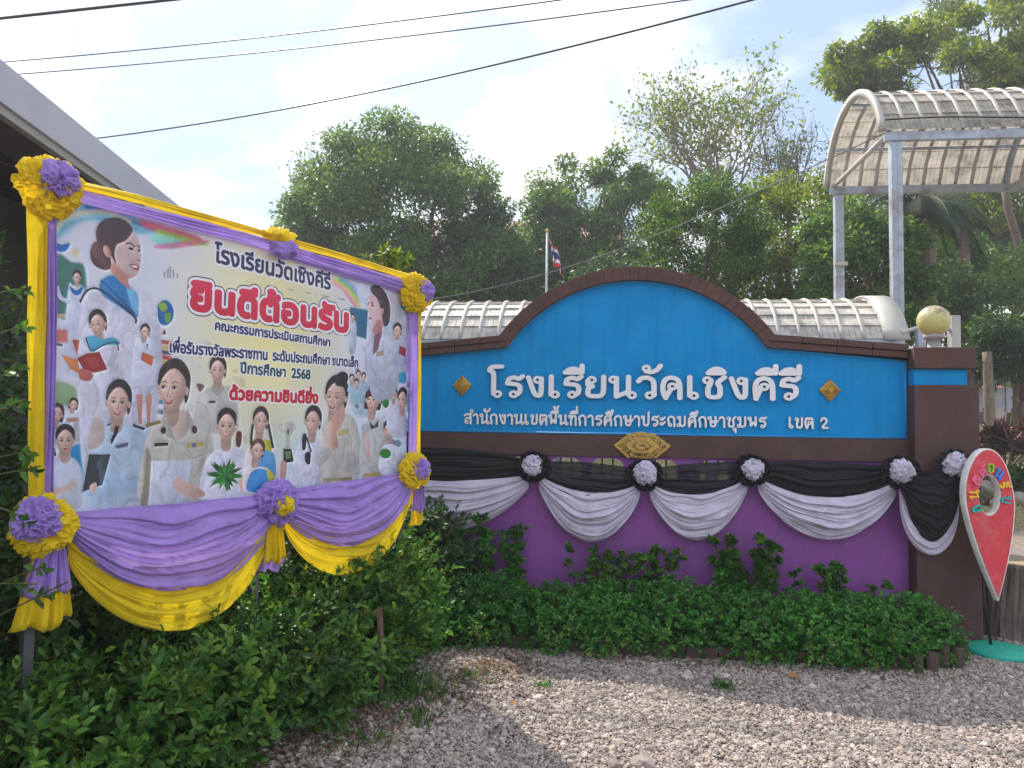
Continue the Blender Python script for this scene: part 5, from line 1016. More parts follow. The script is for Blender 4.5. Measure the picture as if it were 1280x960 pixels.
rosette(346, 628, .112, 'lilac', 'yellow', 352, 632, .046, 5, 'lilac cloth rosette with yellow center between the two swags')
c = bp(350, 300, .05); root = empty('fabric_rosette', tuple(c), 'small twisted yellow and lilac rosette on the middle of the top edge', 'rosette', 'yellow and lilac rosettes round the banner')
scrunch('yellow_loops', bp(350, 296, .04), BN, UP, .095, M['yellow'], root, .05, 31, 24, .013, .36); scrunch('lilac_loops', bp(356, 310, .05), BN, UP, .074, M['lilac'], root, .05, 32, 20, .014, .72)
def tassel(px, py, wt, wb, ln, m1, m2, cut, seed, lab, skew=0.0, d=.03):
    """pleated cloth tail hanging under a rosette, an upper layer over a longer lower one"""
    c = bp(px, py, d); root = empty('cloth_tail', tuple(c), lab, 'cloth tail', 'pleated tails under the rosettes'); r_ = np.random.default_rng(seed)
    for nm_, mm_, l0, l1, k_ in (('lower_layer', m2, 0, ln, 0.0), ('upper_layer', m1, 0, ln*cut, 1.0)):
        v = np.linspace(0, 1, 30)[None, :]; u = np.linspace(-1, 1, 70)[:, None]; ph = r_.uniform(0, 6.28, 3); wd_ = wt+(wb-wt)*v*((l1/ln)**.5)*(1 if k_ else .92)
        x = u*wd_/2+skew*v*l1; z = -(l1*v*(1-.06*u*u+.05*np.sin(u*5+ph[0])*v)); dep = k_*.02+.02*(1-u*u)+.016*(.3+v)*np.sin(u*11+ph[1]+.8*v)+.007*np.sin(u*27+ph[2])
        dep = np.where(v > .93, dep-.02*(v-.93)/.07, dep); grid(nm_, c+BT*x[..., None]+UP*z[..., None]+BN*dep[..., None], mm_, root)
tassel(62, 686, .12, .24, .33, M['lilac'], M['yellow'], .58, 3, 'lilac over yellow pleated tail under the bottom left rosette', -.05)
tassel(340, 652, .09, .13, .26, M['yellow'], M['lilac'], .84, 4, 'yellow over lilac pleated tail under the middle rosette', .03)
tassel(520, 606, .08, .12, .26, M['lilac'], M['yellow'], .68, 5, 'lilac over yellow pleated tail under the bottom right rosette', .02)

# ------------------------------------------------------------------ barrel-roofed canopies
def thin_sheet(m0, name):
    m = M[m0].copy(); m.name = name; t = m.node_tree; p = t.nodes['Principled BSDF']; tr = t.nodes.new('ShaderNodeBsdfTranslucent'); src = p.inputs['Base Color'].links[0].from_socket; t.links.new(src, tr.inputs['Color']); ms = t.nodes.new('ShaderNodeMixShader'); ms.inputs[0].default_value = .38
    t.links.new(p.outputs[0], ms.inputs[1]); t.links.new(tr.outputs[0], ms.inputs[2]); t.links.new(ms.outputs[0], t.nodes['Material Output'].inputs[0]); return m
M['gatesheet'] = thin_sheet('roofsheet', 'thin_weathered_sheet')
def barrel(root, P0, ax, length, width, z0, sag, pitch, ribw, rows, sheet='roofsheet'):
    """P0: near eave left end (x,y); ax: unit axis; ribs every pitch, stepped sheet pans between them"""
    ax = np.array([ax[0], ax[1], 0.]); cr = np.array([-ax[1], ax[0], 0.]); hw = width/2; Rr = (hw*hw+sag*sag)/(2*sag); A0 = math.asin(min(1, hw/Rr)); P0 = np.array([P0[0], P0[1], 0.])
    if sag > hw: A0 = math.pi-A0
    def pt(s, a, dr=0.0): return P0+ax*s+cr*(hw+(Rr+dr)*math.sin(a))+UP*(z0+sag-Rr+(Rr+dr)*math.cos(a))
    nrib = int(length/pitch)
    def band(s0, s1, r0, r1, angs):
        V = []; F = []
        for a in angs: V += [pt(s0, a, r0), pt(s1, a, r0), pt(s1, a, r1), pt(s0, a, r1)]
        for i in range(len(angs)-1):
            for k in range(4): F.append((i*4+k, i*4+(k+1) % 4, (i+1)*4+(k+1) % 4, (i+1)*4+k))
        F += [(3, 2, 1, 0), tuple(len(V)-4+k for k in range(4))]; return V, F
    angs = np.linspace(-A0, A0, 22)
    for i in range(nrib+1):
        s = i*pitch; mb_ = MBld(); V = []; F = []
        prof = [(-ribw/2, 0), (-ribw*.40, .022), (0, .030), (ribw*.40, .022), (ribw/2, 0), (ribw*.3, -.012), (-ribw*.3, -.012)]
        for a in angs: V += [pt(s+x, a, d) for x, d in prof]
        k_ = len(prof)
        for q in range(len(angs)-1):
            for k in range(k_): F.append((q*k_+k, q*k_+(k+1) % k_, (q+1)*k_+(k+1) % k_, (q+1)*k_+k))
        F += [tuple(range(k_-1, -1, -1)), tuple(len(V)-k_+k for k in range(k_))]
        mb_.add(V, F).build('roof_rib', M['rib'], root, True)
        if i < nrib:
            mb_ = MBld(); da = 2*A0/rows
            rows_ = rows; sA, sB = s+ribw*.42, s+pitch-ribw*.42; cols_ = [0, .31, .33, .35, .65, .67, .69, 1]; dep_ = [.0, .0, -.005, .0, .0, -.005, .0, .0]; V = []; F = []; nc_ = len(cols_)
            for q in range(rows_):
                a0 = -A0+q*2*A0/rows_; a1 = a0+2*A0/rows_; hi = .014+.004*rng.random(); up_ = (a0+a1)/2 < 0; ra, rb = (hi, 0.0) if up_ else (0.0, hi)
                for a, r in ((a0, ra), (a1, rb)): V += [pt(sA+(sB-sA)*c_, a, r+d_) for c_, d_ in zip(cols_, dep_)]
            for w_ in range(2*rows_-1):
                for k in range(nc_-1): F.append((w_*nc_+k, w_*nc_+k+1, w_*nc_+k+nc_+1, w_*nc_+k+nc_))
            mb_.add(V, F)
            mb_.build('roof_panel', M[sheet], root)
    return pt, A0, nrib*pitch
# low walkway roof behind the wall
wk = empty('walkway_canopy', (1.2, 8.0, 0), 'low long covered walkway with a weathered ribbed barrel roof, just behind the wall', 'canopy')
wa = R(-7.3); wax = (math.cos(wa), math.sin(wa)); wl = 33*.2
wright = np.array([3.62, 7.34]); wleft = wright-np.array(wax)*wl
pt, A0, ln = barrel(wk, wleft, wax, wl+.001, 1.6, 2.47, .50, .2, .042, 12)
mb_ = MBld(); V = []; angs = np.linspace(-A0-.03, A0+.03, 20)
for a in angs: V += [pt(ln-.02, a, .05), pt(ln+.21, a, .05), pt(ln+.21, a, .03), pt(ln-.02, a, .03)]
mb_.add(V, [(i*4+k, i*4+(k+1) % 4, (i+1)*4+(k+1) % 4, (i+1)*4+k) for i in range(19) for k in range(4)]+[(3, 2, 1, 0)]); mb_.build('end_flashing', M['rib'], wk, True)
bm_ = MBld(); AX = np.array([wax[0], wax[1], 0]); CR = np.array([-wax[1], wax[0], 0])
for s_ in (0.02, 1.58): bm_.box(np.array([wleft[0], wleft[1], 2.42])+AX*(wl/2+.05)+CR*s_, (wl+.1, .06, .10), AX, CR, UP)
for k in range(6): bm_.box(np.array([wleft[0], wleft[1], 2.42])+AX*(wl*k/5)+CR*.8, (.05, 1.5, .06), AX, CR, UP)
bm_.build('eave_beam', M['steel'], wk)
for k in range(5):
    for s_ in (.04, 1.56): MBld().box(np.array([wleft[0], wleft[1], 1.18])+AX*(wl*k/4.02+.05)+CR*s_, (.09, .09, 2.42), AX, CR, UP).build('post', M['steel'], wk)
# tall gate canopy at the right
gc = empty('gate_canopy', (5.5, 8.9, 0), 'tall barrel-roofed gate canopy on pale rusted steel posts', 'canopy')
ga = R(-6); gax = (math.cos(ga), math.sin(ga)); GX = np.array([gax[0], gax[1], 0]); GY = np.array([-gax[1], gax[0], 0]); GP = np.array([4.02, 8.0, 0])
pt, A0, ln = barrel(gc, GP-GX*.06, gax, 4.4, 1.95, 4.80, .74, .2, .042, 12, 'gatesheet')
mb_ = MBld(); V = []; angs = np.linspace(-A0, A0, 24)
for a in angs: V += [pt(-.05, a, .055), pt(-.005, a, .055), pt(-.005, a, -.03), pt(-.05, a, -.03)]
mb_.add(V, [(i*4+k, i*4+(k+1) % 4, (i+1)*4+(k+1) % 4, (i+1)*4+k) for i in range(23) for k in range(4)]+[(3, 2, 1, 0), (92, 93, 94, 95)]); mb_.build('end_hoop', M['rib'], gc, True)
for s_, nm_ in ((.03, 'n'), (1.92, 'f')):
    MBld().box(GP+GX*2.2+GY*s_+UP*4.745, (4.5, .06, .10), GX, GY, UP).build('eave_beam', M['steel'], gc, bevel=.006)
MBld().tube([GP+GY*0+UP*4.78, GP+GY*1.95+UP*4.80], .028, 8).build('tie_bar', M['rib'], gc, True)
for x in (2.15, 4.3):
    MBld().tube([GP+GX*x+GY*0+UP*4.72, GP+GX*x+GY*1.95+UP*4.72], .03, 8).build('tie_bar', M['rib'], gc, True)
    hb = MBld(); pts_ = [pt(x+.06, a, -.05) for a in np.linspace(-A0, A0, 16)]; hb.tube(pts_, .028, 6); hb.build('arch_rib', M['steel'], gc, True)
for a in (-.62*A0, .62*A0, 0):
    MBld().tube([pt(0, a, -.045), pt(4.3, a, -.045)], .02, 6).build('purlin', M['steel'], gc, True)
def cpost(P, h):
    o = MBld(); o.box(P+GX*-.030+UP*(h/2), (.052, .10, h), GX, GY, UP); o.box(P+GX*.030+UP*(h/2), (.052, .10, h), GX, GY, UP); o.box(P+UP*(h/2), (.02, .09, h-.02), GX, GY, UP); r = o.build('post', M['steel'], gc, bevel=.004); return r
for x in (.06, 4.25):
    for y in (.03, 1.92): cpost(GP+GX*x+GY*y, 4.67)
MBld().box(GP+GX*.06+GY*1.85+UP*3.75, (.16, .06, .05), GX, GY, UP).build('bracket', M['rib'], gc)
# white gate frame seen beside the lamp
gf = empty('steel_gate', (4.3, 7.6, 0), 'white steel gate frame standing behind the globe lamp', 'gate')
a_, b_ = atY(1150, 408, 7.3), atY(1192, 395, 7.3)
MBld().box((a_[0], 7.3, a_[2]/2), (.075, .075, a_[2])).build('post', M['steel'], gf, bevel=.004); MBld().box((b_[0], 7.3, b_[2]/2), (.085, .09, b_[2])).build('post', M['rib'], gf, bevel=.004)
MBld().tube([atY(1127, 416, 7.3), atY(1152, 408, 7.3), atY(1196, 412, 7.3)], .022, 6).build('top_rail', M['rib'], gf)
MBld().box(((a_[0]+b_[0])/2, 7.3, 2.2), (b_[0]-a_[0], .03, .04)).build('rail', M['steel'], gf)
for k in range(4): MBld().box((a_[0]+(b_[0]-a_[0])*(k+.5)/4, 7.3, 1.15), (.03, .03, 2.06)).build('gate_bar', M['steel'], gf)

# ------------------------------------------------------------------ neighbouring building at the left, seen from under its eave
bd = empty('roofed_building', (-4.2, 6, 0), 'dark open building with a pale grey fascia along its eave behind the banner', 'building')
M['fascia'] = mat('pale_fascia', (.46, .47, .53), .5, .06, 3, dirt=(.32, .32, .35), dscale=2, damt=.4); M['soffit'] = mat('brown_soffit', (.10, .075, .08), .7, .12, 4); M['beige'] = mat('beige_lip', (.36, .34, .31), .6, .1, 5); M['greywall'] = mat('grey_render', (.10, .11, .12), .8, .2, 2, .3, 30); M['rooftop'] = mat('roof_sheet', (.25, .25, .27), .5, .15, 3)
ex0, ex1 = -2.62, -3.62; y0, y1 = 1.2, 12.6
ex = lambda y: -2.46-.0893*y
E0, E1 = np.array([ex(y0), y0, 0]), np.array([ex(y1), y1, 0]); EX = (E1-E0)/np.linalg.norm(E1-E0); EN = np.array([EX[1], -EX[0], 0]); EL = np.linalg.norm(E1-E0); EM = (E0+E1)/2
MBld().box(EM+UP*3.43, (.03, EL, .23), EN, EX, UP).build('fascia', M['fascia'], bd, bevel=.004)
MBld().box(EM-EN*.03+UP*3.29, (.05, EL, .05), EN, EX, UP).build('eave_lip', M['beige'], bd)
sf = MBld(); k = 0
nbd = 40
for k in range(nbd):
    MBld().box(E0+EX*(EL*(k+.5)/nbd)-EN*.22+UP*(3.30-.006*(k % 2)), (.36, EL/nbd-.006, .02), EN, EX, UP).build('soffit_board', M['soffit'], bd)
MBld().add([E0-EN*.0+UP*3.55, E1+UP*3.55, E1-EN*3.4+UP*4.6, E0-EN*3.4+UP*4.6, E0-EN*.0+UP*3.51, E1+UP*3.51, E1-EN*3.4+UP*4.55, E0-EN*3.4+UP*4.55], [(0, 1, 2, 3), (7, 6, 5, 4), (0, 4, 5, 1), (1, 5, 6, 2), (2, 6, 7, 3), (3, 7, 4, 0)]).build('roof', M['rooftop'], bd)
for k in range(14): MBld().box(E0+EX*(EL*(k+.5)/14)-EN*1.5+UP*3.75, (2.6, .05, .10), EN*.955+UP*-.295, EX, UP*.955+EN*.295).build('rafter', M['soffit'], bd)
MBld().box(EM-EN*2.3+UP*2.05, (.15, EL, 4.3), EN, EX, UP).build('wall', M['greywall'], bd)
for k in range(4):
    f = MBld(); cc_ = E0+EX*(EL*(k+.5)/4)-EN*2.2+UP*1.9
    for dx, dz, w_, h_ in ((0, .65, 1.3, .07), (0, -.65, 1.3, .07), (-.62, 0, .07, 1.3), (.62, 0, .07, 1.3), (0, 0, .05, 1.3)): f.box(cc_+EX*dx+UP*dz, (.06, w_, h_), EN, EX, UP)
    wn_ = f.build('window', M['soffit'], bd); 
for k in range(5): MBld().box(E0+EX*(EL*k/4.01+.1)-EN*.42+UP*1.65, (.12, .12, 3.3), EN, EX, UP).build('post', M['greywall'], bd)

# ------------------------------------------------------------------ map-pin sign
pc = atZ(1243, 818, 0.0); pn = np.array([-.34, -.94, 0]); pn /= np.linalg.norm(pn)
pn = np.array([.02, -1.0, 0]); pn /= np.linalg.norm(pn); pu = np.array([-pn[1], pn[0], 0])
pinY = pc[1]
pins = empty('pin_sign', tuple(pc), 'red map-pin shaped welcome sign with colourful letters on a round green base', 'sign')
PC = atY(1236, 622, pinY); PR = .185; tipz = atY(1242, 752, pinY)[2]-PC[2]; tipx = .035
ta = math.acos(PR/math.hypot(tipx, tipz)); dirt = math.atan2(tipz, tipx)
ang = np.linspace(dirt+ta, dirt+2*math.pi-ta, 44); outl = []
for a in ang: outl.append((PR*.97*math.cos(a)*1.0, PR*1.38*math.sin(a) if math.sin(a) > 0 else PR*1.18*math.sin(a)))
outl += [(PR*.60, -.30), (tipx+.075, tipz*.72), (tipx+.03, tipz*.98), (tipx+.005, tipz), (tipx-.03, tipz*.99), (-.055, tipz*.78), (-PR*.66, -.36)] if False else []
# smooth teardrop
outl = []
for t in np.linspace(0, 2*math.pi, 72, endpoint=False):
    y = math.cos(t); x = math.sin(t)*(math.sin(t/2)**0)*1.0
    q = (1-y)/2                               # 0 at the top, 1 at the tip
    wv = PR*math.sqrt(max(0, 1-(min(q, .36)/.36-1)**2)) if q < .36 else PR*(math.cos((q-.36)/.64*math.pi/2)**1.0*.62+.38*(1-(q-.36)/.64))
    zt_ = .355; outl.append((math.copysign(wv, math.sin(t)) if abs(math.sin(t)) > 1e-6 else 0.0, zt_+(tipz-zt_)*q))
outl = [(x+tipx*max(0, (.1-z))/.5, z) for x, z in outl]
MP = Matrix(((pu[0], 0, pn[0], PC[0]), (pu[1], 0, pn[1], PC[1]), (0, 1, 0, PC[2]), (0, 0, 0, 1)))
hx, hz_, hr, hrz = .004, .02, .078, .142
hole = [(hx+hr*math.cos(a), hz_+hrz*math.sin(a)) for a in np.linspace(0, 2*math.pi, 36, endpoint=False)]
M['pinwhite'] = mat('white_foam', (.80, .78, .74), .7, .08, 12, .3, 60, dirt=(.5, .45, .4), dscale=9, damt=.5); M['pinred'] = mat('red_face_paint', (.66, .055, .075), .5, .10, 5, .15, 60, dirt=(.74, .22, .22), dscale=7, damt=.7, streak=(.42, .05, .06), samt=.6)
prism('pin_board', outl, [hole], -.065, 0, MP, M['pinwhite'], pins, bevel=.004)
inner = [(x*.93, (z-hz_)*.965+hz_) for x, z in outl]; hole2 = [(hx+(hr+.008)*math.cos(a), hz_+(hrz+.008)*math.sin(a)) for a in np.linspace(0, 2*math.pi, 36, endpoint=False)]
prism('red_face', inner, [hole2], .001, .007, MP, M['pinred'], pins)
cols = [(.02, .45, .38), (.85, .50, .05), (.85, .16, .30), (.85, .16, .30), (.25, .55, .05), (.05, .25, .75), (.90, .62, .05), (.02, .45, .42), (.30, .15, .60)]
GP2 = stroke_set(.088, .055); cl, wd = layout('ยินดีต้อนรับ', GP2); nC = len(cl)
for i, g in enumerate(cl):
    th = R(212-(222)*i/(nC-1)); cx_, cz_ = hx-.006+.118*math.cos(th), hz_+.0+.196*math.sin(th); V = []; T = []; x0 = g[0][1]
    ks = (.118, .30, .118) if len(g) == 1 else (.110, .44, .088)
    for c_, x, dy in g:
        o_ = len(V); V += [((q[0]+x-x0-.24)*ks[0], (q[1]+dy-ks[1])*ks[2]) for q in GP2[c_]['V']]; T += [tuple(int(k)+o_ for k in tr) for tr in GP2[c_]['T']]
    r_ = th-math.pi/2; V = [(cx_+x*math.cos(r_)-y*math.sin(r_), cz_+x*math.sin(r_)+y*math.cos(r_)) for x, y in V]; VV, F, S = extr(V, T, .008, .024)
    me = bpy.data.meshes.new('letter'); me.from_pydata(VV, [], F); me.transform(MP); link('letter', me, pins, mat('letter_paint_%d' % i, cols[i % len(cols)], .5, .1, 20))
PB = np.array([pc[0], pc[1], 0])
MBld().tube([PB-pn*.03+UP*.03, PB-pn*.07+UP*.35-pu*.02, PB-pn*.07+UP*(PC[2]-.28)-pu*.035], .011, 8).build('pole', M['black_metal'], pins, True)
MBld().lathe((PB[0]+.04, PB[1], 0), [(.225, .0), (.225, .028), (.205, .045), (.10, .058), (.01, .062)], 40, lambda t, z: .012*math.sin(5*t)).build('base_disc', mat('green_base_paint', (.015, .36, .26), .5, .12, 6, .3, 30, dirt=(.05, .25, .18), dscale=7, damt=.5), pins, True)

# stump
sc_ = atZ(1287, 800, 0.0); st = empty('tree_stump', (sc_[0], sc_[1], 0), 'thick grey sawn tree stump behind the red pin sign', 'stump')
mb_ = MBld(); SR = .30; jit = lambda t, z: .05*math.sin(3*t+1)+.03*math.sin(7*t+z*3)+.025*math.sin(23*t+2*math.sin(z*5))+.015*math.sin(41*t+z*9)
mb_.lathe((sc_[0]+.02, sc_[1]+.2, -.05), [(SR*1.12, 0), (SR*1.04, .1), (SR, .3), (SR*.98, .5), (SR*.98, .60), (SR*.94, .62)], 90, jit).build('bark', mat('grey_bark', (.15, .12, .10), .9, .35, 7, .9, 22, dirt=(.28, .22, .17), dscale=5, damt=.7, stretch=(5, 5, .8)), st, False)
MBld().lathe((sc_[0]+.02, sc_[1]+.2, .571), [(SR*.92, 0), (SR*.90, .008), (.02, .006)], 60, jit).build('sawn_top', mat('sawn_wood', (.30, .22, .15), .85, .2, 20), st)
# wooden stake in the hedge
sk = atZ(473, 880, 0.0); stake = empty('wooden_stake', (sk[0], sk[1], 0), 'bare brown wooden stake standing at the end of the leafy hedge', 'stake'); MBld().tube([(sk[0], sk[1], -.05), (sk[0]+.004, sk[1], .35), (sk[0]-.006, sk[1]+.005, .54)], [.021, .019, .018], 10).build('pole', mat('brown_stake', (.13, .075, .055), .85, .2, 10, .5, 40, stretch=(4, 4, 1)), stake, True)

# ------------------------------------------------------------------ wires, flag
def wire(lab, pA, pB, z, r, ext=(6, 6), sag=.25):
    A = atZ(*pA, z); Bq = atZ(*pB, z); d = (Bq-A)/np.linalg.norm(Bq-A); Lw = np.linalg.norm(Bq-A); pts = []
    for s in np.linspace(-ext[0], Lw+ext[1], 60): pts.append(A+d*s-UP*sag*(1-((s-Lw/2)/(Lw/2))**2))
    tag(MBld().tube(pts, r, 6).build('overhead_wire', M['black_metal'], None, True), lab, 'wire', 'overhead wires crossing the sky')
wire('thickest overhead cable crossing the top left corner', (0, 23), (210, 0), 7.0, .020, (10, 6), .0)
wire('upper of the two thin parallel wires at the upper left', (0, 78), (700, 0), 7.2, .0085, (6, 8), .06)
wire('lower of the two thin parallel wires at the upper left', (20, 93), (860, 0), 7.1, .0085, (8, 8), .08)
wire('longest overhead wire rising from the fascia to the top edge', (120, 173), (940, 0), 7.0, .013, (9, 6), .19)
A = atY(1113, 163, 7.98); Bq = atY(500, 380, 15.0); pts = [A+(Bq-A)*t-UP*.35*math.sin(math.pi*t) for t in np.linspace(0, 1, 30)]
M['dullwire'] = mat('dull_grey_wire', (.14, .14, .15), .6, .1, 5)
tag(MBld().tube(pts, .007, 5).build('overhead_wire', M['dullwire'], None, True), 'thin slack wire sloping down from the gate canopy across the trees', 'wire')
pts = [pt(s, -A0*.93, .06+.02*math.sin(s*3)) for s in np.linspace(0, 4.3, 20)]; tag(MBld().tube(pts, .009, 5).build('overhead_wire', M['black_metal'], None, True), 'dark wire lying along the edge of the gate canopy roof', 'wire')
fp = atY(684, 292, 14.0); fl = empty('flagpole', (fp[0], 14.0, 0), 'thin steel flagpole behind the wall', 'flagpole'); MBld().tube([(fp[0], 14, .1), (fp[0], 14, fp[2]+.02)], .022, 8).build('pole', M['steel'], fl, True); MBld().lathe((fp[0], 14, fp[2]+.02), [(.02, 0), (.035, .02), (.03, .05), (.005, .07)], 10).build('finial', M['gold'], fl, True)
fg = empty('thai_flag', (fp[0], 14.0, fp[2]-.1), 'small drooping red, white and blue striped flag on the flagpole', 'flag'); FC = [(.55, .02, .04), (.75, .75, .78), (.03, .03, .20), (.75, .75, .78), (.55, .02, .04)]; edges = [0, 1/6, 1/3, 2/3, 5/6, 1]
for i in range(5):
    u = np.linspace(0, 1, 16)[:, None]; v = np.linspace(edges[i], edges[i+1], 5)[None, :]
    x = .02+.30*u+.05*np.sin(u*9+v*2); z = -.02-.46*v*(1-.1*u)-.38*u-.05*np.sin(u*7); y = 14+.05*np.sin(u*14+v*4)
    grid('stripe', np.stack([fp[0]+x*.62+.10*v, y+0*v, fp[2]+z], -1), mat('flag_stripe_%d' % i, FC[i], .7, .05, 9), fg)

# ------------------------------------------------------------------ leafy shrubs under and beside the banner
LM = leaf_single_mesh('leaf', M['hedgeleaf_o'], .62)
campos = np.array([0, 0, EYE])
def shrub(c, r, label, nspr=260, ninner=2200, yaw=0.0, single=300, per=11, slen=.17, ll=(.034, .076), m='hedgeleaf', seed=0, front=None, group='leafy shrubs of the hedge', cat='shrub', zmin=-.8, wid=.62, innerlen=.05, name='hedge_shrub', stems=7, lump=.18):
    c = np.array(c, float); gzz = float(gz(c[0], c[1])); root = empty(name, (c[0], c[1], gzz), label, cat, group)
    sb = MBld(); P, D = ellipsoid_pts(c, r, nspr, yaw, zmin, front, (.74, 1.10) if name == 'hedge_shrub' else (.80, 1.03), lump, seed); D = D+np.array([0, 0, .55])+rng.normal(size=D.shape)*.28; D /= np.linalg.norm(D, axis=1, keepdims=True)
    for i in range(stems):
        q = rng.integers(len(P)); b0 = np.array([c[0]+rng.normal()*.06, c[1]+rng.normal()*.06, gzz-.02]); limb(sb, b0, P[q]*.9+c*.1, .012, .004, 5, .06, 5)
    for q in rng.choice(len(P), min(len(P), 160), replace=False): sb.tube([P[q]-D[q]*.14, P[q], P[q]+D[q]*slen*.8], [.0035, .0025, .0012], 4, False)
    sb.build('stems', M['stem'], root, True)
    lp_, ld, lu, ll_ = make_sprigs(P, D, per, slen, ll)
    keep = lp_[:, 2] > gzz+.015; lp_, ld, lu, ll_ = lp_[keep], ld[keep], lu[keep], ll_[keep]
    if single:
        dist = np.linalg.norm(lp_-campos, axis=1); o_ = np.argsort(dist-ll_*6)[:single]; Dn, S, U2 = frames(ld[o_], lu[o_])
        for i, q in enumerate(o_):
            ob = bpy.data.objects.new('leaf', LM); COL.objects.link(ob); ob.parent = root; ob.matrix_parent_inverse = Matrix.Translation(-Vector(root.location)); Ls = float(ll_[q])*1.05
            ob.matrix_basis = Matrix(((Dn[i][0]*Ls, S[i][0]*Ls, U2[i][0]*Ls, lp_[q][0]), (Dn[i][1]*Ls, S[i][1]*Ls, U2[i][1]*Ls, lp_[q][1]), (Dn[i][2]*Ls, S[i][2]*Ls, U2[i][2]*Ls, lp_[q][2]), (0, 0, 0, 1)))
        kp = np.ones(len(lp_), bool); kp[o_] = False; lp_, ld, lu, ll_ = lp_[kp], ld[kp], lu[kp], ll_[kp]
    if name == 'hedge_shrub':
        q_ = rng.choice(len(P), 46, replace=False); gp, gd, gu, gl = make_sprigs(P[q_]+D[q_]*.07, D[q_]+UP*.25, 9, .12, (.030, .058)); og = link('new_growth', leaves_mesh('new_growth', gp, gd, gu, gl, wid, True), root, M['limeleaf']); og['kind'] = 'stuff'
    Pi, Di = ellipsoid_pts(c, np.array(r)*.86, ninner, yaw, zmin, None, (.35, .98), lump, seed); Di = Di+rng.normal(size=Di.shape)*.7; k = Pi[:, 2] > gzz+.01; Pi, Di = Pi[k], Di[k]
    lp_ = np.concatenate([lp_, Pi]); ld = np.concatenate([ld, Di]); lu = np.concatenate([lu, randdir(len(Pi))+np.array([0, 0, .8])]); ll_ = np.concatenate([ll_, innerlen*rng.uniform(.7, 1.2, len(Pi))])
    o = link('foliage', leaves_mesh('foliage', lp_, ld, lu, ll_, wid, True), root, M[m]); o['kind'] = 'stuff'; return root
BYAW = math.atan2(BT[1], BT[0])
def hb(a, d, z): q = B(a, z, d); return q
fr_ = (BN[0]*.8-BT[0]*.5, BN[1]*.8-BT[1]*.5, .3)
shrub(hb(-.95, .12, .26), (.50, .42, .42), 'closest hedge shrub, cut by the bottom left corner of the picture', 330, 2300, BYAW, 300, front=fr_, lump=.30, slen=.22, seed=1, zmin=-.7)
shrub(hb(-.30, .10, .17), (.50, .40, .35), 'hedge shrub under the bottom left rosette of the banner', 330, 2300, BYAW, 300, front=fr_, lump=.30, slen=.22, seed=2, zmin=-.7)
shrub(hb(.35, .10, .11), (.50, .38, .31), 'hedge shrub below the left half of the big swag', 350, 2300, BYAW, 300, front=fr_, lump=.30, slen=.22, seed=3, zmin=-.7)
shrub(hb(.98, .02, .20), (.46, .36, .36), 'bushy hedge shrub below the middle rosette, with pale shoot tips', 350, 2300, BYAW, 300, front=fr_, lump=.30, slen=.22, seed=4, zmin=-.7)
shrub(hb(1.55, -.10, .24), (.42, .33, .40), 'hedge shrub behind the wooden stake', 320, 2300, BYAW, 300, front=fr_, lump=.30, slen=.22, seed=5, zmin=-.75)
shrub(hb(2.04, -.14, .38), (.38, .30, .48), 'hedge shrub at the right end, under the right rosettes of the banner', 330, 2300, BYAW, 300, front=fr_, lump=.30, slen=.22, seed=6, zmin=-.75)
for i_, a_ in enumerate((.1, .8, 1.5, 2.15)):
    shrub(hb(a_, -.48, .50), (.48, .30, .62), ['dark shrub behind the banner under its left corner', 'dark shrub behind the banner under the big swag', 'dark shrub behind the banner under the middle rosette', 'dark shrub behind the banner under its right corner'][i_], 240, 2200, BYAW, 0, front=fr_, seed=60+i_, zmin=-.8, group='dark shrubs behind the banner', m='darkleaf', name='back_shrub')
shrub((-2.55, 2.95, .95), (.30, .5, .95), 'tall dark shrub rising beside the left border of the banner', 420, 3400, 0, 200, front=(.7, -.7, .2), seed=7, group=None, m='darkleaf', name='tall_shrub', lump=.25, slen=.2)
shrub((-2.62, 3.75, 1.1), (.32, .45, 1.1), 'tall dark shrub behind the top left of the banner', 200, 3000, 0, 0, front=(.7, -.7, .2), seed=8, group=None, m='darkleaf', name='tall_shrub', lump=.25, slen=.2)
# a few shoots laid across the left border
sp = []; sdv = []
for px, py, Y in ((16, 420, 2.95), (22, 560, 2.95), (20, 600, 2.9), (35, 700, 2.9), (10, 500, 2.8), (14, 650, 2.8), (5, 460, 2.8), (40, 735, 2.95), (4, 720, 2.8), (12, 370, 3.0)):
    for j in range(1): sp.append(atY(px+rng.uniform(-12, 8), py+rng.uniform(-14, 14), Y)); sdv.append((.8+rng.normal()*.3, -.2, .25+rng.normal()*.3))
lp_, ld, lu, ll_ = make_sprigs(np.array(sp), np.array(sdv), 8, .10, (.035, .06)); shoots = empty('leafy_shoots', (-2.4, 2.95, 0), 'loose dark shoots reaching over the left border of the banner', 'shoots')
o = link('foliage', leaves_mesh('foliage', lp_, ld, lu, ll_, .62, True), shoots, M['hedgeleaf']); o['kind'] = 'stuff'; sb = MBld()
for q, d in zip(sp, sdv): sb.tube([np.array(q)-np.array(d)*.25, np.array(q)+np.array(d)*.1], .003, 4)
sb.build('stems', M['stem'], shoots)['kind'] = 'stuff'
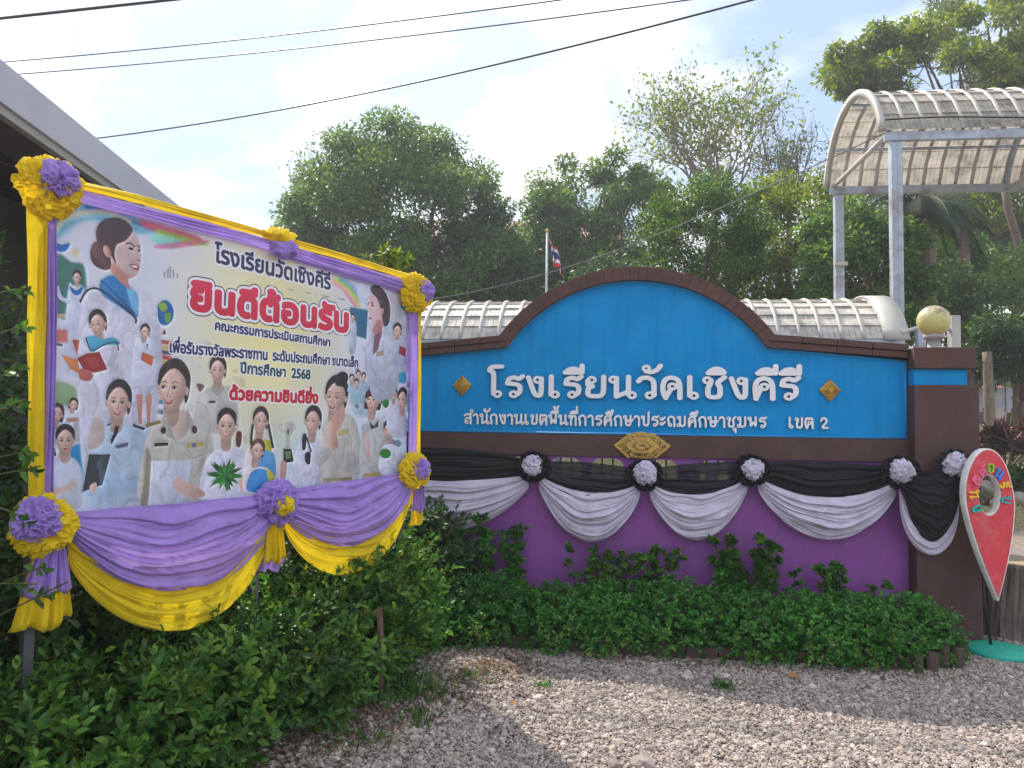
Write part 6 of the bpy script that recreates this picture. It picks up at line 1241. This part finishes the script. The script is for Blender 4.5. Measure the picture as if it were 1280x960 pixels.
# bright shoot above the top edge of the banner
bs = empty('bright_shoot', tuple(B(1.75, 0, -.35)), 'bright yellow-green leafy shoot sticking up above the top edge of the banner', 'plant'); sp = []; sdv = []; sb = MBld(); b0 = onplane(485, 352, BO-BN*.3, BN)
for px, py in ((458, 318), (476, 312), (488, 322), (497, 312), (512, 318), (470, 330), (505, 332), (484, 308)):
    e_ = onplane(px, py, BO-BN*.3, BN); d = e_-b0; Ld = np.linalg.norm(d); sb.tube([b0-UP*.4, b0, b0+d*.9], [.004, .003, .0015], 5)
    for j in range(3): sp.append(b0+d*(.25+.25*j)); sdv.append(d/Ld)
sb.tube([B(1.75, 0, -.33), b0-UP*.35], .008, 6)
sb.build('stem', M['stem'], bs); lp_, ld, lu, ll_ = make_sprigs(np.array(sp), np.array(sdv), 7, .09, (.05, .085)); o = link('foliage', leaves_mesh('foliage', lp_, ld, lu, ll_, .42, True), bs, M['limeleaf']); o['kind'] = 'stuff'

nl = 5200; al = rng.uniform(-1.2, 2.9, nl); dl = .44+rng.normal(size=nl)*.17; P = BO+BT*al[:, None]+BN*dl[:, None]; P[:, 2] = .012+rng.random(nl)*.02
sl_ = rng.uniform(-2.0, 2.1, 450); P = np.concatenate([P, np.array([W(a_, .014+rng.random()*.015, 1.0+abs(rng.normal())*.10) for a_ in sl_])]); nl = len(P)
o = link('leaf_litter', leaves_mesh('leaf_litter', P, randdir(nl)*np.array([1, 1, .25]), randdir(nl)*.5+UP, rng.uniform(.012, .038, nl), .6, True), None, leaf_mat('litter', (.06, .035, .022), (.13, .075, .05), (.26, .17, .09), .1, .8)); tag(o, 'brown fallen leaves along the foot of the hedge and planter', None, None, 'stuff')

# ------------------------------------------------------------------ ground cover in the planter, taller plants against the wall
wyaw = -WA; wf = (WN[0]*.8, WN[1]*.8, .5)
CV = [(-1.62, 'brightest round cover clump with sunlit glossy leaves, beside the leafy hedge'), (-1.18, 'cover clump in front of the tall pair of leafy stems'), (-.72, 'cover clump right of the gap showing the brick edge'), (-.26, 'cover clump below the gold emblem'), (.20, 'cover clump just right of the wall centre'), (.66, 'cover clump below the middle rosette'), (1.10, 'cover clump below the right half of the lettering'), (1.50, 'cover clump second from the brown pillar'), (1.80, 'cover clump at the right end, touching the brown pillar')]
for i, (s, lab) in enumerate(CV):
    dd = .74 if i == 0 else .60-.04*(i > 6); c = W(s, .155+.015*math.sin(i*2.1), dd)
    shrub(c, (.34, .44 if i < 8 else .30, .235+.025*math.sin(i*1.7)), lab, 640, 3400, wyaw, 110, 7, .075, (.024, .036), 'coverleaf', 20+i, wf, 'ground cover clumps along the foot of the wall', 'ground cover', -.95, .9, .032, 'cover_clump', 3, .24)
def stemplant(s, d, h, n, label, m='coverleaf', sp_=.12, ll=(.035, .055), wid=.8, name='leafy_plant', per=11):
    b = W(s, .05, d); root = empty(name, tuple(b), label, 'plant'); sb = MBld(); SP = []; SD = []
    for i in range(n+3):
        e_ = b+WU*rng.normal()*sp_+WN*rng.normal()*.05+UP*h*rng.uniform(.75, 1.05); pts = limb(sb, b+WU*rng.normal()*.03, e_, .005, .002, 6, .05, 5)
        for q in pts[2:]:
            for j in range(2): SP.append(q); dv = WU*rng.normal()*.7+WN*rng.normal()*.7+UP*.5; SD.append(dv)
        SP.append(e_); SD.append(UP+WU*.1)
    sb.build('stems', M['stem'], root, True); lp_, ld, lu, ll_ = make_sprigs(np.array(SP), np.array(SD), per, .07, ll); o = link('foliage', leaves_mesh('foliage', lp_, ld, lu, ll_, wid, True), root, M[m]); o['kind'] = 'stuff'; return root
stemplant(-1.28, .16, .74, 4, 'taller pair of thin leafy stems against the purple wall', sp_=.09)
stemplant(-1.02, .16, .66, 3, 'shorter thin leafy stem right of the taller pair', sp_=.05)
stemplant(-.38, .2, .56, 6, 'dark bushy plant against the purple wall, left of the emblem', 'hedgeleaf', .14)
stemplant(.02, .2, .54, 6, 'dark bushy plant against the purple wall, under the emblem', 'hedgeleaf', .13)
stemplant(.86, .2, .66, 7, 'tallest broad-leaved plant below the middle rosette', 'hedgeleaf', .14, (.045, .07))
stemplant(.60, .22, .52, 4, 'small leafy plant left of the broad-leaved plant', 'coverleaf', .08)
stemplant(1.42, .2, .47, 5, 'low sprawling plant against the right part of the purple wall', 'hedgeleaf', .16)
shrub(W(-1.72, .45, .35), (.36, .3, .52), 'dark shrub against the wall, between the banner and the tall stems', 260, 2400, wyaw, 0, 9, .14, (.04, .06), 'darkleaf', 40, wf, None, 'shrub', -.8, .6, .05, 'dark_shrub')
def tuft(px, py, n, r, label, m='coverleaf', L_=.10):
    g = atZ(px, py, 0.0); root = empty('weed', (g[0], g[1], 0), label, 'weed'); P = np.tile([g[0], g[1], .005], (n, 1))+np.stack([rng.normal(size=n)*r, rng.normal(size=n)*r, rng.random(n)*.015], 1); D = np.stack([rng.normal(size=n)*.6, rng.normal(size=n)*.6, .5+rng.random(n)*.6], 1)
    o = link('blades', leaves_mesh('blades', P, D, randdir(n), L_*rng.uniform(.5, 1.1, n), .16, True), root, M[m]); o['kind'] = 'stuff'
tuft(905, 862, 60, .035, 'small green weed alone in the gravel, near the middle', L_=.07); tuft(680, 860, 40, .03, 'tiny green weed at the edge of the sunlit gravel', L_=.05)
tuft(505, 868, 220, .11, 'grassy weeds in front of the wooden stake', 'hedgeleaf', .10); tuft(520, 905, 60, .06, 'sparse grass below the wooden stake', 'hedgeleaf', .07); tuft(590, 850, 90, .08, 'low weeds below the round sunlit clump', 'hedgeleaf', .05)
tuft(1185, 792, 220, .10, 'dark green weeds at the foot of the gate pillar', L_=.10); tuft(1150, 842, 30, .03, 'tiny weed left of the green base disc', L_=.04); tuft(455, 935, 60, .08, 'grass at the foot of the leafy hedge', 'hedgeleaf', .07); tuft(1205, 800, 60, .05, 'thin weeds between the pillar and the green base', L_=.07)
for px, py, a, s_, lab in ((985, 846, .3, .055, 'largest curled brown leaf on the gravel'), (970, 840, 1.5, .04, 'brown leaf touching the largest one'), (925, 836, 2.4, .035, 'small tan leaf below the cover clumps'), (640, 880, 1.0, .03, 'small dry leaf in the sunlit patch')):
    g = atZ(px, py, 0.02); me = leaf_single_mesh('dry_leaf', M['dryleaf'], .9); o = link('dry_leaf', me); o.location = g; o.rotation_euler = (.25, -.15, a); o.scale = (s_*1.6, s_*1.6, s_*1.6); tag(o, lab, 'leaf', 'dry leaves on the gravel')

# ------------------------------------------------------------------ trees behind the wall
def tb_(px, Y, py=None):
    q = atY(px, py or 480, Y); return (q[0], Y, float(gz(q[0], Y)))
def tc_(px, py, Y): return atY(px, py, Y)
TG = 'trees behind the wall'
tree('broad_tree', tb_(500, 25), tc_(503, 285, 25), (3.65, 3.0, 3.60), 76000, .15, M['treeleaf'], 'large dense dark green tree directly right of the banner top', TG, .3, 200, .70, lump=.12, seed=2, zmin=-1)
tree('broad_tree', tb_(395, 27), tc_(408, 290, 27), (1.6, 1.5, 2.7), 11000, .16, M['treeleaf'], 'narrow leafy tree at the left edge of the large dark tree', TG, .2, 40, .7, seed=3, lump=.3, zmin=-1)
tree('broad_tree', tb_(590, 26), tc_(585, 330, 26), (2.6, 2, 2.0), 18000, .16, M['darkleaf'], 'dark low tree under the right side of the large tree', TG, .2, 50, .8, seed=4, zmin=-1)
tree('broad_tree', tb_(745, 27), tc_(748, 292, 27), (2.9, 2.0, 2.9), 44000, .16, M['treeleaf'], 'mid-sized tree behind the flagpole, lit on its upper left', TG, .25, 130, .62, seed=5, lump=.16, zmin=-1)
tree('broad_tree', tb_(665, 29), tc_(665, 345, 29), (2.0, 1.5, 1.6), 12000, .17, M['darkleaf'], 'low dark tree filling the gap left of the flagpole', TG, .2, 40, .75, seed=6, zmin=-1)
tree('round_tree', tb_(872, 18), tc_(876, 305, 18), (1.62, 1.6, 1.62), 36000, .085, M['roundleaf'], 'round clipped tree with a bright left edge, behind the arch', TG, .16, 150, .34, seed=7, lump=.10, zmin=-1)
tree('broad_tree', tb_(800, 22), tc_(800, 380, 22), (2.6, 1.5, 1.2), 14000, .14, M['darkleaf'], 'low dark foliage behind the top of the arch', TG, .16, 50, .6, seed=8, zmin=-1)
tree('broad_tree', tb_(985, 20), tc_(1000, 315, 20), (1.85, 1.6, 2.25), 32000, .12, M['limeleaf'], 'bright yellow-green tree left of the canopy posts', TG, .18, 70, .50, seed=9, lump=.3, zmin=-1)
tree('broad_tree', tb_(1060, 16.6), tc_(1080, 345, 16.6), (1.5, .9, 1.6), 24000, .12, M['treeleaf'], 'dark tree seen between the two canopy posts', TG, .1, 60, .5, seed=10, zmin=-1)
# tall airy tree over the canopy
tree('tall_tree', tb_(1207, 26), tc_(1165, 92, 26), (4.3, 2.6, 2.1), 30000, .19, M['limeleaf'], 'tall airy tree spreading over the gate canopy', TG, .24, 80, .62, bark='bark', limbs=18, gaps=.25, seed=11, lump=.35, zmin=-1)
tree('tall_tree', tb_(1262, 30), tc_(1250, 40, 30), (3.2, 2.6, 3.0), 20000, .17, M['paleleaf'], 'pale feathery tree at the top right corner', TG, .2, 70, .6, limbs=16, gaps=.2, seed=12, lump=.3, zmin=-1)
tree('broad_tree', tb_(1160, 24), tc_(1225, 385, 24), (3.0, 2.0, 2.2), 36000, .15, M['treeleaf'], 'dark leafy tree behind the globe lamp', TG, .22, 80, .62, seed=13, zmin=-1)
tree('broad_tree', tb_(1290, 33), tc_(1275, 310, 33), (3.6, 2.0, 2.6), 22000, .20, M['limeleaf'], 'sunny pale tree seen under the right end of the gate canopy', TG, .22, 60, .8, gaps=.1, seed=14, zmin=-1)
tree('broad_tree', tb_(1165, 36), tc_(1150, 300, 36), (5, 2.5, 3.4), 26000, .2, M['paleleaf'], 'hazy background tree between the palm and the far trunk', TG, .25, 70, .8, gaps=.2, seed=15, zmin=-1)
tree('broad_tree', tb_(1285, 20), tc_(1290, 430, 20), (1.6, 1.2, 1.0), 12000, .12, M['darkleaf'], 'low dark bush over the pale fence at the right edge', TG, .12, 40, .45, seed=16, zmin=-1)
# bare straight trunks
for i, (px, Y, top, r, lab) in enumerate(((1206, 23, 250, .19, 'straight brown trunk seen right of the globe lamp'), (1163, 22, 245, .26, 'thick dark trunk behind the globe lamp'), (1238, 19.5, 440, .13, 'pale short trunk beyond the pillar at the right'), (1272, 21, 440, .11, 'thin grey trunk at the right edge'), (1195, 21, 420, .16, 'brown trunk just right of the gate pillar'))):
    b = np.array(tb_(px, Y)); e_ = tc_(px-4, top, Y); root = empty('slender_tree', tuple(b), lab, 'tree', 'bare trunks in the yard'); mb_ = MBld(); limb(mb_, b-UP*.3, e_, r*1.15, r*.85, 10, .012, 12); mb_.build('trunk', M['barkpale' if i in (2, 3) else 'bark'], root, True)
# leafless tree
bt = empty('bare_tree', tb_(885, 30), 'tall nearly leafless tree with fine spreading branches above the round tree', 'tree', TG); mb_ = MBld(); tw = MBld(); tips = []
def grow(p, d, L_, r, lev):
    p = np.array(p, float); e_ = p+d*L_; mid = (p+e_)/2+rng.normal(size=3)*L_*.06
    (mb_ if lev < 2 else tw).tube([p, mid, e_], [r, r*.85, r*.68], 7 if lev < 2 else 4, False)
    if lev >= 5: tips.append(e_); return
    for i in range(3 if lev in (0, 1, 3) else 2):
        nd = d+rng.normal(size=3)*np.array([.50, .25, .36]); nd[2] += .10; nd /= np.linalg.norm(nd); grow(e_ if i < 2 else mid, nd, L_*rng.uniform(.66, .88), r*.6, lev+1)
    if lev > 2: tips.append(mid)
b = np.array(tb_(885, 30)); f_ = tc_(895, 268, 30); limb(mb_, b-UP*.3, f_, .22, .15, 6, .03, 8)
for px, py in ((822, 178), (845, 160), (875, 148), (905, 145), (935, 155), (968, 178), (850, 200), (920, 205)):
    d = tc_(px, py, 30)-f_+np.array([0, rng.normal()*.8, 0]); Ld = np.linalg.norm(d); grow(f_, d/Ld, Ld*.47, .07, 0)
mb_.build('trunk', M['barkpale'], bt, True); tw.build('twigs', M['barkpale'], bt); T_ = np.array(tips); T_ = T_[rng.random(len(T_)) < .8]; T_ = np.repeat(T_, 4, 0)+rng.normal(size=(len(T_)*4, 3))*.20; o = link('foliage', leaves_mesh('foliage', T_, randdir(len(T_))+np.array([0, 0, -.5]), randdir(len(T_)), rng.uniform(.10, .26, len(T_)), .6), bt, M['limeleaf']); o['kind'] = 'stuff'
# second, smaller bare crown and twigs on the big tree's left
def twigs(name, base, ctr, rad, n, lab):
    root = empty(name, tuple(base), lab, 'tree', TG); a = MBld(); base = np.array(base, float); ctr = np.array(ctr); limb(a, base, ctr-UP*rad[2]*.8, .14, .09, 6, .04, 7); tp = []
    for i in range(n):
        d = randdir(1)[0]; d[2] = abs(d[2]); e_ = ctr+d*np.array(rad)*rng.uniform(.6, 1.05)-UP*rad[2]*.3; pts = limb(a, ctr-UP*rad[2]*.8, e_, .035, .008, 6, .10, 5)
        for k in range(5):
            j = rng.integers(2, 6); e2 = pts[j]+randdir(1)[0]*rad[0]*.35+UP*.25; q = limb(a, pts[j], e2, .014, .004, 4, .1, 4); tp += [q[-1], q[2]]
    a.build('branches', M['barkpale'], root); T_ = np.repeat(np.array(tp), 3, 0); T_ = T_+rng.normal(size=T_.shape)*.12; o = link('foliage', leaves_mesh('foliage', T_, randdir(len(T_)), randdir(len(T_)), rng.uniform(.08, .2, len(T_)), .6), root, M['paleleaf']); o['kind'] = 'stuff'
twigs('bare_tree', tb_(380, 26), tc_(400, 225, 26), (1.5, 1.2, 2.0), 26, 'sparse dry tree with grey twigs at the left of the large dark tree')
twigs('bare_tree', tb_(990, 28), tc_(985, 190, 28), (2.0, 1.5, 2.4), 38, 'smaller sparse tree between the leafless tree and the gate canopy')
# palm behind the posts
pb = np.array(tb_(1150, 17)); pt_ = tc_(1150, 262, 17); palm = empty('palm_tree', tuple(pb), 'dark palm with drooping fronds hanging behind the canopy posts', 'palm', TG); mb_ = MBld(); limb(mb_, pb-UP*.2, pt_, .15, .13, 10, .015, 12); mb_.build('trunk', M['bark'], palm, True)
for i in range(26):
    az = i*2.4; el = rng.uniform(.0, .9); Lf = rng.uniform(1.5, 2.1); pts = []; d = np.array([math.cos(az)*math.cos(el), math.sin(az)*math.cos(el), math.sin(el)]); p_ = pt_.copy()
    for k in range(12): pts.append(p_.copy()); p_ = p_+d*Lf/11; d = d+np.array([0, 0, -.20]); d /= np.linalg.norm(d)
    pts = np.array(pts); mbq = MBld(); mbq.tube(pts, np.linspace(.02, .006, 12).tolist(), 5); V = []; F = []
    for k in range(60):
        t = k/60*11; j = int(t); q = pts[j]+(pts[min(j+1, 11)]-pts[j])*(t-j); dd = pts[min(j+1, 11)]-pts[j]; dd /= np.linalg.norm(dd)+1e-9; sd_ = np.cross(dd, UP); sd_ /= np.linalg.norm(sd_)+1e-9
        for sg in (-1, 1):
            le = .42*math.sin(math.pi*min(1, (k+6)/66))+.1; tp = q+sd_*sg*le*.72+dd*le*.45-UP*le*.55; o_ = len(V); V += [q-dd*.012, q+dd*.012, tp]; F.append((o_, o_+1, o_+2))
    mbq.add(V, F); mbq.build('frond', M['palmleaf'], palm)
# dracaena and rubble beyond the pillar
def spiky(px, py, Y, r, h, n, m, lab, name='spiky_plant', ll=.42):
    q = atY(px, py, Y); b = np.array([q[0], Y, float(gz(q[0], Y))]); root = empty(name, tuple(b), lab, 'plant'); sb = MBld(); P = []; D = []
    for i in range(n):
        e_ = b+np.array([rng.normal()*r*.5, rng.normal()*r*.5, h*rng.uniform(.4, 1)]); limb(sb, b, e_, .02, .012, 4, .05, 5); k = 26; P.append(np.tile(e_, (k, 1))); dd = randdir(k); dd[:, 2] = abs(dd[:, 2])*.9-.15; D.append(dd)
    sb.build('stems', M['bark'], root); P = np.concatenate(P); D = np.concatenate(D); o = link('foliage', leaves_mesh('foliage', P, D, randdir(len(P)), ll*rng.uniform(.6, 1.1, len(P)), .14, True), root, M[m]); o['kind'] = 'stuff'
spiky(1255, 510, 17.5, .7, 1.1, 26, 'redleaf', 'dark red spiky cordyline bush beyond the gate pillar'); spiky(1283, 545, 15, .5, .5, 14, 'darkleaf', 'low dark spiky plant at the right edge above the dry grass')
for i, (px, py, Y, s_) in enumerate(((1234, 545, 15.5, .24), (1242, 538, 16.5, .3), (1252, 552, 15.2, .2), (1262, 540, 16, .26), (1275, 560, 14.6, .2), (1230, 556, 14.6, .16), (1246, 560, 14.4, .14))):
    q = atY(px, py, Y); b = np.array([q[0], Y, float(gz(q[0], Y))+s_*.3]); V, F = None, None; bm = bmesh.new(); bmesh.ops.create_icosphere(bm, subdivisions=3, radius=s_)
    for v in bm.verts: v.co *= 1+.35*mnoise.noise(v.co*(2.2/s_*.5)+Vector((i*3, 0, 0))); v.co.z *= .75; v.co += Vector(b)
    me = bpy.data.meshes.new('rock'); bm.to_mesh(me); bm.free(); o = link('rock', me, None, M['soil'] if i % 2 else mat('pale_rock', (.28, .25, .22), .9, .25, 5, .5, 20)); tag(o, ['rough grey stone closest to the foot of the red bush', 'largest rough stone of the rubble pile beyond the pillar', 'pale stone in the middle of the rubble pile', 'dark stone on the far right of the pile', 'pale stone at the right edge above the dry grass', 'small dark stone just right of the gate pillar', 'smallest pale stone in front of the rubble pile'][i], 'rock', 'rubble stones beyond the pillar')
# grass tufts on the dry lawn
ng_ = 9000; gx = rng.uniform(5.5, 16, ng_); gy = rng.uniform(11.5, 22, ng_); P = np.stack([gx, gy, gz(gx, gy)+.02], 1); Dg = np.stack([rng.normal(size=ng_)*.4, rng.normal(size=ng_)*.4, np.ones(ng_)], 1)
o = link('dry_grass', leaves_mesh('dry_grass', P, Dg, randdir(ng_), rng.uniform(.06, .18, ng_), .14), None, leaf_mat('grass_blade', (.14, .13, .04), (.26, .22, .08), (.36, .32, .14), .3)); tag(o, 'short dry yellow grass beyond the gate', None, None, 'stuff')
# low pale fence far right
fx0, fx1 = tb_(1205, 24), tb_(1330, 24); fn = empty('concrete_fence', fx0, 'low pale concrete fence beyond the yard at the right', 'fence'); q = atY(1250, 476, 24)
for k in range(8):
    x = fx0[0]+(fx1[0]-fx0[0])*k/7; MBld().box((x, 24, q[2]-.35), (.14, .14, 1.3)).build('post', M['fascia'], fn)
    if k < 7:
        for r_ in range(3): MBld().box((x+(fx1[0]-fx0[0])/14, 24, q[2]-.72+r_*.36), ((fx1[0]-fx0[0])/7-.15, .06, .30)).build('panel', M['fascia'], fn)
# houses glimpsed through the trees
def house(px, py, Y, w_, h_, lab, yaw=0.0, roofc=(.55, .12, .08)):
    q = atY(px, py, Y); z0 = float(gz(q[0], Y)); root = empty('house', (q[0], Y, z0), lab, 'house'); ex_ = q[2]-1.2; wallm = mat('house_wall', (.50, .46, .42), .8, .1, 2); rm = mat('tile_roof', roofc, .7, .2, 3, .4, 12, dirt=(.3, .2, .17), dscale=2, damt=.5)
    MBld().box((q[0], Y, (z0+ex_)/2), (w_, h_, ex_-z0)).build('wall', wallm, root)
    a = MBld(); V = [(q[0]-w_*.58, Y-h_*.6, ex_), (q[0]+w_*.58, Y-h_*.6, ex_), (q[0]+w_*.58, Y+h_*.6, ex_), (q[0]-w_*.58, Y+h_*.6, ex_), (q[0]-w_*.58, Y, q[2]+.6), (q[0]+w_*.58, Y, q[2]+.6)]; a.add(V, [(0, 1, 5, 4), (2, 3, 4, 5), (0, 4, 3), (1, 2, 5), (3, 2, 1, 0)]); rf = a.build('roof', rm, root)
    for k in range(4):
        x = q[0]-w_*.38+w_*.76*k/3; f = MBld(); f.box((x, Y-h_/2-.02, ex_-1.3), (1.0, .08, 1.2)); f.build('window', M['soffit'], root)
house(655, 290, 42, 9, 6, 'house with a pale red roof glimpsed between the large tree and the flagpole', roofc=(.36, .20, .17))
house(1255, 462, 40, 8, 5, 'small pink-walled house glimpsed low through the trees at the right', roofc=(.62, .22, .24))
# far wooded rise
nn = 60000; fx = rng.uniform(-70, 80, nn); fy = rng.uniform(62, 90, nn); fh = (5+2.5*vnoise(np.stack([fx, fy, fx*0], -1), .09)+1.2*vnoise(np.stack([fx, fy, fx*0], -1), .35)); fz = gz(fx, fy)+fh*rng.random(nn)**.6
o = link('far_wood', leaves_mesh('far_wood', np.stack([fx, fy, fz], 1), randdir(nn), randdir(nn), rng.uniform(.5, 1.0, nn), .6), None, M['treeleaf']); tag(o, 'far band of woodland behind the school yard', None, None, 'stuff')

# ------------------------------------------------------------------ warm haze in the air over the yard
hb_ = MBld().box((0, 60, 7.6), (260, 140, 17.4)); hv = bpy.data.materials.new('haze_air'); hv.use_nodes = True; t = hv.node_tree; t.nodes.remove(t.nodes['Principled BSDF']); pv = t.nodes.new('ShaderNodeVolumePrincipled'); pv.inputs['Color'].default_value = (.86, .92, 1.0, 1); pv.inputs['Density'].default_value = HAZE; pv.inputs['Anisotropy'].default_value = .35
t.links.new(pv.outputs[0], t.nodes['Material Output'].inputs['Volume']); ho = hb_.build('haze', hv); tag(ho, 'thin bright haze in the air', None, None, 'stuff')
